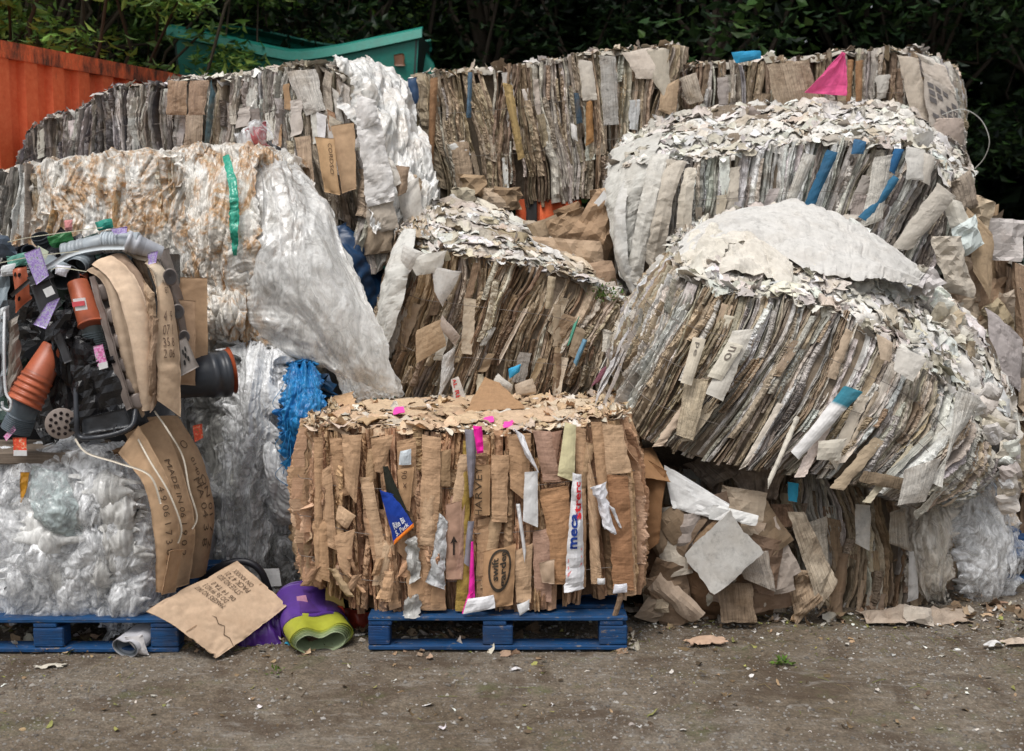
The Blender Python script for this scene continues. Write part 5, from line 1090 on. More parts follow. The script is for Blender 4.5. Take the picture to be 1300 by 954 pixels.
# smooth white sheet over the peak
NS = 120
A = wline([(862, 312, 6.2), (905, 280, 6.35), (960, 264, 6.5), (1020, 262, 6.5), (1075, 282, 6.45), (1120, 310, 6.4), (1170, 352, 6.3)])
Bp = wline([(868, 345, 5.9), (905, 322, 6.0), (965, 312, 6.1), (1020, 340, 5.95), (1070, 356, 5.9), (1120, 358, 5.95), (1164, 364, 6.1)])
o, S = put_sheet(t, 'white_top_sheet', [A, Bp], (0.60, 0.585, 0.555), 'dirtysheet', label='large smooth off-white sheet draped over the peak', seed=91, rag=0.09, bulge=0.05, amp=0.008, folds=0.03, foldn=3.2, res=0.009)
put_sheet(t, 'crumpled_sheet', [wline([(850, 350, 6.0), (866, 318, 6.1), (884, 292, 6.3), (912, 278, 6.4)]), wline([(872, 368, 5.75), (900, 340, 5.85), (925, 318, 5.95), (950, 305, 6.05)])], (0.68, 0.64, 0.56), 'dirtysheet', seed=92, rag=0.1, bulge=0.05, amp=0.03, res=0.018, smooth=False)
put_sheet(t, 'crumpled_sheet', [wline([(905, 300, 6.1), (950, 296, 6.1), (1000, 330, 5.98)]), wline([(900, 345, 5.85), (950, 345, 5.85), (1010, 366, 5.8)])], (0.66, 0.62, 0.55), 'dirtysheet', seed=93, rag=0.1, bulge=0.03, amp=0.03, res=0.018, smooth=False)
# torn fringe down its right end
for k in range(44):
    u = rnd.random(); x = 1160 + 128 * u + rnd.uniform(-8, 8); y = 345 + 250 * u ** 1.4 + rnd.uniform(-15, 40) * (0.3 + u); s = rnd.uniform(12, 26); a = rnd.uniform(0, 6.28)
    q = [(min(1296, x + s * math.cos(a + k_ * 1.57)), y + s * 0.8 * math.sin(a + k_ * 1.57), 6.25 - 0.4 * (y > 480) + rnd.uniform(-0.08, 0.08)) for k_ in range(4)]
    put_sheet(t, 'torn_sheet', px_quad(q, 0), jitcol((wht + whtw)[int(rnd.integers(10))], rnd, 0.12), 'dirtysheet', seed=k + 300, rag=0.1, bulge=0.02, amp=0.022, res=0.018, smooth=False)

# ================================================================ G: cardboard bale on the middle pallet
rnd = np.random.default_rng(33)
Yg = 5.31
top = wline([(392, 522, 6.3), (392, 540, 5.41), (404, 546, 5.31), (450, 547, Yg), (520, 548, Yg), (600, 548, Yg), (680, 546, Yg), (740, 540, Yg), (782, 530, Yg + .02), (796, 524, 5.49), (800, 506, 6.3)])
bot = wline([(388, 716, 6.3), (392, 740, 5.4), (402, 748, 5.3), (450, 776, Yg - .04), (520, 784, Yg - .04), (600, 780, Yg - .04), (680, 774, Yg - .04), (740, 764, Yg - .04), (795, 758, Yg), (808, 752, 5.45), (802, 712, 6.3)])
bak = wline([(398, 518, 6.35), (402, 514, 6.38), (420, 511, 6.4), (465, 508, 6.4), (530, 506, 6.4), (600, 505, 6.4), (670, 503, 6.4), (720, 502, 6.4), (760, 502, 6.4), (782, 502, 6.38), (792, 503, 6.35)])
t = thing('cardboard_bale', base_of(top), 'brown cardboard bale with pink and white plastic strips, on the middle blue pallet', 'bale', GRP)
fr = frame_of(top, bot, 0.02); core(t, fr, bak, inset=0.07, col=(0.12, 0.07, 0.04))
bale_front(t, fr, rnd, crd, M['card'], (0.006, 0.028), 0.014, nw=38, flat_p=0.3, ragged=0.02, keep=90, over=0.8, depthj=0.02, wave=0.7)
wires(t, fr, (0.3, 0.55, 0.8), rnd, out=0.034)
bale_top(t, fr, bak, rnd, [(0.62, 0.46, 0.3), (0.55, 0.39, 0.25), (0.66, 0.52, 0.37), (0.5, 0.35, 0.22), (0.6, 0.5, 0.4), (0.68, 0.62, 0.54)], 1100, M['flake'], (0.012, 0.045), base=(0.5, 0.36, 0.24), bump=0.025, fringe=0.2, tilt=0.22)
def gs(name, q, c, mat='card', off=0.0, **kw):
    kw.setdefault('rag', 0.03); kw.setdefault('bulge', 0.012); kw.setdefault('res', 0.007); kw.setdefault('amp', 0.006); kw.setdefault('seed', int(rnd.integers(999)))
    return put_sheet(t, name, px_quad([(p[0], p[1], (p[2] if len(p) > 2 else 5.22) - off) for p in q], 0), c, mat, **kw)
K = (0.55, 0.355, 0.215); K2 = (0.50, 0.315, 0.185); K3 = (0.60, 0.41, 0.26); P1 = (0.46, 0.29, 0.215)
for q, c in (([(456, 606), (472, 606), (500, 745), (484, 750)], K3), ([(418, 556), (434, 556), (446, 628), (428, 632)], K2), ([(434, 552), (460, 552), (452, 640), (438, 620)], K), ([(430, 640), (452, 655), (440, 672), (426, 660)], K3),
             ([(424, 680), (450, 672), (444, 734), (430, 720)], K), ([(398, 556), (410, 556), (408, 740), (400, 736)], K2), ([(536, 552), (560, 556), (556, 700), (532, 696)], K), ([(538, 628), (552, 628), (552, 694), (532, 692)], K3),
             ([(504, 560), (528, 556), (530, 628), (506, 640)], K2), ([(568, 700), (590, 640), (588, 736), (568, 736)], P1), ([(572, 630), (588, 630), (584, 738), (568, 738)], P1), ([(606, 660), (632, 655), (624, 772), (604, 770)], K2),
             ([(624, 578), (646, 578), (644, 664), (624, 662)], K), ([(646, 552), (674, 550), (672, 640), (648, 620)], K2), ([(685, 622), (722, 616), (726, 742), (704, 742)], (0.47, 0.265, 0.14)), ([(676, 676), (702, 668), (700, 765), (678, 760)], P1),
             ([(728, 540), (744, 545), (744, 745), (740, 748)], K), ([(744, 560), (756, 620), (764, 740), (750, 742)], K3), ([(750, 536), (764, 536), (774, 650), (762, 650)], K2), ([(764, 538), (790, 540), (802, 600), (768, 604)], K3),
             ([(770, 602), (798, 605), (806, 750), (778, 748)], (0.36, 0.19, 0.10)), ([(788, 600), (802, 606), (808, 755), (794, 757)], K), ([(676, 546), (700, 548), (712, 612), (690, 612)], P1), ([(690, 550), (714, 545), (704, 600), (698, 575)], (0.38, 0.225, 0.16)),
             ([(500, 640), (520, 636), (524, 720), (504, 700)], K2), ([(546, 700), (566, 706), (566, 775), (544, 775)], K2), ([(588, 560), (596, 560), (596, 776), (578, 776)], (0.40, 0.27, 0.07)), ([(470, 556), (500, 552), (486, 600), (476, 600)], K),
             ([(652, 700), (676, 690), (674, 765), (655, 765)], K3), ([(486, 700), (500, 720), (510, 770), (494, 776)], K2), ([(404, 600), (420, 590), (428, 700), (410, 690)], K), ([(514, 720), (534, 716), (540, 772), (520, 776)], K2)):
    gs('cardboard_sheet', q, c, off=rnd.uniform(-0.02, 0.015), rag=0.05)
for k in range(26):      # more, smaller flattened pieces
    x = rnd.uniform(395, 790); y = rnd.uniform(555, 690); wd = rnd.uniform(9, 20); h = rnd.uniform(40, 110); l = rnd.normal() * 8
    gs('cardboard_sheet', [(x, y), (x + wd, y + rnd.uniform(-4, 4)), (x + wd + l, y + h), (x + l, y + h * rnd.uniform(0.9, 1.05))], jitcol(crd[int(rnd.integers(7))], rnd), off=rnd.uniform(-0.04, 0.0), rag=0.08)
# printed ones
o, S = gs('garden_box_side', [(614, 700), (655, 690), (652, 768), (612, 772)], (0.47, 0.285, 0.155), 'cardflat', 0.02, bulge=0.03)
shape_on(S, o, t, ring(0.52, 0.36, 0.36, 0.33, 0.16) , (0.055, 0.045, 0.035), 'printed_ring', 0.006)
text_on(S, o, t, 'garden', 0.52, 0.10, 0.78, 0.62, 90, (0.055, 0.045, 0.035), 0.006, bold=0.03); text_on(S, o, t, 'swift', 0.27, 0.20, 0.48, 0.52, 90, (0.055, 0.045, 0.035), 0.006, bold=0.03)
o, S = gs('printed_box_side', [(602, 590), (622, 590), (622, 654), (602, 654)], (0.43, 0.265, 0.145), 'cardflat', 0.01)
text_on(S, o, t, 'HARVEY', 0.05, 0.08, 0.5, 0.98, 90, (0.08, 0.055, 0.035), 0.006)
o, S = gs('printed_box_side', [(504, 596), (526, 592), (520, 650), (508, 640)], (0.47, 0.29, 0.16), 'cardflat', 0.012)
text_on(S, o, t, 'x 06', 0.25, 0.1, 0.6, 0.5, 90, (0.1, 0.06, 0.04), 0.006)
o, S = gs('arrow_board', [(566, 640), (586, 636), (586, 735), (566, 736)], (0.42, 0.26, 0.185), 'cardflat', 0.01)
shape_on(S, o, t, [[(0.46, 0.48), (0.58, 0.48), (0.58, 0.64), (0.46, 0.64)], [(0.28, 0.52), (0.52, 0.44), (0.52, 0.5)], [(0.76, 0.52), (0.52, 0.5), (0.52, 0.44)]], (0.04, 0.03, 0.025), 'printed_arrow')
o, S = gs('black_carton', [(486, 592), (492, 592), (526, 668), (494, 650)], (0.02, 0.022, 0.016), 'sheet', 0.03)
o, S = gs('blue_carton', [(482, 622), (500, 628), (525, 666), (500, 690)], (0.012, 0.05, 0.33), 'sheet', 0.045, label='bright blue printed carton with an orange edge')
text_on(S, o, t, 'Rite Bi\n5. Pack', 0.2, 0.62, 0.85, 0.9, 0, (0.75, 0.76, 0.8), 0.006, bold=0.03)
gs('orange_edge', [(500, 686), (525, 664), (526, 669), (500, 692)], (0.75, 0.2, 0.02), 'sheet', 0.05)
gs('shipping_label', [(508, 573), (522, 570), (522, 590), (506, 591)], (0.62, 0.68, 0.72), 'sheet', 0.02)
gs('white_plastic', [(558, 650), (568, 662), (564, 750), (542, 738)], (0.76, 0.76, 0.76), 'film', 0.03, amp=0.02, rag=0.12)
gs('clear_plastic', [(514, 685), (530, 680), (534, 735), (520, 742)], (0.66, 0.64, 0.6), 'film', 0.03, amp=0.03, rag=0.2)
gs('clear_plastic', [(516, 758), (532, 752), (536, 785), (510, 785)], (0.7, 0.68, 0.64), 'film', 0.035, amp=0.03, rag=0.2)
gs('grey_felt', [(590, 545), (607, 546), (600, 630), (596, 632)], (0.25, 0.235, 0.27), 'sheet', 0.03, bulge=0.02); gs('grey_felt', [(594, 662), (602, 662), (596, 720), (589, 715)], (0.25, 0.235, 0.27), 'sheet', 0.02)
gs('pink_plastic_strip', [(600, 540), (612, 542), (614, 574), (606, 576)], (0.85, 0.02, 0.35), 'sheet', 0.045, amp=0.015); gs('pink_plastic_strip', [(598, 688), (601, 688), (603, 758), (594, 770)], (0.85, 0.03, 0.4), 'sheet', 0.035)
gs('pink_plastic_strip', [(594, 755), (600, 752), (596, 775), (586, 780)], (0.85, 0.03, 0.35), 'sheet', 0.04)
gs('white_paper', [(594, 760), (627, 756), (629, 772), (588, 780)], (0.76, 0.76, 0.78), 'sheet', 0.05)
gs('white_paper', [(652, 544), (664, 552), (684, 600), (668, 580)], (0.74, 0.74, 0.76), 'sheet', 0.035, amp=0.02, rag=0.1); gs('white_paper', [(666, 600), (683, 598), (683, 670), (664, 662)], (0.7, 0.7, 0.7), 'sheet', 0.03)
gs('white_paper', [(655, 640), (660, 640), (668, 700), (666, 715)], (0.74, 0.74, 0.74), 'sheet', 0.03); gs('white_paper', [(656, 768), (672, 762), (672, 774), (660, 782)], (0.7, 0.7, 0.7), 'sheet', 0.04)
gs('pale_yellow_card', [(717, 536), (732, 540), (729, 612), (708, 604)], (0.68, 0.62, 0.38), 'sheet', 0.03)
o, S = gs('stretch_film_sleeve', [(727, 600), (738, 602), (742, 748), (716, 752)], (0.74, 0.74, 0.76), 'sheet', 0.05, bulge=0.03, amp=0.012, rag=0.06, label='white plastic sleeve printed in blue and red')
text_on(S, o, t, 'meca', 0.15, 0.36, 0.6, 0.60, 90, (0.02, 0.05, 0.25), 0.006, bold=0.03); text_on(S, o, t, 'strerc', 0.35, 0.1, 0.9, 0.40, 90, (0.65, 0.04, 0.05), 0.006, bold=0.03)
for k in range(3):
    shape_on(S, o, t, [[(0.1, 0.68 + k * 0.055), (0.9, 0.60 + k * 0.055), (0.9, 0.62 + k * 0.055), (0.1, 0.71 + k * 0.055)]], (0.72, 0.3, 0.3), 'printed_stripe')
gs('crumpled_white_paper', [(750, 618), (768, 612), (782, 680), (766, 670)], (0.74, 0.74, 0.78), 'sheet', 0.04, amp=0.03, rag=0.2); gs('crumpled_white_paper', [(772, 640), (780, 645), (790, 672), (786, 670)], (0.74, 0.74, 0.76), 'sheet', 0.04, amp=0.02, rag=0.1)
gs('white_label', [(780, 742), (796, 741), (796, 752), (778, 754)], (0.7, 0.7, 0.76), 'sheet', 0.04); gs('barcode_label', [(758, 734), (768, 734), (768, 742), (758, 742)], (0.7, 0.7, 0.7), 'sheet', 0.035)
gs('trailing_strip', [(784, 756, 5.2), (792, 756, 5.2), (774, 820, 5.19), (768, 818, 5.19)], (0.3, 0.2, 0.13), 'brownpaper', 0, amp=0.012)
gs('clear_tape', [(684, 715), (704, 710), (704, 742), (688, 740)], (0.5, 0.36, 0.25), 'plastic', 0.03, amp=0.012)
# shredded underside corner, lower left
for k in range(10):
    x = rnd.uniform(395, 520); y = rnd.uniform(705, 735); a = rnd.uniform(-0.7, 0.7); l = rnd.uniform(18, 45); wd = rnd.uniform(6, 14)
    gs('torn_strip', [(x, y), (x + wd, y), (x + wd + l * math.sin(a), y + l * math.cos(a)), (x + l * math.sin(a), y + l * math.cos(a))], jitcol(crd[int(rnd.integers(7))], rnd, .2), off=rnd.uniform(-0.02, 0.03), amp=0.015, rag=0.12)
# scraps lying on top
for q, c in (([(414, 508, 6.5), (448, 500, 6.4), (452, 520, 6.2), (425, 532, 6.1)], (0.56, 0.37, 0.22)), ([(460, 512, 6.3), (530, 508, 6.4), (548, 528, 6.0), (470, 530, 6.0)], (0.6, 0.45, 0.3)), ([(560, 515, 6.2), (620, 520, 6.2), (640, 540, 5.7), (570, 538, 5.7)], (0.62, 0.46, 0.3)),
             ([(690, 512, 6.2), (760, 508, 6.3), (770, 528, 5.8), (700, 532, 5.8)], (0.64, 0.52, 0.38)), ([(620, 528, 5.9), (690, 520, 6.0), (710, 536, 5.7), (640, 545, 5.62)], (0.6, 0.44, 0.3))):
    put_sheet(t, 'board_scrap', px_quad([(a, b - 3, y_ - 0.2) for a, b, y_ in q], 0), c, 'card', seed=int(rnd.integers(999)), rag=0.12, amp=0.01)
for x, y, yy in ((614, 536, 5.55), (500, 524, 5.8), (640, 541, 5.4)):
    put_sheet(t, 'pink_scrap', px_quad([(x, y - 6, yy), (x + 12, y - 8, yy), (x + 14, y, yy - .05), (x - 2, y + 2, yy - .05)], 0), (0.8, 0.08, 0.4), 'sheet', seed=int(x), rag=0.15)
put_sheet(t, 'fluted_offcut', px_quad([(616, 478, 6.1), (634, 486, 6.05), (668, 519, 5.85), (590, 523, 5.8)], 0), (0.38, 0.23, 0.125), 'card', seed=33, rag=0.03, res=0.008)
# ================================================================ I: stained film bale, upper left
rnd = np.random.default_rng(41)
GF = 'plastic film bales at the left'
t = thing('plastic_film_bale', W(230, 420, 6.8) * [1, 1, 0], 'upper left film bale with rusty orange stains and a cloudy sheet draped off its right', 'bale', GF)
top = wline([(-60, 232, 6.6), (0, 222, 6.55), (45, 212, 6.52), (90, 205, 6.5), (160, 198, 6.5), (230, 194, 6.5), (290, 188, 6.5), (340, 196, 6.5), (372, 216, 6.6)])
bot = wline([(-60, 450, 6.5), (0, 450, 6.45), (45, 450, 6.42), (90, 450, 6.4), (160, 450, 6.4), (230, 450, 6.4), (300, 446, 6.4), (355, 446, 6.4), (400, 450, 6.5)])
bak = [p + np.array([0.05, 1.0, 0.04]) for p in np.array(top)]
fr = frame_of(top, bot, 0.06); core(t, fr, bak, inset=0.14, col=(0.4, 0.36, 0.3), name='packed_film_core', mat=M['filmst'])
def front_patch(fr, name, u0, u1, mat, **kw):
    us = np.linspace(u0, u1, 2)
    # follow the frame: build from its own top and bottom lines
    n = 14; uu = np.linspace(u0, u1, n)
    a = fr(uu, np.full(n, 0.0))[0]; m_ = fr(uu, np.full(n, 0.5))[0]; b = fr(uu, np.full(n, 1.0))[0]
    A = [a[0], m_[0], b[0]]; B_ = [a[-1], m_[-1], b[-1]]
    return a, m_, b
def film_face(root, name, fr, mat, rnd, u0=0.0, u1=1.0, w0=0.0, w1=1.0, nu=280, nw=200, folds=0.03, crum=0.03, pill=0.0, fx=9, fy=2, px=8, py=3, fine=0.006, back=None, backd=0.0, col=(1, 1, 1), colnoise=0.15, bands=None):
    """crumpled film over a packed face and, when back is given, on over the top"""
    seed = int(rnd.integers(1e6)); L = fr.len
    ws = np.linspace(w0, w1, nw); us = np.linspace(u0, u1, nu); U, Wg = np.meshgrid(us, ws, indexing='ij')
    P, du, dw, N = fr(U, np.clip(Wg, 0, 1)); H = np.linalg.norm(fr(np.array([.5]), np.array([1.]))[0] - fr(np.array([.5]), np.array([0.]))[0])
    if back is not None:
        B = spline(back); tt = np.clip(-Wg, 0, None); q = B(U); Pt = fr(U, 0 * U)[0]
        over = (Wg < 0)[..., None]; P = np.where(over, Pt + (q - Pt) * tt[..., None], P)
        up = np.array([0, 0, 1.0]); k = np.clip((-Wg + 0.03) / 0.08, 0, 1)[..., None]; N = unit(N * (1 - k) + up * k)
    X, Z = U * L, Wg * H
    wx = X + 0.09 * fbm(X * 4, Z * 3, 0, seed + 3, 3); wz = Z + 0.12 * fbm(X * 4, Z * 3, 5, seed + 4, 3)
    d = folds * ridged(wx * fx, wz * fy, seed + 5, 3) + crum * fbm(wx * 7, wz * 5, 0, seed + 6, 4)
    if pill: f1, f2, iv = worley(wx * px, wz * py, seed + 8); d = d + pill * (np.sqrt(np.clip(f2 - f1, 0, 1)) - 0.4) + pill * 0.7 * (iv - 0.5)
    g1, g2, iv = worley(wx * 42, wz * 24, seed + 9); d = d + fine * (g2 - g1) * 1.2 + fine * ridged(wx * 40, wz * 14, seed + 10, 2)
    P = P + N * d[..., None]; c = np.array(col) * (1 + colnoise * fbm(wx * 12, wz * 5, 0, seed + 12, 3))[..., None]
    mb = MB(); mb.add(P.reshape(-1, 3), gridf(nu, nw)[:, ::-1], c.reshape(-1, 3), np.stack([X, Z], -1)); return mb.build(name, M[mat], root)
film_face(t, 'stained_film_face', fr, 'filmst', rnd, 0.06, 1.0, -0.5, 1.0, 420, 260, folds=0.03, crum=0.03, pill=0.025, fx=26, fy=1.0, px=22, py=3, fine=0.006, back=bak)
frp = frame_of(top[:3], bot[:3], 0.05); frp2 = frame_of([p + np.array([0, -0.06, 0]) for p in top[:3]], [p + np.array([0, -0.06, 0]) for p in bot[:3]], 0.06)
bale_front(t, frp2, rnd, gry[1:], M['paper'], (0.012, 0.035), 0.015, part='newspaper_layer', keep=20)
bale_front(t, fr, rnd, [(0.62, 0.6, 0.55), (0.5, 0.44, 0.36), (0.66, 0.64, 0.6), (0.45, 0.34, 0.22)], M['filmst'], (0.02, 0.05), 0.03, part='film_strip', mass='film_strips', wr=(0.03, 0.9), over=0.2, prob_short=0.7, flat_p=0.2, keep=24, gap=1.4)
film_patch(t, 'draped_film', wline([(296, 186, 6.5), (300, 250, 6.3), (305, 330, 6.22), (318, 400, 6.2), (340, 440, 6.2)]), wline([(366, 196, 6.9), (408, 262, 6.65), (446, 340, 6.4), (482, 420, 6.3), (508, 508, 6.25)]), 'filmfog', rnd, 200, 300, folds=0.07, crum=0.05, pill=0.0, fx=5, fy=0.7, bulge=0.16, fine=0.001, rag=0.05)
film_patch(t, 'draped_film', wline([(318, 250, 6.45), (330, 330, 6.4), (350, 400, 6.35), (420, 470, 6.35), (440, 512, 6.3)]), wline([(392, 232, 6.85), (430, 300, 6.7), (465, 380, 6.5), (492, 450, 6.4), (506, 505, 6.3)]), 'filmsoft', rnd, 150, 240, folds=0.03, crum=0.04, pill=0.0, bulge=0.08, fine=0.004, rag=0.05)
film_patch(t, 'bunched_film', wline([(232, 196, 6.45), (236, 280, 6.3), (240, 360, 6.28), (262, 430, 6.25)]), wline([(330, 190, 6.5), (336, 280, 6.2), (338, 360, 6.18), (350, 442, 6.2)]), 'filmst', rnd, 180, 260, folds=0.04, crum=0.04, pill=0.035, fx=14, fy=1.3, px=12, py=3, bulge=0.06, fine=0.006, rag=0.1)
film_patch(t, 'stained_lumps', wline([(262, 370, 6.2), (262, 400, 6.15), (266, 428, 6.2)]), wline([(312, 365, 6.2), (314, 400, 6.12), (310, 430, 6.2)]), 'filmst', rnd, 80, 80, folds=0.03, crum=0.03, pill=0.05, px=14, py=10, bulge=0.06)
put_sheet(t, 'green_plastic_strip', [wline([(282, 198, 6.3), (290, 240, 6.12), (292, 290, 6.08), (296, 325, 6.1)]), wline([(291, 198, 6.3), (302, 240, 6.12), (303, 290, 6.08), (300, 325, 6.1)])], (0.05, 0.5, 0.34), 'film', seed=4, rag=0.1, amp=0.012, folds=0.01, res=0.006)
put_sheet(t, 'red_plastic_scrap', px_quad([(312, 165), (336, 155), (342, 186), (316, 190)], 6.6), (0.75, 0.2, 0.22), 'film', seed=5, rag=0.2, amp=0.03, bulge=0.06, res=0.007)
film_patch(t, 'film_bundle', wline([(298, 172, 6.7), (306, 196, 6.6)]), wline([(344, 158, 6.7), (352, 190, 6.6)]), 'filmclear', rnd, 50, 50, folds=0.03, crum=0.03, pill=0.04, bulge=0.08)
put_sheet(t, 'black_plastic_scrap', px_quad([(340, 178), (360, 190), (366, 206), (346, 196)], 6.9), (0.02, 0.02, 0.022), 'blackplastic', seed=6, rag=0.2, amp=0.03, bulge=0.05)
def on_frame(fr, w0=0, w1=1):
    def S(a, b):
        p, du, dw, nn = fr(np.array([a]), np.array([w0 + (w1 - w0) * b])); return p[0], nn[0]
    return S
film_tufts(t, 'torn_film', on_frame(fr), rnd, 130, 'filmst', (0.015, 0.05), off=(0.0, 0.04))

# ================================================================ J: film hanging below it
rnd = np.random.default_rng(42)
t = thing('plastic_film_bale', W(340, 700, 6.8) * [1, 1, 0], 'clear film bale hanging in long folds, standing behind the pots bale', 'bale', GF)
topJ = wline([(225, 440, 6.5), (270, 432, 6.4), (320, 436, 6.35), (365, 440, 6.4), (410, 470, 6.5)]); botJ = wline([(225, 748, 6.4), (275, 748, 6.35), (320, 746, 6.3), (370, 748, 6.35), (420, 748, 6.45)])
bakJ = [p + np.array([0, 0.9, 0.0]) for p in np.array(topJ)]
frJ = frame_of(topJ, botJ, 0.06); core(t, frJ, bakJ, inset=0.16, col=(0.3, 0.3, 0.3), name='packed_film_core')
film_face(t, 'crumpled_film_face', frJ, 'filmfog', rnd, 0, 1, -0.1, 1.0, 220, 260, folds=0.06, crum=0.05, pill=0.05, fx=11, fy=1.3, px=9, py=2.4, back=bakJ, col=(0.95, 0.95, 0.93))
film_patch(t, 'hanging_film', wline([(290, 432, 6.25), (284, 520, 6.12), (275, 620, 6.1), (272, 742, 6.1)]), wline([(368, 440, 6.3), (364, 520, 6.1), (352, 620, 6.08), (350, 745, 6.12)]), 'filmclear', rnd, 170, 300, folds=0.06, crum=0.045, pill=0.02, fx=13, fy=0.7, px=8, py=2, bulge=0.10, fine=0.004, rag=0.15)
film_patch(t, 'hanging_film', wline([(296, 436, 6.2), (300, 500, 6.08), (296, 570, 6.05)]), wline([(362, 440, 6.22), (352, 520, 6.02), (332, 600, 6.04)]), 'film', rnd, 120, 200, folds=0.05, crum=0.03, pill=0.0, fx=18, fy=0.6, bulge=0.07, fine=0.004, rag=0.15)
film_patch(t, 'film_bundle', wline([(345, 520, 6.15), (338, 560, 6.1), (335, 620, 6.1), (345, 665, 6.15)]), wline([(362, 520, 6.1), (378, 600, 6.0), (386, 640, 6.0), (382, 672, 6.1)]), 'film', rnd, 90, 140, folds=0.03, crum=0.04, pill=0.03, bulge=0.08, fine=0.006, rag=0.1)
film_patch(t, 'dark_film', wline([(350, 640, 6.2), (350, 700, 6.15), (352, 750, 6.2)]), wline([(392, 640, 6.2), (392, 700, 6.1), (390, 758, 6.15)]), 'filmclear', rnd, 60, 90, folds=0.04, crum=0.03, pill=0.03, bulge=0.05, col=(0.5, 0.5, 0.5))
put_sheet(t, 'paper_label', px_quad([(332, 722, 6.0), (354, 722, 6.0), (358, 744, 5.98), (338, 745, 5.98)], 0), (0.6, 0.6, 0.6), 'sheet', seed=2, rag=0.03)
film_tufts(t, 'torn_film', on_frame(frJ), rnd, 90, 'filmclear', (0.03, 0.09), off=(0.0, 0.1))
# blue netting
rnd = np.random.default_rng(43)
t = thing('netting_bundle', W(388, 600, 6.0) * [1, 1, 0] + [0, 0.1, 0.6], 'bright blue plastic netting bundled between the clear film and the cardboard bale', 'netting')
film_patch(t, 'netting', wline([(372, 464, 6.15), (360, 500, 6.02), (358, 550, 5.98), (362, 612, 6.0)]), wline([(396, 470, 6.15), (414, 505, 6.0), (418, 550, 5.97), (412, 612, 6.0)]), 'net', rnd, 110, 200, folds=0.05, crum=0.03, pill=0.02, fx=24, fy=1.2, bulge=0.08, fine=0.01, rag=0.12)
for k in range(40):
    x = rnd.uniform(362, 412); y = rnd.uniform(470, 590); mb = MB()
    tube(mb, spline(wline([(x, y, 5.9), (x + rnd.normal() * 6, y + 20, 5.88), (x + rnd.normal() * 9, y + 42, 5.9), (x + rnd.normal() * 9, y + 60, 5.95)]))(np.linspace(0, 1, 14)), 0.0016, (0.04, 0.32, 0.66), 5)
    mb.build('net_strand', M['plastic'], t)
mb = MB(); q = [W(365, 480, 6.2), W(408, 480, 6.2), W(412, 620, 6.1), W(360, 620, 6.1)]
put_sheet(t, 'netting_inside', q, (0.01, 0.08, 0.2), 'plastic', th=0.12, seed=8, rag=0.1, amp=0.03)
t = thing('blue_tarpaulin', W(455, 330, 7.0) * [1, 1, 0] + [0, 0, 1.5], 'dark blue tarpaulin showing in the gap left of the centre bale', 'tarpaulin')
put_sheet(t, 'tarpaulin_sheet', [wline([(424, 288, 6.95), (434, 320, 6.9), (446, 360, 6.9), (462, 410, 6.95)]), wline([(440, 290, 7.05), (468, 320, 7.1), (488, 345, 7.2), (500, 400, 7.2)])], (0.01, 0.05, 0.13), 'plastic', seed=3, rag=0.03, bulge=0.04, amp=0.02, folds=0.04, foldn=3)

# ================================================================ K: clear film bale at the left front
rnd = np.random.default_rng(44)
t = thing('plastic_film_bale', W(90, 780, 5.5) * [1, 1, 0] , 'clear white film bale with curved brown boards on its right, on the left blue pallet', 'bale', GF)
topK = wline([(-60, 580, 5.45), (0, 578, 5.4), (50, 574, 5.38), (100, 576, 5.36), (140, 582, 5.36), (168, 600, 5.38), (184, 640, 5.5)])
botK = wline([(-60, 785, 5.34), (0, 784, 5.3), (50, 782, 5.28), (100, 782, 5.28), (150, 782, 5.28), (182, 778, 5.3), (200, 755, 5.42)])
bakK = [p + np.array([0.0, 0.9, 0.0]) for p in np.array(topK)]
frK = frame_of(topK, botK, 0.06); core(t, frK, bakK, inset=0.17, col=(0.28, 0.28, 0.28), name='packed_film_core', mat=M['film'])
film_face(t, 'crumpled_film_face', frK, 'film', rnd, 0, 1, -0.25, 1.0, 420, 380, folds=0.025, crum=0.03, pill=0.05, fx=9, fy=3.0, px=7, py=3.6, fine=0.005, back=bakK, col=(0.97, 0.98, 1.0))
film_face(t, 'loose_film_layer', frame_of([p + np.array([0, -0.06, 0]) for p in topK], [p + np.array([0, -0.05, 0.01]) for p in botK], 0.07), 'filmclear', rnd, 0, 0.97, -0.05, 0.99, 260, 260, folds=0.03, crum=0.04, pill=0.04, fx=7, fy=3, px=6, py=4, fine=0.003, back=[p + np.array([0, 0, 0.04]) for p in bakK])
for k in range(24):
    x = rnd.uniform(0, 145); y = rnd.uniform(585, 720); wd = rnd.uniform(22, 55); h = rnd.uniform(40, 110); Y = 5.2 + rnd.uniform(-0.03, 0.03)
    film_patch(t, 'film_pillow', wline([(x, y, Y + .12), (x - wd * 0.15, y + h * .5, Y), (x + wd * .1, y + h, Y + .1)]), wline([(x + wd * .8, y + rnd.uniform(-8, 8), Y + .12), (x + wd, y + h * .5, Y), (x + wd * .7, min(784, y + h), Y + .1)]), ['filmfog', 'filmclear', 'filmclear'][k % 3], rnd, 50, 70, folds=0.02, crum=0.03, pill=0.025, fx=16, fy=4, px=12, py=6, bulge=0.05, fine=0.006, rag=0.2)
film_tufts(t, 'torn_film', on_frame(frK, 0, 1.0), rnd, 170, 'filmclear', (0.012, 0.045), off=(0.02, 0.08))
film_tufts(t, 'frayed_film', on_frame(frK, 0.94, 1.0), rnd, 90, 'film', (0.012, 0.035), off=(0.0, 0.05))
put_sheet(t, 'yellow_strap', px_quad([(25, 600), (37, 600), (33, 625), (25, 640)], 5.2), (0.75, 0.35, 0.03), 'film', seed=3, amp=0.01)
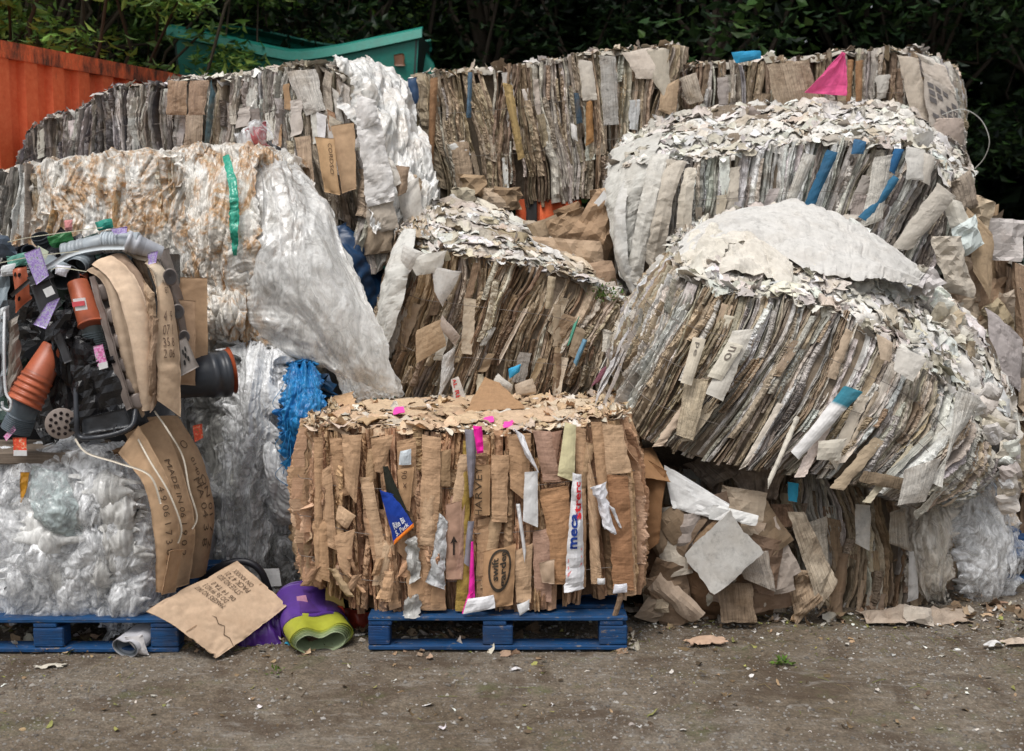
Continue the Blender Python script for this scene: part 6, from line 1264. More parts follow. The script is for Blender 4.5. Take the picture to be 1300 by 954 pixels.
put_sheet(t, 'green_film', [wline([(42, 592, 5.2), (38, 640, 5.15), (60, 680, 5.16)]), wline([(84, 600, 5.2), (100, 640, 5.15), (106, 680, 5.16)])], (0.62, 0.70, 0.69), 'filmclear', seed=5, rag=0.1, amp=0.02, folds=0.02, bulge=0.03, res=0.007)
# the curved boards
bd = (0.50, 0.335, 0.205)
def board(A, B, c, sd, name='curved_board', bul=0.05):
    return put_sheet(t, name, [wline(A), wline(B)], c, 'cardflat', seed=sd, rag=0.02, bulge=bul, amp=0.005, th=0.006, res=0.009)
board([(238, 560, 6.1), (236, 640, 6.1), (232, 740, 6.1)], [(268, 600, 6.3), (276, 680, 6.3), (266, 732, 6.3)], (0.7, 0.7, 0.72), 83, 'white_edge_film')
o3, S3 = board([(186, 530, 5.50), (222, 600, 5.50), (240, 660, 5.50), (238, 735, 5.52)], [(226, 528, 5.6), (256, 580, 5.6), (272, 650, 5.6), (262, 728, 5.62)], tuple(np.array(bd) * 0.9), 80)
o2, S2 = board([(158, 552, 5.33), (192, 606, 5.32), (206, 670, 5.32), (200, 748, 5.33)], [(205, 528, 5.4), (232, 600, 5.38), (248, 670, 5.38), (240, 742, 5.39)], bd, 81)
o1, S1 = board([(150, 575, 5.14), (184, 620, 5.12), (196, 690, 5.12), (198, 752, 5.14)], [(176, 540, 5.2), (214, 610, 5.2), (228, 680, 5.2), (222, 752, 5.22)], tuple(np.array(bd) * 1.05), 82, bul=0.03)
for (o, S, ti, a, b, c, d) in ((o3, S3, '0140 UL', .5, .30, .62, .5), (o3, S3, 'ON 01 7 2\nMA 04 3 8', .35, .42, .78, .82), (o2, S2, 'MADE IN 06 1 9 0 2', .55, .25, .72, .8), (o1, S1, '4 9 06 1 7 3 8 2 5', .35, .35, .6, .85)):
    text_on(S, o, t, ti, a, b, c, d, -90, (0.13, 0.09, 0.06), 0.006)
shape_on(S3, o3, t, ring(0.55, 0.22, 0.1, 0.022, 0.2, 24), (0.1, 0.07, 0.05), 'printed_ring', 0.006)
put_sheet(t, 'board_end', px_quad([(216, 700, 5.1), (234, 698, 5.2), (222, 752, 5.2), (206, 756, 5.1)], 0), (0.47, 0.31, 0.19), 'cardflat', seed=9, rag=0.04)
tw = (0.66, 0.6, 0.5)
tape(t, 'twine', wline([(196, 522, 5.3), (214, 548, 5.22), (232, 580, 5.25), (240, 620, 5.25), (250, 655, 5.28), (244, 672, 5.3)]), 0.008, tw)
tape(t, 'twine', wline([(170, 548, 5.2), (190, 585, 5.1), (214, 625, 5.08), (230, 668, 5.1), (226, 690, 5.14)]), 0.008, tw)
tape(t, 'twine', wline([(95, 557, 5.1), (110, 575, 5.08), (150, 588, 5.06), (190, 604, 5.05), (204, 640, 5.06)]), 0.009, tw)
# ================================================================ L: bale of plant pots, trays and boards
rnd = np.random.default_rng(51)
lp = W(120, 585, 5.5)
tp = thing('wooden_pallet', (lp[0], lp[1], lp[2] - 0.1), 'worn grey brown wooden pallet between the pots bale and the clear film bale', 'pallet')
z1 = W(60, 584, 5.3)[2]
for nm, lo, hi, c in (('board', W(-80, 590, 5.27), W(108, 575, 5.27), (0.2, 0.16, 0.125)), ('block', W(14, 612, 5.32), W(40, 588, 5.32), (0.16, 0.10, 0.06)), ('block', W(122, 608, 5.36), W(166, 572, 5.36), (0.2, 0.115, 0.06)),):
    mb = MB(); box(mb, lo + [0, 0, 0], hi + [0, 0.12 if nm == 'block' else 0.5, 0], c); mb.build(nm, M['wood'], tp, smooth=False)
t = thing('plant_pot_bale', W(120, 582, 5.6), 'strapped bale of grey and terracotta plant pots, black trays and boards at left', 'bale', 'scrap bales stacked in the yard')
dk = (0.018, 0.018, 0.02)
mb = MB(); a = W(-80, 585, 5.62); b = W(178, 330, 5.62); box(mb, (a[0], 5.62, a[2]), (b[0], 6.3, b[2] + 0.02), dk); mb.build('packed_core', M['blackplastic'], t)
# crushed dark plastic all over the front
def crushed(name, q, c, mat='blackplastic', Y=5.5, am=0.035, **kw):
    kw.setdefault('rag', 0.08); kw.setdefault('bulge', 0.02); kw.setdefault('res', 0.02); kw.setdefault('smooth', False)
    return put_sheet(t, name, px_quad(q, Y), c, mat, seed=int(rnd.integers(9999)), amp=am, **kw)
for k in range(46):
    x = rnd.uniform(-12, 160); y = rnd.uniform(318, 540); a = rnd.uniform(-0.7, 0.7); wd, h = rnd.uniform(18, 42), rnd.uniform(30, 75)
    q = [(x + i * math.cos(a) - j * math.sin(a), y + i * math.sin(a) + j * math.cos(a), 5.5 + rnd.uniform(-0.07, 0.06)) for i, j in ((-wd / 2, -h / 2), (wd / 2, -h / 2), (wd / 2, h / 2), (-wd / 2, h / 2))]
    crushed('crushed_tray', q, jitcol([dk, (0.03, 0.033, 0.036), (0.05, 0.05, 0.052), (0.022, 0.05, 0.04), (0.015, 0.015, 0.02)][int(rnd.integers(5))], rnd, .3), Y=0)
GP = (0.25, 0.29, 0.315); TC = (0.42, 0.10, 0.042); TP = (0.22, 0.18, 0.16)
def pot_stack(name, p0, p1, r0, r1, n, col, label=None, open_end=True, inner=None, sq=0.92, lip=0.004):
    """n nested pots: a rim for each, tapering from p0 (open mouths) to p1 (closed bottom)"""
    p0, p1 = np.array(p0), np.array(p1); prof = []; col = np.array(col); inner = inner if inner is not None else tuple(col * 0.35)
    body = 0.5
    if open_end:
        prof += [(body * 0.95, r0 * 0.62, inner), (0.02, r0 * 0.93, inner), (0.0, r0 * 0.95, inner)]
    else: prof += [(0.0, 0.001), (0.0, r0 * 0.9)]
    s = (1 - body) / max(n, 1) if n > 1 else 0.06
    t_ = 0.0
    for k in range(n):
        rr = r0 + (r1 - r0) * t_; cc = tuple(col * (0.85 + 0.3 * rnd.random()))
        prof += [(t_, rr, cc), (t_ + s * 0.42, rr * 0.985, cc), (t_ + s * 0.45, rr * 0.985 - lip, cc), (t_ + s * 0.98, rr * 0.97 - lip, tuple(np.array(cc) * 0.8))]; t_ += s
    rr = r0 + (r1 - r0) * t_ ; prof += [(min(0.98, t_ + 0.01), rr * 0.93, tuple(col)), (0.985, r1 * 0.9, tuple(col)), (1.0, r1 * 0.82, tuple(col)), (1.0, 0.001, tuple(col))]
    mb = MB(); lathe(mb, p0, p1, prof, tuple(col), 32, sq, ovl=0.025); return mb.build(name, M['plastic'], t, label=label)
m = 5.35 / F                                        # metres per picture pixel about here
# grey stacks along the top
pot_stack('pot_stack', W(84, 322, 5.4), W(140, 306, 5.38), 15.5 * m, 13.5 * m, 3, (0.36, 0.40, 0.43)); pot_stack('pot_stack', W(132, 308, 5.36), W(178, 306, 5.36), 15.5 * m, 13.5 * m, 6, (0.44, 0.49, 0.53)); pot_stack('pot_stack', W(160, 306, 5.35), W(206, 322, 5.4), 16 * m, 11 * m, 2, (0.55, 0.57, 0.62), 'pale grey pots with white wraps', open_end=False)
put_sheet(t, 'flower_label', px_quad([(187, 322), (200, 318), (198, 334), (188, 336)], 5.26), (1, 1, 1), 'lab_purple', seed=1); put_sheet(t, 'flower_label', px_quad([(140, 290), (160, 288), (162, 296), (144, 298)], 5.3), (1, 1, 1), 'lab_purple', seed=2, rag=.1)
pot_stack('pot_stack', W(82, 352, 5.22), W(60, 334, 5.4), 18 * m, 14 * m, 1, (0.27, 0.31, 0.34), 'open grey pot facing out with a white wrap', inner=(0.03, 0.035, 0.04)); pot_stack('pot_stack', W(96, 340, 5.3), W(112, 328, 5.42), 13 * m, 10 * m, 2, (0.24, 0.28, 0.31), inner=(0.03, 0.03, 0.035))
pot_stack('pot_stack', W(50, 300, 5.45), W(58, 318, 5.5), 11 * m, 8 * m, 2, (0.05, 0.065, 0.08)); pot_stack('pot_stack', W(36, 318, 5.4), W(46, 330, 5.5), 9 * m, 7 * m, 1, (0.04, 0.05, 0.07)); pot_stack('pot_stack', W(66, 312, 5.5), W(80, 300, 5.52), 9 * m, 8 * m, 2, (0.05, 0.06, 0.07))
tape(t, 'white_strap', wline([(48, 348, 5.3), (66, 336, 5.2), (92, 322, 5.18), (125, 315, 5.18), (158, 314, 5.2)]), 0.022, (0.6, 0.65, 0.68))
put_sheet(t, 'pot_wrap', px_quad([(70, 336), (90, 338), (84, 352), (70, 348)], 5.17), (0.7, 0.7, 0.76), 'sheet', seed=2, bulge=0.02)
crushed('green_plastic', [(62, 300), (88, 293), (92, 312), (68, 316)], (0.02, 0.16, 0.04), 'plastic', 5.4, 0.04); crushed('teal_plastic', [(120, 282), (140, 276), (144, 290), (124, 294)], (0.02, 0.25, 0.19), 'plastic', 5.5, 0.02)
crushed('teal_plastic', [(8, 326), (34, 320), (36, 336), (10, 342)], (0.1, 0.3, 0.24), 'plastic', 5.36, 0.02); crushed('blue_grey_plastic', [(-20, 296), (12, 300), (26, 330), (-20, 326)], (0.06, 0.08, 0.11), 'blackplastic', 5.4, 0.03)
crushed('red_white_scrap', [(80, 280), (92, 279), (92, 294), (82, 296)], (0.6, 0.25, 0.25), 'sheet', 5.5, 0.02); crushed('white_scrap', [(0, 338), (20, 334), (18, 350), (0, 352)], (0.6, 0.62, 0.63), 'sheet', 5.32, 0.02)
crushed('white_scrap', [(0, 392), (12, 388), (10, 412), (0, 416)], (0.6, 0.62, 0.63), 'sheet', 5.3, 0.02); crushed('grey_plastic', [(-8, 350), (10, 345), (12, 400), (-8, 400)], (0.2, 0.25, 0.28), 'plastic', 5.36, 0.03)
# labels
for q, mt in (([(30, 322), (50, 314), (62, 350), (46, 362)], 'lab_purple'), ([(60, 385), (76, 378), (58, 418), (42, 412)], 'lab_purple'), ([(118, 440), (130, 437), (136, 462), (124, 468)], 'lab_pink'), ([(16, 556), (33, 556), (34, 578), (17, 578)], 'lab_red'), ([(4, 554), (18, 540), (20, 546), (8, 560)], 'lab_pink')):
    put_sheet(t, 'flower_label', px_quad(q, 5.13), (1, 1, 1), mt, seed=3, rag=0.01, amp=0.002, res=0.01)
put_sheet(t, 'flower_label', px_quad([(48, 312), (62, 320), (58, 330), (46, 318)], 5.2), (0.6, 0.65, 0.5), 'sheet', seed=6, rag=0.03)
for q in ([(54, 368), (65, 363), (70, 373), (59, 378)], [(92, 380), (108, 378), (111, 393), (96, 395)], [(124, 462), (136, 459), (137, 467), (126, 470)], [(17, 572), (34, 572), (34, 579), (17, 579)]):
    put_sheet(t, 'white_label', px_quad(q, 5.11), (0.7, 0.7, 0.7), 'sheet', seed=4, rag=0.02, amp=0.001)
o, S = put_sheet(t, 'red_print_label', px_quad([(91, 384), (107, 382), (108, 388), (92, 390)], 5.105), (0.65, 0.1, 0.12), 'sheet', seed=4, rag=0.02, amp=0.001)
# dark square pot and terracotta pieces
put_sheet(t, 'square_pot_side', px_quad([(38, 362), (66, 350), (78, 388), (54, 408)], 5.2), (0.055, 0.058, 0.065), 'plastic', seed=11, rag=0.02, bulge=0.01, amp=0.003, th=0.01); put_sheet(t, 'square_pot_rim', px_quad([(34, 352), (62, 342), (68, 352), (38, 364)], 5.17), (0.07, 0.073, 0.08), 'plastic', seed=11, rag=0.02, th=0.015)
o, S = put_sheet(t, 'terracotta_pot_base', px_quad([(16, 342), (34, 338), (40, 380), (20, 398)], 5.2), TC, 'plastic', seed=12, rag=0.06, bulge=0.04, amp=0.006)
shape_on(S, o, t, [[(cx + .1 * math.cos(a), cy + .055 * math.sin(a)) for a in np.linspace(0, 6.28, 12)[:-1]] for cx, cy in ((.35, .2), (.65, .25), (.5, .75))], (0.015, 0.01, 0.01), 'drain_hole')
tape(t, 'black_strap', wline([(14, 376, 5.16), (26, 366, 5.12), (38, 356, 5.12)]), 0.018, (0.03, 0.03, 0.032), 'plastic')
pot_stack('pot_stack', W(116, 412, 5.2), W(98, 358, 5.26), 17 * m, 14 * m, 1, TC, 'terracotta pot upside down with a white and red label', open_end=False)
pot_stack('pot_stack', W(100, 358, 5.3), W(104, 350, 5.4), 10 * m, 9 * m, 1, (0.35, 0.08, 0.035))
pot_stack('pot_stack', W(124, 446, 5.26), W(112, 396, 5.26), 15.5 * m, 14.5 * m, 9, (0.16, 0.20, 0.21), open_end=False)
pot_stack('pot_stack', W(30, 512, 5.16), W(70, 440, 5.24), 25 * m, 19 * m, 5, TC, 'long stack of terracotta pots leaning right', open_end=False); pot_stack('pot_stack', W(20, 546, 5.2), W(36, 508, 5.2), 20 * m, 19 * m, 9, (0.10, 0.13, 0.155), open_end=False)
# perforated disc
dc = W(78, 538, 5.14); n_ = unit(CAM - dc + np.array([0, 0, -0.4])); mb = MB(); lathe(mb, dc - n_ * 0.01, dc, [(0, 0.001), (0, 19 * m), (0.8, 19.3 * m), (1.0, 18.6 * m), (1.0, 0.001)], (0.24, 0.195, 0.17), 36); o = mb.build('perforated_disc', M['plastic'], t)
e1 = unit(np.cross(n_, [0, 0, 1.0])); e2 = np.cross(e1, n_)
for rr_, nn_ in ((13, 11), (6.5, 5)):
    for k in range(nn_):
        a = 6.283 * k / nn_ + rr_; c = dc + n_ * 0.002 + (e1 * math.cos(a) + e2 * math.sin(a)) * rr_ * m; mb = MB(); lathe(mb, c, c + n_ * 0.001, [(0, 2.1 * m), (1, 2.1 * m), (1, 0.0005)], (0.02, 0.015, 0.015), 12); q = mb.build('hole', M['ink'], o); OFF[q.name] = OFF[t.name]
# big crumpled black trays
def blk(q, Y=5.2, **kw): crushed('black_tray', q, (0.014, 0.014, 0.016), 'blackplastic', Y, 0.03, folds=0.03, foldn=5, **kw)
blk([(84, 425), (122, 430), (138, 500), (96, 500)]); blk([(96, 470), (146, 450), (170, 545), (96, 552)], 5.16); blk([(64, 420), (84, 428), (90, 500), (72, 470)], 5.2)
blk([(60, 480), (84, 450), (96, 520), (70, 530)], 5.24); blk([(62, 395), (92, 392), (92, 430), (60, 432)], 5.18); blk([(122, 440), (150, 470), (158, 520), (132, 500)], 5.22)
mb = MB()
P = spline(wline([(96, 492, 5.14), (97, 530, 5.1), (100, 554, 5.1), (120, 556, 5.09), (150, 550, 5.1), (168, 540, 5.12), (172, 520, 5.16)]))(np.linspace(0, 1, 50)); tube(mb, P, 0.012, (0.03, 0.033, 0.04), 8); mb.build('tray_rim', M['blackplastic'], t)
put_sheet(t, 'tray_bottom', px_quad([(102, 532), (158, 518), (166, 542), (104, 552)], 5.13), (0.03, 0.033, 0.038), 'blackplastic', seed=3, rag=0.02, amp=0.01)
put_sheet(t, 'black_bracket', px_quad([(68, 428), (76, 420), (92, 458), (82, 462)], 5.12), (0.03, 0.03, 0.034), 'plastic', seed=14, rag=0.02)
# taupe egg-tray with half-round cups
A = wline([(114, 352, 5.26), (126, 400, 5.2), (142, 460, 5.16), (160, 522, 5.16)]); B = wline([(120, 350, 5.25), (134, 400, 5.18), (150, 460, 5.14), (168, 518, 5.14)])
put_sheet(t, 'cup_tray', [A, B], TP, 'plastic', seed=20, rag=0.01, th=0.006); f1_ = spline(wline([(124, 372, 5.24), (137, 402, 5.2), (147, 434, 5.18), (154, 464, 5.18), (162, 490, 5.18), (168, 510, 5.18)]))
put_sheet(t, 'cup_tray', [wline([(120, 350, 5.3), (134, 400, 5.24), (150, 460, 5.2), (168, 520, 5.2)]), wline([(138, 356, 5.36), (150, 400, 5.3), (166, 460, 5.26), (176, 516, 5.26)])], (0.13, 0.105, 0.095), 'plastic', seed=21, rag=0.01, th=0.005)
for k in range(6):
    c = f1_(np.array([k / 5.0]))[0]; mb = MB(); c = c + np.array([0.012, 0.03, 0]); ax = unit(np.array([0.55, -1, 0.1])); lathe(mb, c - ax * 0.03, c + ax * 0.025, [(0, 0.041), (0.75, 0.038), (0.95, 0.034), (1.0, 0.028), (1.0, 0.001)], TP, 24); mb.build('tray_cup', M['plastic'], t)
# curved cardboard boards
lt = (0.62, 0.47, 0.34)
def bd_(A, B, c, sd, Y=None, **kw):
    kw.setdefault('bulge', 0.03); return put_sheet(t, 'curved_board', [wline(A), wline(B)], c, 'cardflat', seed=sd, rag=0.02, amp=0.006, th=0.007, res=0.009, **kw)
bd_([(110, 344, 5.3), (132, 362, 5.24), (146, 420, 5.2), (160, 480, 5.2), (180, 530, 5.24)], [(128, 338, 5.3), (150, 362, 5.24), (164, 420, 5.2), (176, 480, 5.2), (184, 526, 5.24)], tuple(np.array(lt) * .75), 30)
bd_([(116, 336, 5.28), (140, 356, 5.2), (158, 400, 5.16), (172, 470, 5.16), (180, 522, 5.2)], [(142, 324, 5.32), (170, 350, 5.26), (190, 400, 5.22), (196, 470, 5.2), (194, 520, 5.22)], tuple(np.array(lt) * 1.1), 31)
bd_([(140, 324, 5.34), (166, 350, 5.3), (184, 400, 5.24), (192, 470, 5.2), (190, 525, 5.2)], [(160, 324, 5.38), (184, 356, 5.34), (198, 410, 5.28), (204, 470, 5.24), (200, 510, 5.22)], (0.33, 0.235, 0.17), 32)
o, S = bd_([(186, 330, 5.36), (200, 370, 5.26), (198, 430, 5.2), (200, 480, 5.17), (198, 508, 5.17)], [(196, 326, 5.42), (216, 370, 5.36), (226, 430, 5.3), (229, 480, 5.26), (230, 530, 5.24)], (0.56, 0.41, 0.28), 33, bulge=0.02)
text_on(S, o, t, '4  9\n07 1\n35 8\n2 06', 0.2, 0.36, 0.65, 0.62, 0, (0.16, 0.11, 0.08), 0.005); text_on(S, o, t, '09\n41\n87', 0.3, 0.14, 0.6, 0.27, 0, (0.2, 0.14, 0.1), 0.005)
bd_([(160, 322, 5.4), (180, 332, 5.36), (196, 346, 5.3), (200, 372, 5.26)], [(164, 318, 5.44), (192, 324, 5.42), (212, 348, 5.38), (216, 372, 5.34)], (0.66, 0.55, 0.42), 34, bulge=0.01)
crushed('torn_hollow', [(166, 328), (186, 332), (200, 380), (190, 376)], (0.06, 0.04, 0.025), 'brownpaper', 5.36, 0.03)
crushed('torn_edge', [(188, 400), (200, 405), (198, 500), (190, 505)], (0.36, 0.25, 0.17), 'card', 5.17, 0.03, folds=0.02, foldn=3)
crushed('torn_edge', [(180, 355), (196, 372), (200, 420), (190, 420)], (0.42, 0.3, 0.2), 'card', 5.2, 0.03)
# right side: round-celled tray, box, big dark pots
put_sheet(t, 'cell_tray', [wline([(200, 320, 5.5), (212, 350, 5.42), (226, 400, 5.38), (238, 470, 5.36)]), wline([(214, 315, 5.6), (228, 360, 5.55), (242, 420, 5.5), (249, 470, 5.48)])], (0.17, 0.14, 0.125), 'plastic', seed=40, rag=0.01, th=0.006, bulge=0.01)
for c_, r_ in (((216, 352), 9), ((226, 396), 8), ((234, 428), 7)):
    c = W(c_[0], c_[1], 5.34); mb = MB(); ax = unit(np.array([0.3, -1, 0.1])); lathe(mb, c, c + ax * 0.004, [(0, r_ * m * 0.95), (1, r_ * m), (1, r_ * m * .8, (0.03, 0.025, 0.025)), (0.2, 0.001, (0.02, 0.015, 0.015))], TP, 24, squash=1.25); mb.build('tray_cell', M['plastic'], t)
o, S = put_sheet(t, 'drain_tray', px_quad([(228, 432), (236, 428), (252, 466), (230, 478)], 5.3), (0.3, 0.27, 0.25), 'plastic', seed=41, rag=0.03)
shape_on(S, o, t, [[(cx + .08 * math.cos(a), cy + .07 * math.sin(a)) for a in np.linspace(0, 6.28, 10)[:-1]] for cx, cy in ((.3, .4), (.55, .35), (.3, .65), (.6, .6), (.45, .5))], (0.03, 0.03, 0.03), 'drain_hole')
put_sheet(t, 'flat_box', px_quad([(229, 352, 5.5), (263, 353, 5.55), (264, 488, 5.55), (230, 487, 5.45)], 0), (0.47, 0.31, 0.19), 'cardflat', seed=42, rag=0.01, th=0.02, label='flat brown cardboard box standing upright'); put_sheet(t, 'flat_box', px_quad([(222, 380, 5.42), (248, 382, 5.44), (248, 490, 5.42), (224, 488, 5.4)], 0), (0.42, 0.28, 0.18), 'cardflat', seed=43, rag=0.02, th=0.006)
pot_stack('pot_stack', W(288, 474, 5.62), W(222, 482, 5.5), 35 * m, 31 * m, 2, (0.03, 0.036, 0.046), 'wide black pots lying on their side', inner=(0.05, 0.05, 0.05)); pot_stack('pot_stack', W(294, 470, 5.66), W(282, 472, 5.64), 35.5 * m, 34 * m, 1, (0.42, 0.085, 0.03), inner=(0.06, 0.05, 0.045))
put_sheet(t, 'flower_label', px_quad([(244, 541), (256, 538), (258, 556), (247, 562)], 5.5), (1, 1, 1), 'lab_red', seed=3, rag=0.03)
# hook and strap at far left
mb = MB(); tube(mb, spline(wline([(6, 395, 5.2), (5, 440, 5.12), (7, 495, 5.1), (14, 510, 5.09), (12, 521, 5.09), (4, 518, 5.09), (3, 510, 5.09)]))(np.linspace(0, 1, 60)), 0.0065, (0.62, 0.64, 0.66), 8); mb.build('white_hook', M['plastic'], t)
for q, c in (([(8, 410), (24, 400), (28, 480), (12, 520)], (0.23, 0.2, 0.17)), ([(0, 400), (10, 402), (10, 500), (0, 505)], (0.22, 0.25, 0.27))): crushed('crushed_tray', q, c, 'plastic', 5.22, 0.03, folds=0.02)
tape(t, 'binding_strap', wline([(-10, 336, 5.3), (40, 326, 5.15), (100, 319, 5.15)]), 0.004, (0.6, 0.58, 0.45)); tape(t, 'binding_strap', wline([(60, 345, 5.2), (75, 340, 5.1), (110, 345, 5.1)]), 0.004, (0.6, 0.58, 0.45)); tape(t, 'binding_strap', wline([(0, 310, 5.4), (40, 301, 5.35), (130, 289, 5.4)]), 0.004, (0.6, 0.58, 0.45))

# ================================================================ loose things on the ground
rnd = np.random.default_rng(61)
t = thing('cardboard_sheet', G(290, 835), 'large flat torn brown cardboard sheet with printed lines leaning on the left pallet', 'cardboard')
def gp(x, y): return G(x, y, 0.012)
c1, c2, c3, c4 = W(186, 774, 5.04), W(300, 712, 5.42), W(366, 770, 5.36), G(276, 837, 0.01)
o, S = put_sheet(t, 'board', [c1, c2, c3, c4], (0.58, 0.42, 0.29), 'cardflat', seed=71, rag=0.045, th=0.006, bulge=0.02, amp=0.006, res=0.007)
for i, (tx, s0, s1) in enumerate((('MAKERS NO 0417', .46, .50), ('DO 56 99 NO 3', .53, .57), ('06 14 TA 0', .60, .64), ('STYLE NO: ECO', .70, .745), ('PACK 4 7 21', .78, .825), ('ON XXXXX', .86, .90))):
    text_on(S, o, t, tx, s0, 0.10 + 0.03 * (i % 3), s1 + 0.015, 0.50 - 0.03 * (i % 2), 90, (0.14, 0.1, 0.07), 0.004)
shape_on(S, o, t, [[(0.02, 0.498), (0.98, 0.492), (0.98, 0.506), (0.02, 0.508)]], (0.36, 0.24, 0.15), 'crease', 0.0035)
shape_on(S, o, t, [[(0.33, 0.50), (0.35, 0.55), (0.31, 0.62), (0.335, 0.68), (0.26, 0.76), (0.27, 0.84), (0.22, 0.99), (0.213, 0.99), (0.262, 0.84), (0.25, 0.76), (0.327, 0.68), (0.30, 0.62), (0.34, 0.55)]], (0.13, 0.09, 0.06), 'tear', 0.0035)
# dark tyre-like roll behind it
t = thing('black_pipe_coil', G(300, 800) * [1, 1, 0] + [0, 0.5, 0], 'black plastic pipe curving up behind the loose cardboard sheet', 'pipe')
mb = MB(); tube(mb, spline(wline([(236, 765, 5.75), (266, 728, 5.7), (302, 713, 5.7), (330, 724, 5.7), (346, 765, 5.75)]))(np.linspace(0, 1, 40)), 0.018, (0.02, 0.02, 0.026), 14); mb.build('pipe', M['plastic'], t)
# purple bag under it
t = thing('purple_bag', G(330, 826) + [0, 0.1, 0], 'crumpled dark purple plastic bag squeezed under the loose cardboard sheet', 'bag')
for q in ([(300, 800, 5.36), (350, 780, 5.42), (356, 822, 5.28), (302, 828, 5.24)], [(330, 770, 5.5), (372, 772, 5.5), (362, 824, 5.34), (336, 828, 5.3)]):
    put_sheet(t, 'bag_sheet', px_quad(q, 0), (0.06, 0.018, 0.16), 'blackplastic', seed=int(rnd.integers(99)), rag=0.06, bulge=0.07, amp=0.03, folds=0.04, foldn=6, res=0.007)
# purple and green nested sleeves
def sleeve(root, name, p0, p1, rx, rz, col, colin, sd, dent=0.35, nlayer=1):
    p0, p1 = np.array(p0), np.array(p1); ax = unit(p1 - p0); A = unit(np.cross(ax, [0, 0, 1.0])); B = np.cross(A, ax); a = np.linspace(0, 2 * np.pi, 72); tt = np.linspace(0, 1, 26)
    def ringp(tv, k): 
        dn = 1 - dent * np.exp(-((a - np.pi / 2) / 0.42) ** 2) * k
        r_ = 1 + 0.02 * fbm(np.cos(a) * 2 + tv * 3, np.sin(a) * 2, 0, sd, 3)
        return p0 + (p1 - p0) * tv + A * (rx * np.cos(a) * r_)[:, None] + B * (rz * np.sin(a) * dn * r_)[:, None]
    g = np.stack([ringp(v, 1 - 0.6 * v) for v in tt]); mb = MB(); solid_grid(mb, g[::-1], 0.0022, col, None); return mb.build(name, M['plastic'], root)
t = thing('plastic_pot_sleeves', G(400, 824) + [0, 0.05, 0], 'purple pot sleeves nested round pale green ones, squashed open on the gravel', 'pots')
c0 = G(405, 826); c0[2] = 0.075; c1_ = c0 + np.array([-0.13, 0.34, 0.055])
for k in range(6):
    f = 1 - 0.045 * k; sleeve(t, 'green_sleeve', c0 + np.array([0.02, -0.03 - 0.006 * k, -0.003 * k]), c0 + 0.3 * (c1_ - c0), 0.150 * f, 0.076 * f, [(0.36, 0.38, 0.04), (0.34, 0.38, 0.07), (0.26, 0.34, 0.12), (0.36, 0.42, 0.2), (0.3, 0.38, 0.2), (0.38, 0.46, 0.28)][k], None, 5, 0.6)
sleeve(t, 'purple_sleeve', c0 + np.array([-0.035, 0.07, 0.012]), c1_ + np.array([0, 0.05, 0.01]), 0.147, 0.080, (0.10, 0.04, 0.27), None, 6, 0.3); sleeve(t, 'purple_sleeve', c0 + np.array([-0.03, 0.1, 0.016]), c1_ + np.array([0, 0.08, 0.01]), 0.149, 0.081, (0.08, 0.03, 0.2), None, 7, 0.25)
t = thing('pot_sleeve', G(392, 800) + [0, 0.35, 0], 'dark grey pot with a pink label behind the purple sleeves', 'pot')
c0 = W(402, 776, 5.6); mb = MB(); lathe(mb, c0 + np.array([0.02, -0.06, 0]), c0 + np.array([-0.1, 0.22, -0.02]), [(0.9, 0.05, (0.02, 0.02, 0.02)), (0.02, 0.095, (0.12, 0.1, 0.09)), (0, 0.1), (0.15, 0.1), (0.16, 0.095), (1, 0.075), (1, 0.001)], (0.14, 0.125, 0.12), 32, 0.8); mb.build('pot', M['plastic'], t)
put_sheet(t, 'pink_label', px_quad([(376, 758), (388, 756), (392, 768), (378, 768)], 5.4), (0.6, 0.3, 0.4), 'sheet', seed=3)
mb = MB(); tube(mb, spline(wline([(362, 792, 5.6), (372, 760, 5.6), (398, 746, 5.65), (412, 756, 5.65)]))(np.linspace(0, 1, 30)), 0.016, (0.02, 0.02, 0.022), 10); mb.build('black_rim', M['plastic'], t)
t = thing('purple_pot', G(398, 790) + [0, 0.5, 0], 'small purple pot rim peeping out under the corner of the cardboard bale', 'pot')
mb = MB(); c0 = W(392, 752, 5.72); lathe(mb, c0, c0 + np.array([0, 0.2, -0.03]), [(0.8, 0.05), (0, 0.085), (0.0, 0.09), (0.1, 0.09), (1, 0.07), (1, 0.001)], (0.09, 0.02, 0.2), 28, 0.7); mb.build('pot', M['plastic'], t)
t = thing('flower_box', G(430, 800) + [0, 0.3, 0], 'small printed yellow, red and green carton crushed under the cardboard bale', 'carton')
put_sheet(t, 'carton_side', px_quad([(414, 745), (434, 748), (438, 772), (412, 770)], 5.42), (0.5, 0.36, 0.12), 'sheet', seed=5); put_sheet(t, 'carton_side', px_quad([(412, 768), (436, 770), (438, 782), (414, 782)], 5.4), (0.45, 0.05, 0.03), 'sheet', seed=6); put_sheet(t, 'carton_side', px_quad([(418, 780), (440, 782), (462, 824), (440, 824)], 5.46), (0.012, 0.09, 0.07), 'plastic', seed=7, amp=0.02, bulge=0.04)
put_sheet(t, 'carton_side', px_quad([(432, 770), (470, 776), (474, 800), (444, 796)], 5.5), (0.25, 0.03, 0.015), 'plastic', seed=8, amp=0.03, bulge=0.05)
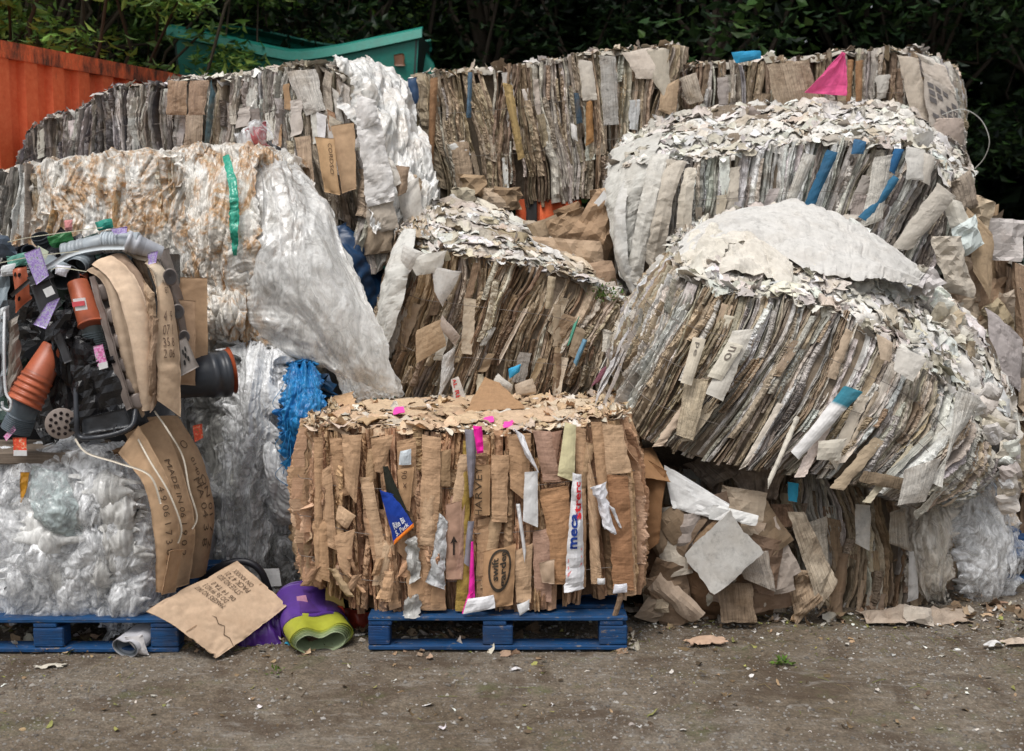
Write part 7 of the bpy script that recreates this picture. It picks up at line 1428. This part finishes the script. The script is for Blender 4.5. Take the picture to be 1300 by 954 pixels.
# grey pot roll in front of the left pallet
t = thing('pot_sleeve', G(166, 834), 'small rolled grey and white pot sleeve in front of the left pallet', 'pot')
c0 = G(162, 836); c0[2] = 0.05
for k in range(4): sleeve(t, 'grey_sleeve', c0 + np.array([-0.01, 0.005 * k, 0]), c0 + np.array([0.05, 0.16, 0.03]), 0.07 - 0.006 * k, 0.047 - 0.004 * k, [(0.5, 0.5, 0.53), (0.2, 0.23, 0.26), (0.1, 0.12, 0.14), (0.22, 0.25, 0.29)][k], None, 9 + k, 0.35)
put_sheet(t, 'white_wrap', px_quad([(158, 808), (180, 806), (190, 832), (176, 832)], 5.12), (0.62, 0.6, 0.6), 'sheet', seed=5, rag=0.1, amp=0.012, bulge=0.02)
# scraps on the gravel
def scrap(px_, py_, wd, dp, col, label, mat='flake', z=0.02, seed=0, name='paper_scrap', cat='paper'):
    g = G(px_, py_); t = thing(name, g, label, cat, 'scraps lying on the gravel'); a = rnd.uniform(-0.3, 0.3); cs, sn = math.cos(a), math.sin(a)
    q = [g + np.array([i * cs - j * sn, i * sn + j * cs, z]) for i, j in ((-wd / 2, dp / 2), (wd / 2, dp / 2), (wd / 2, -dp / 2), (-wd / 2, -dp / 2))]
    put_sheet(t, 'scrap_sheet', q, col, mat, seed=seed, rag=0.25, bulge=z, amp=0.012, res=0.007)
scrap(895, 818, 0.19, 0.10, (0.52, 0.36, 0.26), 'flat torn tan cardboard scrap on the gravel before the dirty bale', 'cardflat', 0.018, 1, 'cardboard_scrap', 'cardboard')
scrap(1262, 824, 0.09, 0.04, (0.7, 0.7, 0.7), 'small white paper scrap lying flat near the right edge', seed=2); scrap(1288, 820, 0.12, 0.06, (0.6, 0.5, 0.42), 'crumpled pinkish paper scrap at the right edge', seed=3)
scrap(1214, 826, 0.035, 0.02, (0.7, 0.7, 0.68), 'tiny white paper fleck left of the scraps at the right edge', z=0.006, seed=4); scrap(794, 780, 0.16, 0.08, (0.4, 0.34, 0.28), 'grey brown paper strip beside the right corner of the middle pallet', seed=5)
scrap(655, 852, 0.04, 0.02, (0.74, 0.74, 0.78), 'small bright white scrap on gravel before the middle pallet', z=0.01, seed=6); scrap(62, 848, 0.12, 0.04, (0.58, 0.54, 0.46), 'thin pale paper strip on gravel before the left pallet', z=0.006, seed=7)
scrap(365, 822, 0.025, 0.02, (0.03, 0.35, 0.55), 'tiny blue plastic fleck between the loose cardboard and purple sleeves', z=0.012, seed=8, name='plastic_scrap', cat='plastic')
t = thing('paper_scrap', G(1160, 790), 'long crumpled grey paper lying along the foot of the dirty bale', 'paper', 'scraps lying on the gravel')
put_sheet(t, 'scrap_sheet', [[G(1090, 786) + [0, 0.05, 0.03], G(1098, 796) + [0, 0, 0.02]], [G(1232, 784) + [0, 0.05, 0.03], G(1234, 794) + [0, 0, 0.01]]], (0.42, 0.34, 0.27), 'cardpiece', seed=9, rag=0.1, bulge=0.03, amp=0.035, folds=0.01, foldn=4, res=0.025, smooth=False)
put_sheet(t, 'scrap_sheet', px_quad([(1148, 768, 5.6), (1180, 772, 5.6), (1188, 796, 5.52), (1150, 788, 5.55)], 0), (0.5, 0.44, 0.37), 'cardpiece', seed=10, rag=0.1, bulge=0.03, amp=0.03, folds=0.01, foldn=3, res=0.02, smooth=False)
for px_, py_, n_, nm in ((991, 843, 26, 'small bright green weed growing in the gravel at lower right'), (352, 856, 10, 'tiny yellow green weed in the gravel at lower left')):
    g = G(px_, py_); t = thing('weed', g, nm, 'weed', 'weeds in the gravel'); mb = MB(); q = g + rnd.normal(size=(n_, 3)) * [0.022, 0.022, 0.004]; q[:, 2] = 0.012
    leaves(mb, q, 0.034, rnd, [(0.09, 0.17, 0.03), (0.12, 0.2, 0.035)], 0.5, -0.5); mb.build('weed_leaves', M['leaf'], t, smooth=False)
# ================================================================ bales that carry the visible ones (out of sight from the front, seen from a step aside)
rnd = np.random.default_rng(71)
def under(px0, px1, y0, y1, z0, z1, label, pal, mat):
    xa, xb = W(px0, 300, y0)[0], W(px1, 300, y0)[0]
    top = [np.array([xa + (xb - xa) * k / 4, y0 + 0.02 * math.sin(k * 2), z1 + 0.01 * math.cos(k * 3)]) for k in range(5)]
    top = [top[0] + [0, y1 - y0 - 0.1, 0]] + top + [top[-1] + [0, y1 - y0 - 0.1, 0]]
    bot = [p * [1, 1, 0] + [0, 0, z0] for p in top]; bak = [np.array([p[0], y1, p[2]]) for p in top]
    t = thing('scrap_bale', (0.5 * (xa + xb), 0.5 * (y0 + y1), z0), label, 'bale', GRP)
    fr = frame_of(top, bot, 0.02); core(t, fr, bak); bale_front(t, fr, rnd, pal, M[mat], (0.02, 0.06), 0.02, keep=12, nw=18, over=0.2)
under(45, 225, 8.0, 8.8, 0.0, 2.02, 'tall grey bale carrying the far left newspaper bale', gryd, 'paper')
under(225, 400, 7.75, 8.7, 0.0, 2.02, 'tall grey bale carrying the newspaper bale with film on its end', gry, 'paper')
under(-60, 215, 6.55, 7.4, 0.0, 1.22, 'film and paper bale carrying the left half of the stained film bale', gry, 'paper')
under(545, 850, 8.05, 8.75, 0.0, 1.90, 'brown bale carrying the highest centre back bale', brn, 'brownpaper')
under(850, 1205, 8.2, 9.0, 0.0, 2.12, 'brown bale carrying the bale with the pink sheet', brn, 'brownpaper')
under(815, 1190, 7.1, 7.95, 0.0, 1.42, 'grey bale carrying the whitish bale with blue strips', gry, 'paper')
under(500, 780, 6.55, 7.3, 0.0, 0.92, 'brown bale carrying the centre bale behind the middle pallet', brn, 'brownpaper')
